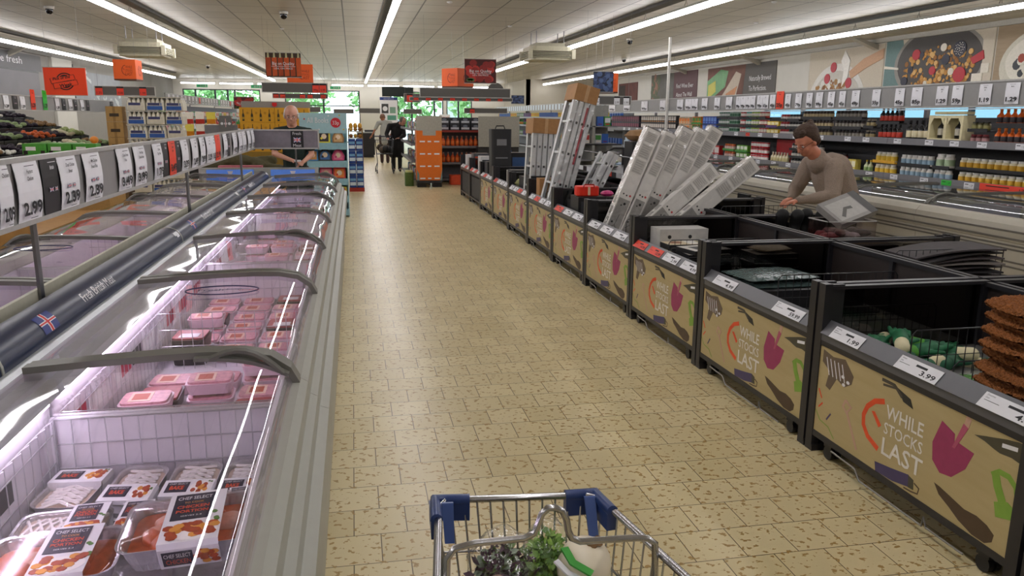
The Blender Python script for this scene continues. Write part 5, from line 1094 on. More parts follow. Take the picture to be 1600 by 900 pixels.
# low crates in front, with flowers and green trays
tag(MB().box(-5.25,-3.3,11.6,12.4,0,.92).build('display_table', M('b08a52',.6,var=.1)), 'pale wooden plinth table below the green fruit boxes', 'table')
tag(MB().box(-5.1,-3.2,8.6,11.3,0,.35).box(-5.1,-3.2,8.6,8.64,.35,.5).build('wooden_plinth', wood_mat('plinth_wood','b98d55','9a7040',2,4)), 'low wooden display plinth left of the chiller island', 'plinth')
gb = MB().rbox((0,0,.07),(.3,.24,.14),.02,0).box(-.1,.02,-.125,-.12,.05,.10,1).box(-.13,-.08,-.126,-.12,.0,.05,2).box(.08,.13,-.126,-.12,.0,.05,2).mesh('fruit_box', [M('4a9a3a',.4), PAPER, BLACK])
for k in range(6): place(gb, 'fruit_box', 'green printed fruit box in the row on the wooden table', 'fruit box', 'green fruit boxes', (-4.05+.14+.31*(k%3)-.25, 11.8+.3*(k//3), .921+.16*0))
for k in range(5): place(gb, 'fruit_box', 'green printed fruit box in the upper row on the wooden table', 'fruit box', 'green fruit boxes, upper row', (-4.2+.31*(k%3), 11.82+.3*(k//3), 1.063))
tag(MB().ell((0,0,.05),(.055,.055,.05)).build('orange', M('e08a2e',.5,bump=.1), loc=(-3.45,11.72,1.205)), 'single orange sitting right of the green fruit boxes', 'fruit')
# mural on left wall
t = T('wall_mural', 'faded grey wall mural of bread and fruit behind the produce stand', 'mural', (XL+.012, 14.0, 1.7)); mb = MB().box(-.012,.012,0,15.5,0,1.2,0).box(-.012,.012,0,15.8,1.25,1.75,1); fr = ((.013,0,0),(0,1,0),(0,0,1))
mb.disc((7.6,.3), 1.6, fr, .002, 2, 28, .62); mb.disc((9.2,.35), 1.3, fr, .003, 3, 28, .5); mb.disc((3.0,.2),1.2,fr,.003,4,20,.5); mb.stroke([(0,1.22),(15.5,1.22)], .05, fr, .003, 5); mb.text("Today's plan is", fr, .22, 6, width=3.6, at=(5.2,1.42), th=.004); mb.text('to be fresh', fr, .22, 6, width=2.6, at=(11.6,1.42), th=.004)
mb.build('mural_print', [M('77757a',.6,var=.06,sc=2), M('5f5e62',.6), M('b49a84',.6,var=.15,sc=3), M('9a7a6c',.6,var=.15,sc=3), M('8f8e92',.6), BLACK, PAPER], t)
t = T('wall_mural', 'grey leafy wall mural beyond the white pilaster on the left wall', 'mural', (XL+.012, 33.0, 1.7)); mb = MB().box(-.012,.012,0,6,0,1.5,0).box(-.012,.012,-.1,0,0,1.7,1); fr = ((.013,0,0),(0,1,0),(0,0,1))
for k in range(24): a = q.uniform(.3,5.6); b = q.uniform(.1,1.3); mb.stroke([(a,b),(a+q.uniform(-.6,.6),b+q.uniform(-.3,.3))], .12, fr, .002+.0002*k, 2)
mb.build('mural_print', [M('8d9298',.6,var=.1,sc=2), BLACK, M('b9c0c2',.6)], t)
struct(MB().box(XL,XL+.1,30.6,32.6,0,3.5), 'trim_10', WALLM)

# ---------------------------------------------------------------- pallets and shelves behind the chillers
def water(w=.27, h=.20, c1='d8d2c2', c2='2a55a0'):
    mb = MB()
    for i in range(4):
        for j in range(2): mb.lathe([(.03,0),(.031,h*.75),(.015,h*.9),(.013,h)], (-w/2+.034+i*w/4, -.035+.07*j, 0), m=[0,0,3], n=8)
    mb.box(-w/2,w/2,-.072,.072,.004,h*.62,0); mb.box(-w*.46,w*.40,-.0745,-.072,h*.05,h*.36,1); mb.box(-w*.42,w*.25,-.0745,-.072,h*.40,h*.61,2); mb.box(w*.30,w*.36,-.075,-.072,h*.4,h*.6,1); return mb.mesh('bottle_pack', [M(c1,.35), M(c2,.4), M('3a3a66',.5), M('f0f0ee',.4)])
wm = water(); W2 = water(c2='cfc8b8')
t = tag(MB().box(-3.62,-2.74,13.9,14.8,0,.12).build('pallet', wood_mat('pallet_wood','a98350','8a673a',2,4)), 'wooden pallet under the shrink wrapped drink packs at left', 'pallet')
for k in range(8):
    for i in range(3):
        for d in range(2 if k > 5 else 1): place(wm if (i+k) % 3 != 1 else W2, 'bottle_pack', 'blue and white pack of bottles in the tall stack on the left pallet', 'drinks pack', 'stacked bottle packs', (-3.58+.145+.29*i+.01*(k%2), 14.0+.16*d, .121+.22*k))
    tag(MB().box(-3.6,-2.74,13.92,14.22,.121+.22*k+.204,.121+.22*k+.212).build('card_layer', M('cfc8b8',.7)), 'thin card layer between courses of bottle packs', 'card sheet', 'card layers of the drinks stack')
cb = MB().box(-.12,.12,-.15,.15,0,.24,0).box(-.07,.07,-.152,-.15,.08,.13,1).box(-.02,.02,-.151,-.15,0,.24,2).mesh('carton', [M('a9854e',.7,var=.08), M('3a2c1c',.6), M('8f6d3c',.6)])
tag(MB().box(-3.95,-3.65,13.9,14.5,0,.5).build('plinth', M('6a5334',.7)), 'dark box plinth under the brown cartons beside the drinks stack', 'plinth')
for k in range(5): place(cb, 'cardboard_carton', 'brown cardboard carton stacked left of the blue bottle packs', 'carton', 'brown cartons by the drinks stack', (-3.78, 14.1, .501+.245*k), .05)
def gondola(label, x, y0, L, levels, depth, face, top=1.8, mat='8b8a88'):
    """single-sided shelf run along y; face +1 looks to +x"""
    t = T('gondola', label, 'shelving', (x, y0, 0)); f = face
    MB().box(-.02,.02,0,L,0,top).build('back_panel', M(mat,.6), t)
    for z in levels: MB().box(*sorted((.02*f, depth*f)),0,L,z-.02,z).box(*sorted((depth*f,(depth+.02)*f)),0,L,z-.03,z+.03).build('shelf', SHF, t)
    return t
TINT = ['b8322a','d98a1e','2a5aa8','3d8a3a','e0d8c8','5a2a6a','222226','c9c9cd','1f7a86','d4c23a','8a5a30','a8203a']
PCK = [carton(.13,.08,.18,TINT[i],TINT[(i*5+4)%12],TINT[(i*7+3)%12]) for i in range(12)]; PCH = [pouch(.16,.22,TINT[i],TINT[(i*5+4)%12]) for i in range(12)]
BTL = [bottle(.04,.26,TINT[i],TINT[(i*5+1)%12],TINT[(i*7+4)%12],8) for i in range(12)]
def stock(x, y0, y1, z, s, mk, label, grp, face, pick, nm='packet'):
    y = y0
    while y < y1:
        place(mk[pick(y)], nm, label, nm.replace('_',' '), grp, (x, y, z), (PI/2 if face > 0 else -PI/2)); y += s
def stockx(x0, x1, y, z, s, mk, label, grp, pick):
    x = x0
    while x < x1: place(mk[pick(x)], 'packet' if mk is not BTL else 'bottle', label, 'packet' if mk is not BTL else 'bottle', grp, (x, y, z)); x += s
# long wall of snacks far left behind drinks
gondola('long far gondola of snacks and drinks behind the drinks stack', -4.4, 18.5, 14, (.35,.75,1.15,1.5), .45, 1, 1.82, '6a6f78')
for z in (1.15,1.5): stock(-4.1, 18.7, 32.3, z+.002, .18, PCH if z < 1.4 else PCK, 'colourful snack packet on the long far left gondola', 'snack packets far left', 1, lambda y: [0,1,0,6,3,4,7][int(y*2.1)%7], nm='snack_packet')
t = board('price_board', 'long pale price strip above the far left gondola, with white cards', 'sign', -3.95, 18.5, 32.5, 1.86, 2.05)
for y_ in (-6,-2,2,6): MB().box(-.45,0,y_,y_+.03,.0,.03).box(-.46,-.43,y_,y_+.03,-.04,.0).build('bracket', SHF, t)
for k in range(30):
    mb = MB().box(0,.004,-.1,.1,0,.15,0).box(.004,.005,-.05,.05,.02,.05,1); kd = {8:'r',15:'g',20:'r'}.get(k,'w'); o = mb.build('price_card', [{'w':PAPER,'r':TAGRED,'g':GREEN}[kd], INK], loc=(-3.935, 18.8+.45*k, 1.885))
    tag(o, '%s price card on the long far left strip' % {'w':'small white','r':'red','g':'green'}[kd], 'price card', {'w':'white','r':'red','g':'green'}[kd]+' cards on the far left strip')
# chips in red and yellow end stand, black and red packs
tag(MB().box(-3.2,-2.5,15.95,16.5,0,.98).build('display_stand', DARK), 'black display stand holding the orange crisp bags', 'display stand')
for k in range(3):
    for j in range(3): place(PCH[(0,1,0)[(j+k)%3]], 'crisp_bag', 'red and orange crisp bag on the stand behind the drinks stack', 'crisp bag', 'crisp bags', (-3.05+.2*j, 16.1+.02*k, .981+.225*k), 0)
tag(MB().box(-2.95,-2.0,18,18.5,0,1.28).build('display_stand', M('8f1d20',.5)), 'red fronted stand with a white shelf edge, far left', 'display stand')
tag(MB().box(-2.95,-2.0,17.97,18.0,1.28,1.32).build('shelf_edge', PAPER), 'bright white shelf edge strip on the red stand', 'shelf edge')
stockx(-2.88, -2.05, 18.2, 1.2815, .15, BTL, 'tall bottle on the red fronted stand', 'bottles on red stand', lambda x: [6,0,11,3,6,0][int(x*9)%6])
stockx(-2.88, -2.05, 18.35, 1.2815, .15, PCK, 'packet behind the bottles of the red fronted stand', 'packets on red stand', lambda x: [6,0,11,3,6,0][int(x*9)%6])
# glass jars shelf
gondola('pale shelf unit of clear jars behind the small grey sign', -1.95, 16.4, 3.0, (.5,.9,1.25,1.5), .4, 1, 1.7, '98a3a0')
for z in (.9,1.25,1.5):
    stock(-1.7, 16.5, 19.3, z+.002, .11, [jar(.04,.15,'b9c4bc','d9dcd8','8fa39a')], 'pale glass jar on the shelf left of the yellow cartons', 'pale jars', 1, lambda y: 0, nm='glass_jar')
t = T('small_sign', 'small slanted grey sign with a white flower emblem above the board', 'sign', (-1.775, 12, 1.37)); mb = MB(); mb.add([(-.10,0,0),(.10,0,0),(.07,0,.22),(-.09,0,.22),(-.10,.01,0),(.10,.01,0),(.07,.01,.22),(-.09,.01,.22)],[(0,1,2,3),(4,7,6,5),(0,4,5,1),(1,5,6,2),(2,6,7,3),(3,7,4,0)],0); fr = ((0,-.001,0),(1,0,0),(0,0,1))
for a in range(3): mb.disc((-.055+.05*a,.11), .02, fr, .002, 1, 8); 
mb.stroke([(-.005,.06),(-.005,.18)], .012, fr, .003, 2); mb.build('sign_plate', [M('6f6e6c',.5), PAPER, M('c9a0a0',.5)], t); MB().box(-.3,.15,.02,.04,-.03,.09).build('back_board', M('77767a',.5), t); MB().tube([(0,.03,-1.37),(0,.03,0)], .012).build('post', STEEL, t)
# yellow wine cartons
t = tag(MB().box(-1.85,-.72,14,14.5,0,1.0).build('carton_plinth', M('8a6a1c',.6)), 'base stack of yellow wine cartons', 'plinth')
yc = MB().box(-.28,.28,-.2,.2,0,.24,0); fr = ((0,-.2005,0),(1,0,0),(0,0,1))
for k in range(4):
    x = -.22+.14*k; yc.poly([(x-.018,.02),(x+.018,.02),(x+.018,.12),(x+.006,.15),(x+.005,.21),(x-.005,.21),(x-.006,.15),(x-.018,.12)], fr, .001, 1); yc.poly([(x-.016,.045),(x+.016,.045),(x+.016,.085),(x-.016,.085)], fr, .0015, 2)
    yc.disc((x+.07,.15), .022, fr, .001, 3, 8)
ycm = yc.mesh('wine_carton', [M('d2981a',.6,var=.05), M('2c2410',.5), M('a8862a',.5), M('b57f14',.6)])
for k in range(3):
    for i in range(2): place(ycm, 'wine_carton', 'yellow carton printed with dark wine bottles, in the stack behind the man with glasses', 'wine carton', 'yellow wine cartons', (-1.57+.565*i, 14.2, 1.001+.243*k))
mb = MB(); mb.stroke([(-.07,.1),(.0,-.03),(.07,.1)], .001, ((0,0,0),(1,0,0),(0,0,1)), .004, 0); mb.poly([(-.035,.04),(.035,.04),(.035,-.02),(0,-.045),(-.035,-.02)], ((0,0,0),(1,0,0),(0,0,1)), .01, 0)
tag(MB().poly([(-.04,.03),(.04,.03),(.04,-.02),(0,-.045),(-.04,-.02)], ((0,0,0),(1,0,0),(0,0,1)), .01, 0).box(-.55,.6,.012,.02,-.06,.05,1).build('shelf_strip', [RED, RAIL], loc=(-1.32,14.45,1.785)), 'grey strip with a red shield tab above the yellow cartons', 'shelf strip')
# promo table by the chiller end with a dark heap and olive coat
t = T('promotion_table', 'dark low table beyond the chiller end, mostly hidden', 'table', (-1.5, 11.4, 0)); MB().box(-.55,.35,-.4,.4,.80,.84).build('tabletop', BLACK, t)
for a in (-.5,.3):
    for b in (-.35,.35): MB().box(a-.02,a+.02,b-.02,b+.02,0,.80).build('leg', BLACK, t)
mb = MB(); cap_(mb,(-1.95,11.25,.90),(-1.55,11.2,.98),.06,.10); cap_(mb,(-1.55,11.2,.98),(-1.2,11.25,.93),.11,.09); cap_(mb,(-1.6,11.3,.92),(-1.1,11.3,1.0),.08,.07); cap_(mb,(-1.3,11.15,.91),(-1.0,11.2,.90),.07,.05)
o = organic(mb, 'coat', M('4f4a30',.9,var=.12,sc=12), None, .014, 4, .05); tag(o, 'crumpled olive green coat lying on the dark table behind the price board', 'coat')
tag(MB().box(-1.75,-1.2,10.9,11.05,.841,.95,0).box(-1.74,-1.21,10.895,10.9,.86,.9,1).build('sign_strip', [M('c9707e',.5), PAPER]), 'pink edged box strip standing at the front of the dark table', 'box')

# ---------------------------------------------------------------- children's books stand
BLUE = M('9fc2cc',.55,var=.04); t = T('book_stand', 'pale blue cardboard stand of children\'s books headed All Books', 'display stand', (-.46, 13.0, 0))
MB().box(-.37,.36,.30,.33,0,1.64).box(-.37,-.355,0,.30,0,1.35).box(.345,.36,-.02,.30,0,1.35).build('carton_body', BLUE, t)
hd = MB().box(-.37,.36,.0,.02,1.33,1.645,0); fr = ((-.37,-.001,1.33),(1,0,0),(0,0,1)); hd.text('All Books', fr, .085, 1, width=.33, at=(.12,.16), th=.003); hd.disc((.56,.165), .078, fr, .003, 2, 24); hd.text('33p', fr, .06, 1, width=.10, at=(.562,.135), align='c', th=.005)
for a, b, m_ in ((.08,.22,2),(.62,.28,3),(.06,.05,1),(.68,.06,3),(.3,.06,1),(.45,.27,1)): hd.disc((a,b), .012, fr, .003, m_, 8)
hd.build('header_panel', [BLUE, PAPER, M('c81f30',.5), M('d9b93a',.5)], t)
for z in (1.08,.80,.52,.24,.03): MB().box(-.354,.344,-.09,.299,z,z+.10).build('shelf', M('8ab4c2',.6), t)
def book(x, z, w, h, c, c2, label, shape='r'):
    mb = MB(); fr = ((0,0,0),(1,0,0),(0,.25,1))
    P = [(-w/2,0),(w/2,0),(w/2,h),(-w/2,h)] if shape == 'r' else [(-w/2,0),(w/2,0),(w*.55,h*.4),(w*.35,h*.85),(w*.15,h),(-w*.15,h),(-w*.35,h*.85),(-w*.55,h*.4)]
    mb.poly(P, fr, .02, 0); o2 = (0,-.021,0); fr2 = (o2,(1,0,0),(0,.25,1))
    mb.poly([(a*.75,h*.1+b*.75) for a,b in P], fr2, .001, 1); mb.disc((0,h*.5), w*.22, fr2, .003, 2, 10); mb.disc((-w*.2,h*.35), w*.1, fr2, .004, 0, 8)
    tag(mb.build('book', [M(c,.4), M(c2,.5), M('e6cdb0',.5)], loc=(x,13.0-.0,z+.01)), label, 'book')
book(-.46,1.172,.19,.20,'e2d23a','2a1f22','yellow edged picture book on the top shelf of the blue stand'); book(-.24,1.172,.17,.18,'9a6a3a','c9a06a','brown bear picture book on the top shelf of the blue stand','s')
book(-.64,.892,.15,.17,'3a86c0','c98a4a','blue picture book at the left of the second shelf'); book(-.455,.892,.19,.18,'2a2426','3f6aa0','dark rounded monkey book on the second shelf','s'); book(-.25,.892,.18,.17,'c8306a','e07090','deep pink rounded book at the right of the second shelf','s')
book(-.45,.612,.19,.17,'d8466a','e8909a','pink book at the left of the third shelf'); book(-.24,.612,.19,.17,'d23a30','e8802a','red and orange book beside the pink one on the third shelf')
book(-.22,.332,.17,.14,'d9c93a','c23a22','yellow and red book low on the blue stand')
# shopper with glasses
J = dict(pel=(-.74,10.45,.92),chest=(-.74,10.44,1.20),neck=(-.75,10.42,1.43),head=(-.755,10.38,1.60),shR=(-.56,10.44,1.385),shL=(-.94,10.44,1.385),elR=(-.53,10.40,1.12),haR=(-.62,10.20,1.04),elL=(-.98,10.38,1.13),haL=(-.76,10.16,1.06),
  hdR=(-.6,-.35,-.35),hdL=(.8,-.35,-.15),hipR=(-.65,10.45,.90),hipL=(-.83,10.45,.90),knR=(-.64,10.42,.5),knL=(-.84,10.42,.5),anR=(-.64,10.46,.08),anL=(-.84,10.46,.08))
person('bald grey-haired man in a dark green polo shirt and glasses behind the board', J, M('cc9680',.5,var=.05), '1f2f2a', '1b1b1e', 'd0cbc4', .42, headfwd=(.03,-1,-.22), glasses=True, hairkind='fringe')
tag(MB().bx((0,0,0),(.08,.05,.02),0,Matrix.Rotation(.3,3,'Z')).build('paper_note', PAPER, loc=(-.69,10.125,1.055)), 'small white folded paper in the hands of the man with glasses', 'paper')
# stands along the left of the aisle further on
t = T('bread_rack', 'yellow and brown bread display rack at the left of the far aisle', 'display rack', (.06, 24, 0)); rk = MB()
for a in (-.2,.2):
    for b in (0,.5): rk.box(a-.015,a+.015,b-.015,b+.015,0,1.25)
for k in range(6): rk.box(-.2,.2,0,.5,.2+.19*k,.215+.19*k)
rk.build('rack_frame', M('8a6a2a',.5), t)
for k in range(6):
    for j in range(3):
        tag(MB().ell((0,0,.055),(.06,.11,.055),0,10,7).build('bread_loaf', M(('a8742e','7a4a22','c9a04a')[(j+k)%3],.7,var=.15), loc=(-.07+.13*j,24.05,.217+.19*k)), 'bread loaf on the yellow and brown rack in the far aisle', 'bread', 'loaves on the rack')
for j in range(3): tag(MB().ell((0,0,.12),(.065,.11,.10),0,10,7).build('bread_loaf', M('c9962e',.7,var=.15), loc=(-.07+.13*j,24.1,1.19)), 'golden loaf heaped on top of the bread rack', 'bread', 'loaves on top of the rack')
tag(MB().box(-.12,.2,17.4,17.8,0,.08).build('pallet', M('a02a1e',.6)), 'low red and wooden base under the blue drinks packs', 'pallet')
bw = MB().rbox((0,0,.13),(.15,.3,.25),.03,0).box(-.06,.06,-.152,-.15,.05,.12,1).box(-.06,.06,-.153,-.15,.15,.2,2).mesh('drinks_pack', [M('1f3f86',.3), M('c9d6e0',.4), M('6fa0c8',.4)])
for k in range(4):
    for i in range(2): place(bw, 'drinks_pack', 'blue drinks multipack stacked at the left of the aisle beyond the books', 'drinks pack', 'blue multipacks', (-.04+.158*i, 17.58, .081+.262*k))
t = T('till_counter', 'dark checkout counter at the far end of the aisle', 'counter', (.6, 32, 0)); MB().box(-.45,.22,0,2.2,.1,.95).box(-.4,.18,.05,2.1,0,.1).build('counter_body', BLACK, t); MB().box(-.48,.26,-.03,2.25,.95,.99).build('worktop', M('9fa3a0',.4), t); 
tag(MB().rbox((.62,32.4,1.03),(.36,.3,.08),.03).build('till_terminal', M('3a3d40',.5)), 'low grey till terminal on the dark counter', 'till')
t = T('poster_banner', 'tall white poster banner with pictures at the shop window', 'banner', (1.75, 40, 0)); mb = MB().box(-.42,.42,-.01,.01,.5,2.5,0).box(-.43,.43,-.012,.012,2.38,2.52,1); fr = ((0,-.011,0),(1,0,0),(0,0,1)); mb.text('www.lidl.co.uk', fr, .05, 0, width=.5, at=(0,2.42), align='c', th=.004)
mb.poly([(-.35,1.75),(-.02,1.75),(-.02,2.2),(-.35,2.2)], fr, .002, 2); mb.disc((-.18,1.97),.12,fr,.004,0,12); mb.poly([(.05,1.75),(.33,1.75),(.33,2.05),(.05,2.05)], fr, .002, 3); mb.poly([(-.08,1.42),(.35,1.42),(.35,1.65),(-.08,1.65)], fr, .002, 4)
for k in range(5): mb.disc((-.3+.15*k,1.15), .07, fr, .003, 5, 10)
mb.build('poster_panel', [PAPER, M('1d3a7c',.5), M('3a3a3d',.5), M('7aa08a',.5), M('5a9a86',.5), M('d09a8a',.5)], t); MB().box(-.4,.4,-.15,.15,0,.03).tube([(0,0,.03),(0,0,.5)], .02).build('stand', STEEL, t)
t = T('taxi_sign', 'small white notice reading TAXI on the wall near the tills', 'notice', (5.62, YF-.03, 1.35)); mb = MB().box(-.35,.35,-.01,.01,0,.4,0); mb.text('TAXI', ((0,-.011,.1),(1,0,0),(0,0,1)), .17, 1, width=.55, align='c'); mb.build('notice_board', [PAPER, M('b8322a',.5)], t)
# shoppers in the far aisle
J = dict(pel=(1.22,23.8,.90),chest=(1.25,23.75,1.20),neck=(1.33,23.65,1.38),head=(1.42,23.55,1.47),shR=(1.44,23.80,1.32),shL=(1.05,23.75,1.33),elR=(1.46,23.6,1.05),haR=(1.30,23.45,.98),elL=(.95,23.65,1.10),haL=(.98,23.45,.98),
  hdR=(-1,-.5,0),hdL=(0,-1,-.1),hipR=(1.32,23.8,.88),hipL=(1.14,23.8,.88),knR=(1.33,23.8,.47),knL=(1.14,23.8,.47),anR=(1.33,23.8,.08),anL=(1.14,23.8,.08))
person('stooping man in a long black coat holding a shopping trolley in the far aisle', J, M('b07f6c',.5), '121214', '101012', '6a6460', 1, headfwd=(.75,-.45,-.5), hairkind='fringe', coat=.9, thick=1.08, vox=.014)
J = dict(pel=(1.05,28,.92),chest=(1.06,28,1.20),neck=(1.05,28,1.42),head=(1.0,28.0,1.56),shR=(1.27,28,1.38),shL=(.86,28,1.38),elR=(1.36,28.05,1.12),haR=(1.28,28.2,.98),elL=(.72,28.0,1.12),haL=(.62,28.1,.93),hdR=(0,1,-.2),hdL=(-.4,.5,-.4),
  hipR=(1.14,28,.90),hipL=(.96,28,.90),knR=(1.15,28,.48),knL=(.95,28,.48),anR=(1.15,28,.08),anL=(.95,28,.08),foot=(0,1,0))
person('man in a pale grey t-shirt seen from behind near the dark till counter', J, M('a06a52',.5), 'a3a49e', '3a2622', '7a5a4a', .45, headfwd=(-.2,1,-.3), hairkind='fringe', vox=.014)
for x, y, c, l in ((.95,52.5,'dcdcdc','person in white standing outside the glass doors, left one'),(1.9,53.0,'e4e0dc','person in white outside the glass doors, middle one'),(2.8,52.8,'9aa0a8','person in grey outside the glass doors, right one')):
    J = {}
    for k_, v_ in dict(pel=(0,0,.92),chest=(0,0,1.2),neck=(0,0,1.42),head=(0,0,1.58),shR=(.19,0,1.38),shL=(-.19,0,1.38),elR=(.24,-.02,1.12),haR=(.22,-.12,.92),elL=(-.24,-.02,1.12),haL=(-.22,-.12,.92),hipR=(.09,0,.9),hipL=(-.09,0,.9),knR=(.1,0,.48),knL=(-.1,0,.48),anR=(.1,0,.08),anL=(-.1,0,.08)).items(): J[k_] = v_
    person(l, J, SKIN, c, '4a5060', '4a3a30', .45, loc=(x,y,-.05), vox=.02)
# far shopping trolley
def far_trolley(x, y):
    t = T('shopping_trolley', 'wire shopping trolley full of dark goods held by the man in black', 'trolley', (x, y, 0)); w = MB()
    for k in range(9): u = -.22+.055*k; w.tube([(u,-.40,.55),(u*1.15,-.46,.95)], .004, n=4); w.tube([(u,.30,.5),(u*1.15,.38,.98)], .004, n=4)
    for s in (-1,1):
        for k in range(12): v = -.4+.062*k; w.tube([(s*.22,v,.55),(s*.26,v*1.1,.96)], .004, n=4)
        w.tube([(s*.26,-.46,.95),(s*.26,.40,.98)], .010, n=5)
    w.tube([(-.26,-.46,.95),(.26,-.46,.95)], .010, n=5); w.box(-.22,.22,-.4,.3,.545,.555); w.build('basket', M('4a4c50',.35,.8), t)
    MB().tube([(-.27,.46,1.03),(.27,.46,1.03)], .016).build('handle', NAVY, t)
    f = MB()
    for s in (-1,1): f.tube([(s*.25,.42,.95),(s*.20,.1,.30),(s*.23,-.38,.14)], .012, n=5); f.tube([(s*.20,.1,.30),(s*.25,.42,.13)], .012, n=5)
    f.build('frame', DARK, t)
    for a, b in ((-.23,-.38),(.23,-.38),(-.25,.42),(.25,.42)): MB().add(*_wheel(.06,.03,0)).build('wheel', BLACK, t, loc=(a,b,.03))
    g = MB(); q2 = random.Random(3)
    for k in range(10): g.ell((q2.uniform(-.12,.12), q2.uniform(-.3,.2), .68+.02*(k%4)), (.10,.11,.10), k%3, 8, 6)
    tag(g.build('shopping_bag', [M('3a3028',.7), M('55483a',.7), M('2a2a2a',.6)], loc=(x,y,-.02)), 'heap of dark bagged shopping in the far trolley', 'shopping')
far_trolley(.86, 23.2)
# ---------------------------------------------------------------- orange cardboard stand and goods right of the aisle
OR_ = M('e07018',.55,var=.04)
t = T('cardboard_stand', 'tall orange cardboard stand with slots and a grey header at the end of the bins', 'display stand', (1.70, 18.3, 0)); mb = MB()
fr = ((-.29,-.001,0),(1,0,0),(0,0,1)); mb.box(-.29,.29,.0,.4,.16,1.30,0); mb.box(-.29,.29,.0,.03,1.30,1.62,1); mb.poly([(.14,1.18),(.44,1.18),(.44,1.31),(.14,1.31)], fr, .002, 1); mb.poly([(0,1.29),(.58,1.29),(.58,1.32),(0,1.32)], fr, .0015, 1)
for k in range(4):
    for a, w in ((.13,.12),(.29,.08),(.46,.12)): mb.poly([(a-w/2,1.03-.28*k),(a+w/2,1.03-.28*k),(a+w/2,1.06-.28*k),(a-w/2,1.06-.28*k)], fr, .003, 2)
for s_ in (0,.53): mb.poly([(s_,.16),(s_+.05,.16),(s_+.05,.30),(s_+(.0 if s_ == 0 else .05),.42)], fr, .002, 3)
mb.build('stand_front', [OR_, M('aaa79c',.6), PAPER, M('6f8a88',.6)], t); MB().box(-.29,.29,-.02,.42,.10,.16).build('base_tray', DARK, t)
for a in (-.18,.18): MB().box(a-.1,a+.1,.05,.35,0,.10).build('foot', BLACK, t)
tag(MB().box(1.45,1.75,18.4,18.65,1.301,1.52).build('cardboard_box', M('7a4f2a',.7)), 'brown box on top of the orange cardboard stand at left', 'box')
tag(MB().lathe([(.09,0),(.10,.12),(.06,.2),(.03,.26)], n=12).build('cookie_jar', M('d07a5a',.5,var=.3), loc=(1.85,18.5,1.301)), 'small red and white figure like jar on the orange stand', 'jar')
gondola('low gondola of household boxes behind the orange stand', 1.75, 18.9, 4.2, (.15,.55,.95,1.3), .4, -1, 1.5, '5a5a5e')
for z in (.15,.55,.95,1.3): stock(1.55, 19.0, 22.9, z+.002, .16, PCK, 'boxed item on the low gondola behind the orange stand', 'boxes left face of low gondola', -1, lambda y: [4,3,2,0,6,7][int(y*3)%6], nm='household_box')
t = T('gondola', 'wide shelf end of speakers and electronics right of the orange stand', 'shelving', (2.1, 19.6, 0)); MB().box(-.05,1.9,.4,.44,0,1.5).build('back_panel', M('77767a',.6), t)
for z in (.1,.5,.9,1.28): MB().box(-.05,1.9,-.02,.4,z-.02,z).box(-.05,1.9,-.04,-.02,z-.05,z+.0).build('shelf', M('8a2f22',.5) if z > 1.2 else SHF, t)
elec = MB().box(-.12,.12,-.1,.1,0,.15,0).box(-.1,.1,-.102,-.1,.02,.07,1).disc((0,.10), .06, ((0,-.1015,0),(1,0,0),(0,0,1)), .002, 2, 12, .03).mesh('appliance_box', [M('23262d',.5), M('b9bdc2',.4), M('6d7480',.4)])
for k in range(7):
    for j in range(2): place(elec, 'appliance_box', 'dark boxed appliance on the shelf end right of the orange stand', 'boxed appliance', 'boxed appliances', (2.2+.26*k, 19.75, 1.281+.155*j))
ob = bottle(.05,.24,'d2521c','c9a08a','e8762a',8)
for z in (.5,.9):
    for k in range(15): place(ob, 'orange_bottle', 'orange bottle in shrink wrapped rows right of the orange stand', 'bottle', 'orange bottles', (2.18+.115*k, 19.72, z+.002))
tag(MB().rbox((2.5,19.0,.12),(.5,.35,.22),.03).build('storage_crate', M('c9441c',.5)), 'orange plastic storage crate low beside the bin row', 'crate')
tag(MB().rbox((1.26,18.8,.16),(.2,.3,.32),.05,0).rbox((1.26,18.8,.34),(.17,.26,.04),.05,1).build('compost_bag', [M('4f6a2e',.5,var=.2), M('c9cf8a',.5)]), 'green printed bag on the floor left of the orange stand', 'bag')
tag(MB().box(1.735,1.765,19.2,22.9,1.501,1.56).build('shelf_strip', TAGRED), 'red shelf edge strip behind the orange stand', 'shelf strip')
t = T('dark_canopy', 'dark green canopy board hanging beyond the short header', 'hanging sign', (1.3,23.6,2.16)); MB().rbox((0,0,.14),(.9,.06,.28),.02).build('canopy_panel', M('1f2a26',.6), t); wires(t, (-.4,.4), .28, ZC-2.16)
# white counter panel and pillar screens
tag(MB().box(2.95,3.95,19.0,19.06,.9,1.62,0).box(2.95,3.95,19.06,19.4,.0,.9,1).build('freestanding_panel', [M('9b998f',.6), DARK]), 'blank grey-white panel standing right of the appliance shelf', 'panel')
# far gondola rows (kitchen rolls, detergents) beyond ladders
gondola('far right gondola of detergents beyond the ladders', 7.2, 20.0, 19.5, (.5,.9,1.3,1.60), .5, -1, 1.75, '6a6a6e')
for z in (.9,1.3): stock(6.9, 20.1, 38, z+.002, .22, BTL if z > 1.1 else PCK, 'blue or yellow detergent bottle on the far right gondola', 'detergents far right', -1, lambda y: [9,2,2,9,5,3][int(y/1.4)%6], nm='detergent_bottle')
stock(6.9, 20.1, 38, 1.602, .20, PCK, 'blue or yellow pack on top of the far right gondola', 'detergent packs far right', -1, lambda y: [9,2,2,9,5,3][int(y/1.4)%6], nm='detergent_pack')
t = board('price_board', 'pale price strip over the far right gondola', 'sign', 6.75, 20.0, 38, 1.86, 2.06)
for y_ in (-8,-4,0,4,8): MB().box(0,.5,y_,y_+.03,.0,.03).box(.46,.5,y_,y_+.03,-.11,.0).build('bracket', SHF, t)
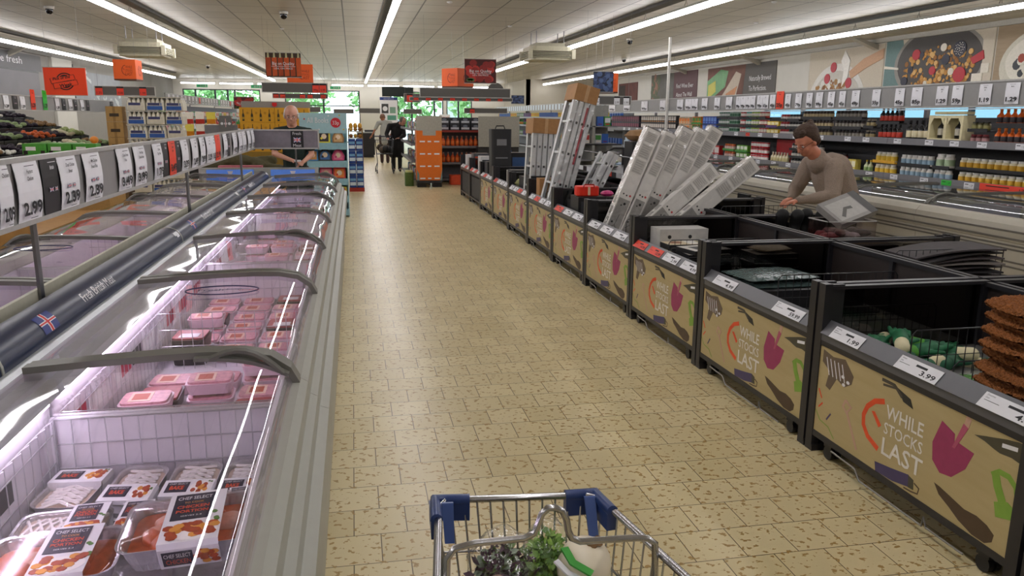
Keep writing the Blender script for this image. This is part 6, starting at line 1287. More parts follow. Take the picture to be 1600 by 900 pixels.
for k in range(42): tag(MB().box(-.004,0,-.1,.1,0,.17).build('price_card', M('c3d0da',.5), loc=(6.735, 19.9+.43*k, 1.875)), 'pale price card on the strip over the far right gondola', 'price card', 'cards over the far right gondola')
# ---------------------------------------------------------------- things in the bins
Q = random.Random(21)
def stack_mat(z, rot, label):
    mb = MB(); n = 14; w, d, h = .42, .50, .050; vs = []; q = random.Random(label)
    for s_ in (1,-1):
        for i in range(n+1):
            for j in range(n+1):
                u, v = i/n*2-1, j/n*2-1; e = max(0,(1-abs(u)**8)*(1-abs(v)**8)); k = 1-.10*(u*u*v*v); vs.append((u*w/2*k, v*d/2*k, h/2+s_*h/2*e**.5+.006*math.sin(4*v+u*3)))
    fs = [(i*(n+1)+j,(i+1)*(n+1)+j,(i+1)*(n+1)+j+1,i*(n+1)+j+1) for i in range(n) for j in range(n)]; k = (n+1)**2; fs += [(k+a,k+d_,k+c,k+b) for a,b,c,d_ in fs]
    mb.add(vs, fs, 0, True); o = mb.build('doormat', M('8a5224',.95,var=.35,sc=150,bump=1), loc=(2.53+q.uniform(-.015,.015),2.29,z), rot=(q.uniform(-.03,.03),q.uniform(-.03,.03),rot))
    s_ = o.modifiers.new('sub','SUBSURF'); s_.levels = 3; s_.render_levels = 3
    tx = bpy.data.textures.get('fibre') or bpy.data.textures.new('fibre','CLOUDS'); tx.noise_scale = .010; d_ = o.modifiers.new('fibre','DISPLACE'); d_.texture = tx; d_.strength = .020; d_.mid_level = .4
    tag(o, label, 'doormat')
for k in range(9): stack_mat(.503+.049*k, Q.uniform(-.10,.10), 'brown coir doormat, %s in the stack in the nearest bin' % ['bottom','second from the bottom','third from the bottom','fourth from the bottom','middle','fourth from the top','third from the top','second from the top','top'][k])
def glove(loc, rz, col, cuff, label, grp=None):
    t = MB(); q = random.Random(label+str(loc)); cap_(t,(0,0,.02),(.09,0,.02),.035,.034)
    for i, (dy, l) in enumerate(((-.036,.055),(-.013,.07),(.011,.072),(.034,.06))): cap_(t,(.10,dy,.018),(.10+l,dy*1.35+q.uniform(-.01,.01),.016+q.uniform(0,.015)),.0125,.010,n=8)
    cap_(t,(.03,-.035,.018),(.08,-.075,.016),.014,.011,n=8)
    o = organic(t, 'glove', M(col,.6,var=.12), None, .006, 2); o.location = loc; o.rotation_euler = (Q.uniform(-.15,.15),Q.uniform(-.15,.15),rz); tag(o, label, 'glove', grp)
    c = MB(); cap_(c,(-.07,0,.02),(-.005,0,.02),.034,.032); oc = organic(c, 'cuff', M(cuff,.7,var=.05), o, .008, 2); return o
gl = [(2.30,3.12,.58,.5,'1f6a44','dfd6b0'),(2.42,3.17,.585,-2.4,'1f6a44','dfd6b0'),(2.36,3.0,.56,2.7,'1b5c3e','1b5c3e'),(2.52,3.05,.57,.1,'1f6a44','57a03a'),(2.48,2.92,.545,3.4,'1f6a44','dfd6b0'),(2.62,3.12,.57,-.6,'1b5c3e','57a03a'),(2.35,2.88,.54,1.2,'1f6a44','dfd6b0'),(2.60,2.95,.54,.6,'1b5c3e','1b5c3e'),(2.70,3.02,.56,2.2,'1f6a44','dfd6b0'),(2.78,2.92,.53,-1.0,'1b5c3e','dfd6b0'),(2.44,3.06,.615,1.0,'1f6a44','dfd6b0'),(2.72,3.15,.53,.3,'1f6a44','57a03a')]
for x,y,z,rz,c,cf in gl: glove((x,y,z-.03),rz,c,cf,'green gardening glove in the loose heap in the nearest bin','heap of green gloves')
def cushion(w, d, h, m, loc, rz, label, cat, name, grp=None, rot=(0,0)):
    mb = MB(); n = 10; vs = []; 
    for s in (1,-1):
        for i in range(n+1):
            for j in range(n+1):
                u, v = i/n*2-1, j/n*2-1; e = (1-u**4)*(1-v**4); vs.append((u*w/2, v*d/2, h/2+s*h/2*(e**.45 if e > 0 else 0)))
    fs = [(i*(n+1)+j,(i+1)*(n+1)+j,(i+1)*(n+1)+j+1,i*(n+1)+j+1) for i in range(n) for j in range(n)]; k = (n+1)**2
    fs += [(k+a,k+d_,k+c,k+b) for a,b,c,d_ in fs]; mb.add(vs, fs, 0, True); o = mb.build(name, m, loc=loc); o.rotation_euler = (rot[0],rot[1],rz); 
    tx = bpy.data.textures.get('crease') or bpy.data.textures.new('crease','CLOUDS'); tx.noise_scale = .05; s = o.modifiers.new('s','SUBSURF'); s.levels = 1; s.render_levels = 1; dd = o.modifiers.new('d','DISPLACE'); dd.texture = tx; dd.strength = .012
    return tag(o, label, cat, grp)
cushion(.34,.26,.035,M('5f9a52',.15,var=.25,sc=30,bump=.5),(2.45,2.66,.505),.2,'shiny green plastic wrapped pack below the gloves','garden pack','garden_pack'); cushion(.30,.24,.03,M('8d918c',.15,var=.2,sc=30,bump=.5),(2.72,2.70,.505),-.3,'clear plastic wrapped grey pack beside the green one','garden pack','garden_pack'); cushion(.3,.24,.03,M('3f8a4a',.2,var=.25,sc=30),(2.60,2.58,.54),.4,'crumpled green bag lying over the wrapped packs','garden pack','garden_pack')
# second bin
for k in range(4): cushion(.50,.34,.045,M('50605f',.15,var=.2,sc=40,bump=.6),(2.50,4.36,.505+.046*k),.06*k-.08,'grey-green shrink wrapped sack, %s of the pile in the second bin' % ['lowest','second','third','topmost'][k],'plastic sack','plastic_sack')
tag(MB().box(2.24,2.98,4.1,4.15,.502,.62).box(2.24,2.98,3.95,4.1,.502,.51).build('divider_tray', BLACK), 'low black divider tray in front of the grey sacks', 'tray')
# third bin: magazines, boxed goods
mag = MB().box(-.15,.15,-.11,.11,0,.022,0).box(-.145,.145,-.105,.105,.022,.0225,1).disc((-.05,.0), .05, ((0,0,.0226),(1,0,0),(0,1,0)), .0005, 2, 10).box(.03,.12,-.08,.08,.0226,.0232,3).mesh('flat_pack', [M('2a2a2c',.4), M('cdbf9f',.4,var=.1), M('8d5a3c',.5), M('e8e6e2',.4)])
mag2 = MB().box(-.16,.16,-.12,.12,0,.03,0).box(-.155,.155,-.115,.115,.03,.0305,1).box(-.10,.02,-.05,.06,.0305,.031,2).mesh('flat_pack', [M('1c1c1e',.4), M('c9c6c0',.4), M('2a2a2c',.5)])
z = .503
for k in range(7): place(mag, 'flat_pack', 'flat pack with a pale wooden picture, stacked in the third bin', 'flat pack', 'pale flat packs, third bin', (2.44+Q.uniform(-.03,.03), 5.62, z), Q.uniform(-.2,.2)); z += .024
z = .503
for k in range(6): place(mag2, 'flat_pack', 'black and white flat pack stacked at the near end of the third bin', 'flat pack', 'black flat packs, third bin', (2.46+Q.uniform(-.02,.02), 5.22, z), Q.uniform(-.2,.2)); z += .032
z = .503
for k in range(6): place(mag2, 'flat_pack', 'black and white flat pack deeper in the third bin', 'flat pack', 'rear black flat packs, third bin', (2.84+Q.uniform(-.02,.02), 5.0, z), Q.uniform(-.2,.2)); z += .032
cushion(.25,.2,.04,M('d8c9ae',.4,var=.1),(2.84,4.99,.70),.3,'cream wrapped pack on top of the rear black flat packs','pack','wrapped_pack')
t = T('lamp_box', 'white printed carton box in the far corner of the third bin', 'box', (2.50, 5.78, .503)); MB().box(-.2,.2,-.1,.1,0,.26,0).disc((-.12,.2), .015, ((0,-.1005,0),(1,0,0),(0,0,1)), .001, 1, 10).disc((.05,.2), .015, ((0,-.1005,0),(1,0,0),(0,0,1)), .001, 1, 10).box(-.2,.2,-.101,-.1,.0,.05,2).build('carton', [M('b9b7b3',.6), BLACK, M('8a8886',.6)], t)
# seven long white cartons leaning in the fourth bin
def long_carton(base, top, wd, dp, label):
    b, tp = Vector(base), Vector(top); L = (tp-b).length; w = (tp-b).normalized(); v = Vector((0,1,0)); u = v.cross(w).normalized(); v = w.cross(u).normalized()
    X = Matrix((u, v, w)).transposed().to_4x4(); X.translation = b; t = T('long_carton', label, 'carton', (0,0,0)); t.matrix_world = X
    mb = MB().box(-wd/2,wd/2,-dp/2,dp/2,0,L,0); fr = ((-wd/2,-dp/2-.0006,0),(1,0,0),(0,0,1))
    mb.poly([(.01,L*.05),(wd-.01,L*.05),(wd-.01,L*.36),(.01,L*.36)], fr, .0008, 1); mb.disc((wd*.6,L*.32), .012, fr, .0014, 2, 10); mb.disc((wd*.4,L*.30), .007, fr, .0014, 2, 8); mb.disc((wd*.25,L*.14), .010, fr, .0014, 2, 10); mb.stroke([(wd*.55,L*.22),(wd*.5,L*.12),(wd*.2,L*.08)], .004, fr, .0012, 2); mb.stroke([(wd*.5,L*.12),(wd*.8,L*.08)], .004, fr, .0012, 2)
    mb.disc((wd*.75,L*.40), .010, fr, .0012, 3, 10); mb.disc((wd*.5,L*.395), .008, fr, .0012, 2, 8); mb.disc((wd*.25,L*.40), .008, fr, .0012, 2, 8)
    for a, c in ((.60,.72),(.74,.86),(.88,.97)): mb.poly([(wd*.12,L*a),(wd*.88,L*a),(wd*.88,L*c),(wd*.12,L*c)], fr, .0008, 4); [mb.stroke([(wd*.18,L*(a+(c-a)*(.1+.16*k))),(wd*(.8-.1*(k%2)),L*(a+(c-a)*(.1+.16*k)))], .0035, fr, .0013, 5) for k in range(6)]
    fl = ((-wd/2-.0006,dp/2,0),(0,-1,0),(0,0,1))
    for a in (.1,.2,.3): mb.poly([(dp*.2,L*a),(dp*.8,L*a),(dp*.8,L*(a+.07)),(dp*.2,L*(a+.07))], fl, .0008, 1)
    mb.box(-wd/2+.002,wd/2-.002,-dp/2+.01,dp/2-.01,L,L+.006,6)
    mb.build('carton', [M('e6e3de',.5,var=.02), M('9d9a96',.5,var=.1,sc=40), BLACK, RED, M('c9c6c1',.5), M('95928d',.5), M('8d8a86',.6)], t)
    w_ = MB().box(-wd/2-.003,wd/2+.003,-dp/2-.003,dp/2+.003,.0,L+.012); w_.build('plastic_wrap', sheet_glass('shrink_wrap',(1,1,1),.9,.12,bump=.02,bscale=14,base=.04), t)
LC = [((2.29,6.95,.52),(2.69,6.95,1.50),.135),((2.43,6.93,.52),(2.845,6.93,1.47),.115),((2.57,6.97,.52),(3.03,6.97,1.51),.125),((2.72,6.95,.56),(3.17,6.95,1.50),.12),((2.86,7.0,.62),(3.33,7.0,1.51),.13)]
nm = ['first and leftmost','second','third','fourth','fifth and rightmost']
for (a, b, w), n_ in zip(LC, nm): long_carton(a, b, w, .11, 'long white carton in plastic wrap leaning steeply, %s from the left' % n_)
long_carton((2.50,6.72,.56),(3.20,6.72,1.16),.14,.10,'long white carton leaning low across the others, nearer one'); long_carton((2.66,6.58,.54),(3.52,6.58,1.22),.14,.10,'lowest long white carton leaning farthest to the right')
# ladder bundles
AL = M('d3d5d6',.4,.25,.05,40)
def ladder_bundle(base, top, xs, label, cap=True, red=False, box_c=None):
    b, tp = Vector(base), Vector(top); L = (tp-b).length; w = (tp-b).normalized(); v = Vector((0,1,0)); u = v.cross(w).normalized(); v = w.cross(u).normalized(); X = Matrix((u, v, w)).transposed().to_4x4(); X.translation = b
    t = T('folded_ladder', label, 'ladder', (0,0,0)); t.matrix_world = X
    for i, x in enumerate(xs):
        r_ = MB().box(x-.026,x+.026,-.02,.0,0,L).box(x-.026,x-.020,.0,.06,0,L).box(x+.020,x+.026,.0,.06,0,L).box(x-.026,x+.026,.36,.38,0,L).box(x-.026,x-.020,.30,.36,0,L); r_.build('rail', AL, t)
        for k in range(3): MB().box(x-.012,x+.012,-.024,-.018,L*(.25+.28*k)-.014,L*(.25+.28*k)+.014).build('rung_end', BLACK, t)
        for k in range(3): MB().box(x-.018,x+.018,.0,.36,L*(.25+.28*k)-.012,L*(.25+.28*k)+.012).build('rung', AL, t)
    if red: MB().box(xs[-2]+.005,xs[-2]+.030,-.0225,-.020,L*.45,L*.96).build('red_label', M('a82a3c',.5), t)
    x0, x1 = xs[0]-.035, xs[-1]+.035
    if cap: c = MB().box(x0,x1,-.035,.40,L-.0,L+.19,0).box((x0+x1)/2-.02,(x0+x1)/2+.02,-.037,-.035,L,L+.19,1); c.build('cardboard_cap', [CARD, M('b9946a',.3)], t)
    MB().box(x0+.005,x1-.005,-.031,-.029,L*.0,L).build('plastic_wrap', MATS['shrink_wrap'], t)
ladder_bundle((2.36,9.98,.505),(2.41,10.01,1.40),(-.125,-.055,.015,.085,.155),'upright bundle of folded aluminium ladders with a cardboard cap on its top')
tag(MB().box(2.22,2.44,9.42,9.60,.503,.87).build('cardboard_box', CARD), 'brown cardboard box standing at the foot of the upright ladders', 'box')
ladder_bundle((2.315,9.0,.505),(2.64,9.03,1.78),(-.10,-.03,.04,.11),'tall leaning bundle of aluminium ladders with red label and taped cardboard cap', red=True)
ladder_bundle((2.62,8.86,.505),(2.98,8.9,1.20),(-.03,.04),'short leaning pair of ladder rails beside the tall ladder bundle', cap=False)
# mixed boxes in further bins
def boxy(x, y, z, w, d, h, c1, c2, label, name='boxed_item', rz=0):
    t = T(name, label, 'box', (x,y,z), rz); mb = MB().box(-w/2,w/2,-d/2,d/2,0,h,0).box(-w*.4,w*.4,-d/2-.002,-d/2,h*.45,h*.85,1).box(-w*.3,w*.1,-d/2-.003,-d/2,h*.1,h*.3,2); mb.build('carton', [M(c1,.5), M(c2,.5), PAPER], t); MB().box(-w*.48,w*.48,-.01,.01,h,h+.0015).build('tape', M('b9946a',.3), t)
boxy(2.40,7.95,.503,.30,.3,.30,'1b1b1e','3a3a40','black box in the fifth bin near the aisle'); boxy(2.75,8.1,.503,.28,.3,.28,'222226','8a8a8e','black and silver box in the fifth bin'); boxy(2.45,8.3,.503,.3,.25,.22,'1a1a1c','c9c9cc','low black box with white panel behind in the fifth bin'); boxy(2.85,7.7,.503,.25,.25,.24,'2a2a2e','55565a','dark grey box in the fifth bin by the back panel')
t = T('toolcase', 'bright orange-red tool case with a pale clasp lying on a dark box', 'case', (2.05+.33,7.95,.806)); MB().rbox((0,0,.05),(.24,.16,.10),.04,0,4).build('case_body', M('e8321e',.4), t, bevel=.01); MB().box(-.01,.015,-.086,-.08,.01,.095).build('clasp', M('e6c8a8',.5), t); MB().tube([(-.06,-.08,.09),(-.05,-.09,.12),(.05,-.09,.12),(.06,-.08,.09)], .008).build('handle', M('b3261a',.4), t)
cushion(.12,.1,.06,M('c8307a',.4),(2.62,8.0,.79),.2,'small pink wrapped pack right of the red tool case','pack','wrapped_pack')
for k, (x, y, w, h, c1, c2) in enumerate(((2.4,7.45,.28,.22,'1f1f22','c9c9cc'),(2.75,7.45,.3,.2,'2a2b2e','8a8c90'),(2.38,10.1,.3,.36,'1b1b1e','3a3a40'),(2.78,10.2,.3,.3,'17171a','2a4a6a'),(2.4,10.75,.26,.3,'202024','d0d0d2'),(2.8,10.7,.3,.36,'26262a','55565a'),(2.4,11.5,.3,.34,'1c1c20','8a8a8e'),(2.75,11.6,.28,.45,'3a3a3e','c2412a'),(2.45,12.0,.24,.3,'c9c6c0','222226'),(2.4,13.5,.35,.35,'26262a','9a9a9e'),(2.8,13.6,.3,.5,'1c1c20','3a5a8a'),(2.4,14.4,.3,.4,'c9c9cc','3a3a3e'),(2.75,14.8,.3,.5,'2a4a7a','d0d0d4'),(2.45,15.6,.3,.4,'55565a','c9441c'),(2.4,16.1,.3,.35,'d0d0d2','222226'))):
    boxy(x, y, .503, w, .3, h, c1, c2, '%s boxed item in the far sales bins, %s along the aisle side' % (['black','charcoal','black and grey','navy edged black','black and white','dark grey','slate','grey and orange','pale','dark silver','blue panelled black','light grey','blue','grey and orange banded','white'][k], ['first','second','third','fourth','fifth','sixth','seventh','eighth','ninth','tenth','eleventh','twelfth','thirteenth','fourteenth','fifteenth'][k]))
t = T('laundry_bag', 'tall black printed bag standing above the bins before the panel', 'bag', (2.36,12.9,.503)); MB().rbox((0,0,.45),(.32,.3,.92),.04,0,4,top=1.04).box(-.08,.08,-.157,-.155,.65,.75,1).stroke([(-.1,.45),(.1,.45)], .02, ((0,-.157,0),(1,0,0),(0,0,1)), .003, 1).stroke([(-.05,.25),(.1,.27)], .02, ((0,-.156,0),(1,0,0),(0,0,1)), .003, 1).build('bag_body', [M('232325',.6,var=.1), M('77777a',.6)], t); MB().tube([(-.08,0,.91),(-.06,0,.96),(.06,0,.96),(.08,0,.91)], .01).build('handle', BLACK, t)
cushion(.3,.3,.16,M('8a8a5a',.6,var=.3,sc=20),(2.42,11.0,.60),.3,'mottled red and olive bag slumped in the seventh bin','bag','soft_bag'); cushion(.2,.2,.12,M('b8422a',.6,var=.3,sc=20),(2.62,11.1,.66),.3,'small red mesh bag beside the olive one','bag','soft_bag')
# raised middle shelving between the bin rows, further back
t = T('raised_shelf', 'black raised wire shelf over the back bins with a slanted ticket rail', 'shelving', (3.15,8.4,0)); sf = MB()
sf.box(0,.8,0,2.9,.90,.92); sf.box(-.01,.0,0,2.9,.89,.95)
for y in (0,1.45,2.9):
    for x in (0.02,.78): sf.box(x-.015,x+.015,y-.015,y+.015,.835,1.15)
for y in (0,1.45,2.9): sf.tube([(0,y,1.15),(.15,y,1.22),(.75,y,1.22)], .012, n=5)
sf.tube([(.02,0,1.15),(.02,2.9,1.15)], .01, n=5); sf.build('frame', FRAME, t)
for k in range(6): tag(MB().box(-.004,0,-.12,.12,0,.06).build('price_ticket', TAGRED if k == 2 else PAPER, loc=(3.139,8.7+.42*k,.89)), ('red ticket' if k == 2 else 'white ticket')+' on the rail of the raised black shelf', 'price ticket', None if k == 2 else 'white tickets of the raised shelf')
boxy(3.5,9.4,.921,.33,.3,.40,'17171a','2b2b2e','big black appliance box on the raised shelf'); cushion(.34,.3,.14,M('a8835a',.7,var=.15,sc=10),(3.5,9.4,1.325),.2,'crumpled brown cardboard heap on top of the big black box','cardboard','crumpled_cardboard')
for k in range(6): boxy(3.35+.14*(k%3), 8.7+.3*(k//3), .921, .12, .25, .18+.03*(k%2), ('8d7a5a','b9a98a','55524e')[k%3], ('c9c6c0','3a3a3c','8a5a3a')[k%3], '%s small carton in the %s row on the raised shelf' % (('tan','cream','dark')[k%3], ('near','far')[k//3]))
for k in range(3): cushion(.32,.2,.06,M(('8a8f8c','a9b48a','d0d2cf')[k],.3,var=.2,bump=.4),(3.45,10.6,.921+.061*k),.2*k,'%s wrapped textile pack in the pile at the far end of the raised shelf' % ('grey','greenish','white')[k],'pack','wrapped_pack')
tag(MB().tube([(3.0,7.9,.95),(3.15,8.0,1.08),(3.3,8.05,.98),(3.12,7.9,.90)], .02, closed=True, n=4).build('picture_frame', PAPER), 'white angular frame poking out left of the long cartons', 'frame')
# back row of bins (facing the freezers)
t = T('black_organiser', 'long black patterned fabric crate in the back row', 'crate', (3.62,7.55,.503)); MB().rbox((0,0,.14),(.70,.28,.29),.02,0).build('fabric_body', M('1d1d1f',.6,var=.4,sc=30), t); MB().box(.33,.36,-.12,.12,.22,.34).build('end_flap', BLACK, t)
tag(MB().tube([(3.3,8.0,.80),(3.5,8.0,.83),(3.62,8.0,.80)], .012).build('yellow_cord', M('d9c92a',.5)), 'yellow cord lying behind the black fabric crate', 'cord')
for k in range(10): cushion(.22,.16,.06,M(('1c1c1e','2e2c2a','3a3532','17171a')[k%4],.7,var=.3,sc=20),(3.25+.1*(k%5), 6.45+.3*(k//5), .503+.03*(k%3)),k,'dark folded garment in the back row near the shopper','garment','folded_garment','dark garments, back row')
def boot(x, y, z, rz, label, grp=None):
    m = MB(); cap_(m,(0,0,.05),(-.01,.01,.15),.045,.047); cap_(m,(-.01,.01,.15),(.02,0,.23),.046,.056); cap_(m,(0,0,.04),(.15,0,.035),.042,.036); m.box(-.05,.19,-.045,.045,-.006,.012); o = organic(m,'boot',M('141415',.7,bump=.3),None,.012,3); o.location = (x,y,z); o.rotation_euler = (0,0,rz); tag(o,label,'boot',grp)
for k,(x,y) in enumerate(((3.45,5.92),(3.56,5.88),(3.67,5.93),(3.77,5.86))): boot(x,y,.60,-1.4+.1*k,'black boot standing in the row before the box, back row','black boots, back row')
tag(MB().box(3.15,3.95,5.5,6.1,.502,.60).build('boot_tray', BLACK), 'black shelf insert under the boots in the back row', 'tray')
for k,(x,y) in enumerate(((3.86,5.72),(3.94,5.68))): boot(x,y,.602,1.5,'larger black boot right of the clear box','boots right of the clear box')
t = T('tool_set_box', 'tilted grey box picturing a hand tool on top of the clear tub', 'box', (3.70,5.42,.905)); t.rotation_euler = (.55,-.25,.25); mb = MB().box(-.19,.19,-.13,.13,0,.055,0); fr = ((-.19,-.13,.0552),(1,0,0),(0,1,0)); mb.poly([(.03,.03),(.30,.03),(.30,.22),(.03,.22)], fr, .0006, 1); mb.stroke([(.08,.06),(.16,.13),(.22,.12)], .03, fr, .001, 2); mb.poly([(.31,0),(.38,0),(.38,.26),(.31,.26)], fr, .0008, 3); mb.build('carton', [M('8d8a86',.5), M('aaa7a2',.5), M('55534f',.5), M('3a3836',.5)], t)
t = T('clear_tub', 'clear plastic tub of mixed dark red goods under the tilted box', 'tub', (3.60,5.30,.72)); MB().box(-.20,.20,-.13,.13,0,.006).box(-.20,-.195,-.13,.13,0,.15).box(.195,.20,-.13,.13,0,.15).box(-.2,.2,-.13,-.125,0,.15).box(-.2,.2,.125,.13,0,.15).build('tub_wall', sheet_glass('tub_plastic',(.85,.82,.82),.9,.1,base=.06), t); MB().box(-.205,.205,-.135,-.125,.145,.152).box(-.205,.205,.125,.135,.145,.152).box(-.205,-.195,-.135,.135,.145,.152).box(.195,.205,-.135,.135,.145,.152).build('rim', M('a9a6a2',.4), t)
tag(MB().box(3.3,3.95,5.08,5.5,.502,.718).build('carton_block', M('2a2628',.6)), 'dark carton supporting the clear tub', 'carton')
for k in range(8): cushion(.12,.08,.05,M(('8a3038','5a2a2a','a9989a','3a2a2a')[k%4],.5,var=.3),(3.46+.09*(k%4),5.24+.11*(k//4),.73+.02*(k%2)),k,'small dark red packet inside the clear tub','packet','packet','packets in the clear tub')
# folded mats and white box at right, back row
for k in range(9): 
    mb = MB(); n=8; mb.sweep([( -.30+.6*i/n, .0+.018*math.sin(i/n*PI)*(.3+k*.12)) for i in range(n+1)]+[( -.30+.6*i/n, .010+.018*math.sin(i/n*PI)*(.3+k*.12)) for i in range(n,-1,-1)], -.16, .16, 0)
    o = mb.build('floor_mat', M(('3a3436','7a7470','4a4244','262326')[k%4],.7,var=.1), loc=(3.62,4.25,.60+.025*k)); o.rotation_euler = (0,-.03*k/3,.06*((k*7)%5-2)); tag(o, 'folded dark floor mat, %s from the bottom of the fanned pile' % ['first','second','third','fourth','fifth','sixth','seventh','eighth','ninth'][k], 'mat')
tag(MB().box(3.3,3.95,4.05,4.45,.502,.598).build('carton_block', M('55504c',.6)), 'grey-brown carton under the fanned mats', 'carton')
boxy(3.86,4.85,.62,.30,.2,.15,'c4bcae','cfc8ba','cream carton beside the fanned mats'); boxy(3.52,4.84,.62,.30,.2,.14,'4a4042','8a7a8a','dark purple photo box left of the cream carton')
tag(MB().box(3.3,3.98,4.72,4.98,.502,.618).build('carton_block', M('3a3634',.6)), 'dark carton under the cream and purple boxes', 'carton')
# gondola of kitchen goods right of the ladders
t = T('shelf_end', 'tall grey shelf end right of the ladders with dark packs', 'shelving', (4.6,15.2,0)); MB().box(-.5,.45,.3,.34,0,1.85).box(-.05,.0,-.3,.3,0,1.85).build('back_panel', M('8f8e88',.5), t)
for z in (.4,.8,1.12,1.45): MB().box(-.5,.45,-.3,.3,z-.02,z).build('shelf', SHF, t)
for k in range(5): place(PCK[(6,2,6,2,3,6)[k]], 'packet', 'dark pack on the upper shelf of the grey shelf end', 'packet', 'dark packs on shelf end', (4.18+.15*k+(.1 if k > 2 else 0), 15.05, 1.452))
for k in range(5): place(PCK[(6,2,4,7,2,6,6,11)[k]], 'packet', 'mixed pack on the middle shelf of the grey shelf end', 'packet', 'mixed packs on shelf end', (4.18+.14*k+(.1 if k > 2 else 0), 15.05, 1.122))
wp = water(.32,.22,'b9cbd8','7fa0bd')
t = tag(MB().box(4.08,4.8,11.6,12.4,0,.9).build('pallet_stack', M('7f97b0',.4,var=.15,sc=12)), 'wrapped block of pale blue bottle packs behind the long cartons', 'drinks stack')
for k in range(2):
    for j in range(2-0): place(wp, 'bottle_pack', 'pale blue pack of bottles on the wrapped block', 'drinks pack', 'pale blue bottle packs', (4.26+.34*j+.02*k, 11.75, .901+.235*k))
# ---------------------------------------------------------------- foreground trolley
ZT = .82
t = T('shopping_trolley', 'chrome wire shopping trolley with blue corner guards at the bottom of the photo', 'trolley', (0,0,0))
FL, FR_ = Vector((.145,1.50,ZT)), Vector((.475,1.47,ZT)); BL, BR = Vector((.06,.72,ZT+.03)), Vector((.60,.70,ZT+.03))
FLb, FRb, BLb, BRb = Vector((.18,1.40,.48)), Vector((.43,1.38,.48)), Vector((.12,.75,.46)), Vector((.53,.73,.46))
MB().tube([BL, FL+Vector((0,-.03,0)), FL+Vector((.02,0,0)), FR_-Vector((.02,0,0)), FR_+Vector((.01,-.03,0)), BR], .0078, n=10).build('rim_tube', CHROME, t)
w = MB()
def lp(a, b, k): return a+(b-a)*k
for k in range(1,12): w.tube([lp(FL,FR_,k/12), lp(FLb,FRb,k/12)], .0022, n=6)
for z in (.30,.62,1.0): 
    w.tube([lp(BL,BLb,z), lp(FL,FLb,z), lp(FR_,FRb,z), lp(BR,BRb,z)], .0028, n=6)
for k in range(1,22): w.tube([lp(FL,BL,k/22), lp(FLb,BLb,k/22)], .0020, n=6); w.tube([lp(FR_,BR,k/22), lp(FRb,BRb,k/22)], .0020, n=6); w.tube([lp(FLb,BLb,k/22), lp(FRb,BRb,k/22)], .0020, n=5)
for k in range(1,8): w.tube([lp(FLb,FRb,k/8), lp(BLb,BRb,k/8)], .0022, n=5)
w.build('wire_basket', CHROME, t)
TB = M('22396e',.35,var=.04)
def corner(P, sx, sy_dir):
    c = MB(); d1 = (FR_-FL).normalized()*(.068 if sx > 0 else -.062); d2 = ((BL-FL) if sx > 0 else (BR-FR_)).normalized()*.085
    up = Vector((0,0,.012)); dn = Vector((0,0,-.042)); out = (-(d1.normalized()+d2.normalized())).normalized()*.010
    c.tube([P+d1, P+d1*.35+out*.3, P+out*.6, P+d2*.35+out*.3, P+d2], .0125, n=10)
    for a, b in ((P+out*.8, P+d1+Vector((0,-.0,0))), (P+d2, P+out*.8)):
        n_ = (b-a).normalized().cross(Vector((0,0,1)))*.011; c.add([a-n_+dn, b-n_+dn, b+n_+dn, a+n_+dn, a-n_, b-n_, b+n_, a+n_], [(0,3,2,1),(4,5,6,7),(0,1,5,4),(1,2,6,5),(2,3,7,6),(3,0,4,7)])
    q_ = P+d1*.32+d2*.30; n1 = d1.normalized()*.012; c.add([q_-n1+Vector((0,0,.006)), q_+n1+Vector((0,0,.006)), q_+n1*.8+Vector((0,-.035,-.065)), q_-n1*.8+Vector((0,-.035,-.065)), q_-n1+Vector((0,.006,.006)), q_+n1+Vector((0,.006,.006)), q_+n1*.8+Vector((0,-.028,-.065)), q_-n1*.8+Vector((0,-.028,-.065))], [(0,1,2,3),(4,7,6,5),(0,4,5,1),(2,6,7,3),(1,5,6,2),(3,7,4,0)], 1)
    c.build('corner_guard', [TB, M('36508c',.35,var=.04)], t)
corner(FL, 1, 0); corner(FR_, -1, 0)
hz = .865
def arc(pts): return [Vector(p) for p in pts]
MB().tube(arc([(.13,1.19,.70),(.13,1.20,.80),(.132,1.20,.868),(.145,1.20,.886),(.18,1.20,.892),(.265,1.20,.892),(.283,1.20,.900),(.290,1.20,.918),(.296,1.20,.935),(.306,1.20,.945),(.318,1.20,.945),(.332,1.20,.938),(.340,1.20,.920),(.343,1.20,.900),(.350,1.20,.884),(.365,1.20,.876),(.470,1.20,.872),(.490,1.20,.869),(.505,1.20,.858),(.508,1.20,.80),(.508,1.20,.70)]), .0062, n=10).build('child_seat_bar', CHROME, t)
fr_ = MB(); fr_.tube([(.12,.75,.45),(.14,.85,.25),(.17,1.35,.14)], .011, n=8); fr_.tube([(.53,.73,.45),(.51,.85,.25),(.45,1.33,.14)], .011, n=8); fr_.tube([(.12,.75,.45),(.08,.70,.14)], .011, n=8); fr_.tube([(.53,.73,.45),(.57,.68,.14)], .011, n=8); fr_.tube([(.17,1.35,.14),(.45,1.33,.14)], .010, n=8); fr_.build('frame', CHROME, t)
MB().tube([BL+Vector((-.0,-.05,.06)), BR+Vector((.0,-.05,.06))], .014, n=10).tube([BL, BL+Vector((0,-.05,.06))], .01).tube([BR, BR+Vector((0,-.05,.06))], .01).build('push_handle', TB, t)
for p_ in ((.17,1.35),(.45,1.33),(.08,.70),(.57,.68)):
    c = MB(); c.add(*_wheel(.055,.028,0)); c.box(-.02,.02,-.01,.01,.05,.14); c.build('wheel', M('3a3c40',.4), t, loc=(p_[0],p_[1],.021))
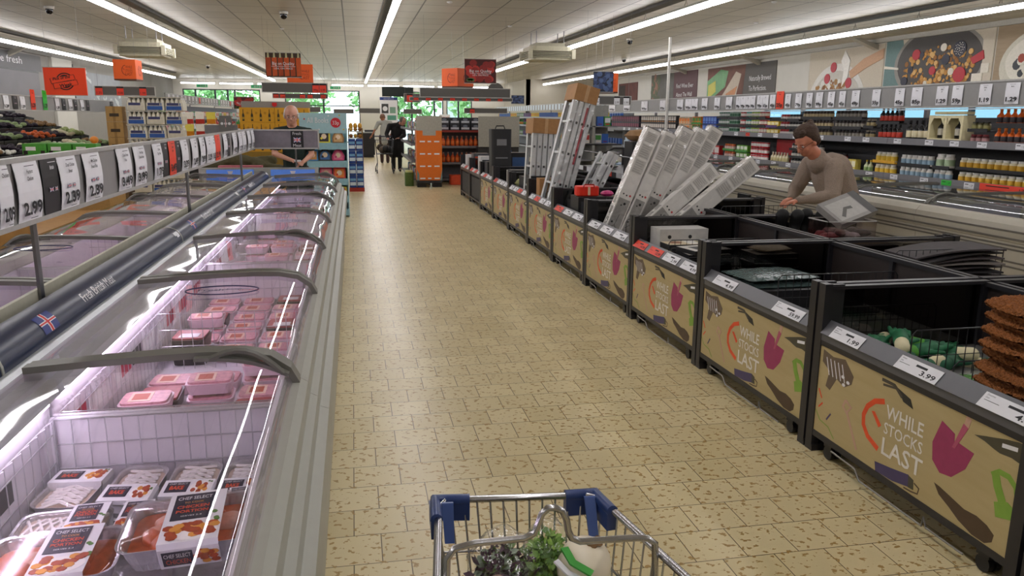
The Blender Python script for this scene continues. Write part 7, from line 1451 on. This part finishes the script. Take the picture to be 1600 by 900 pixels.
# shopping inside
def leafy(c, R, n, mats, label, name='salad_bag', seed=1, cat='salad'):
    t = T(name, label, cat, c); q = random.Random(seed); mb = MB()
    for k in range(n):
        a = q.uniform(0,2*PI); e = q.uniform(-.3,1.2); d = Vector((math.cos(a)*math.cos(e)*R[0], math.sin(a)*math.cos(e)*R[1], (math.sin(e)*.9+.1)*R[2])); p = d*q.uniform(.4,1); s_ = q.uniform(.005,.012)
        u = Vector([q.uniform(-1,1) for _ in range(3)]).normalized(); v = u.orthogonal().normalized(); w_ = u.cross(v)*.25
        mb.add([p, p+u*s_+v*s_*.6+w_*s_, p+u*s_*1.6, p+u*s_-v*s_*.6+w_*s_, p+u*s_*2.1+v*s_*.4, p+u*s_*2.0-v*s_*.5], [(0,1,2),(0,2,3),(1,4,2),(2,5,3)], k % len(mats), True)
    mb.build('leaves', mats, t); b = MB(); b.ell((0,0,R[2]*.35),(R[0]*1.15,R[1]*1.15,R[2]*1.1),0,16,12); o = b.build('clear_bag', MATS['shrink_wrap'], t)
    tx = bpy.data.textures.get('bagcrease') or bpy.data.textures.new('bagcrease','CLOUDS'); tx.noise_scale = .03; s_ = o.modifiers.new('s','SUBSURF'); s_.levels = 2; s_.render_levels = 2; d_ = o.modifiers.new('d','DISPLACE'); d_.texture = tx; d_.strength = .02
    return t
BS = .64
tag(MB().box(.20,.43,1.20,1.37,.482,.675).build('grocery_box', M('6a5a4a',.6)), 'cardboard grocery box low in the foreground trolley', 'box')
leafy((.255,1.33,.715), (.065,.06,.085), 900, [M('4a2a3c',.5,var=.2), M('5d7a3a',.5,var=.2), M('3a2230',.5), M('8a9a86',.4)], 'bag of dark red and green salad leaves in the foreground trolley', seed=2)
leafy((.345,1.34,.72), (.045,.05,.090), 800, [M('6f9a3a',.5,var=.2), M('8fb850',.5,var=.2), M('4f7a2c',.5)], 'bag of bright green lettuce in the foreground trolley', seed=4)
t = T('bread_pack', 'rounded white wrap with green stripe and fruit print in the foreground trolley', 'pack', (.405,1.30,.765)); t.rotation_euler = (.2,.3,-.5); m = MB(); m.ell((0,0,0),(.052,.065,.045),0,20,14); m.build('wrapper', M('e0d5bd',.35,var=.03), t)
m = MB(); 
for k in range(5): m.disc((-.005+.008*(k%3)+.004*(k//3), .012+.010*(k//2)), .008, ((0,0,.0445),(1,0,0),(0,1,0)), .002, 0, 8)
m.build('fruit_print', M('6a4a1c',.5), t); m = MB(); m.stroke([(-.045,-.02),(-.02,-.045),(.02,-.05)], .016, ((0,0,.036),(1,0,0),(0,1,0)), .004, 0); m.stroke([(-.05,-.045),(-.02,-.06),(.03,-.062)], .012, ((0,0,.022),(1,0,0),(0,1,0)), .004, 1); m.build('green_stripe', [M('3f9a3a',.4), PAPER], t)
cushion(.10,.12,.03,M('b59a8a',.5,var=.1),(.225,1.24,.74),.4,'pinkish brown packet left of the dark salad leaves','packet','packet'); cushion(.11,.10,.03,MATS['shrink_wrap'],(.165,1.25,.70),.2,'empty clear plastic packet at the left of the trolley','packet','packet')
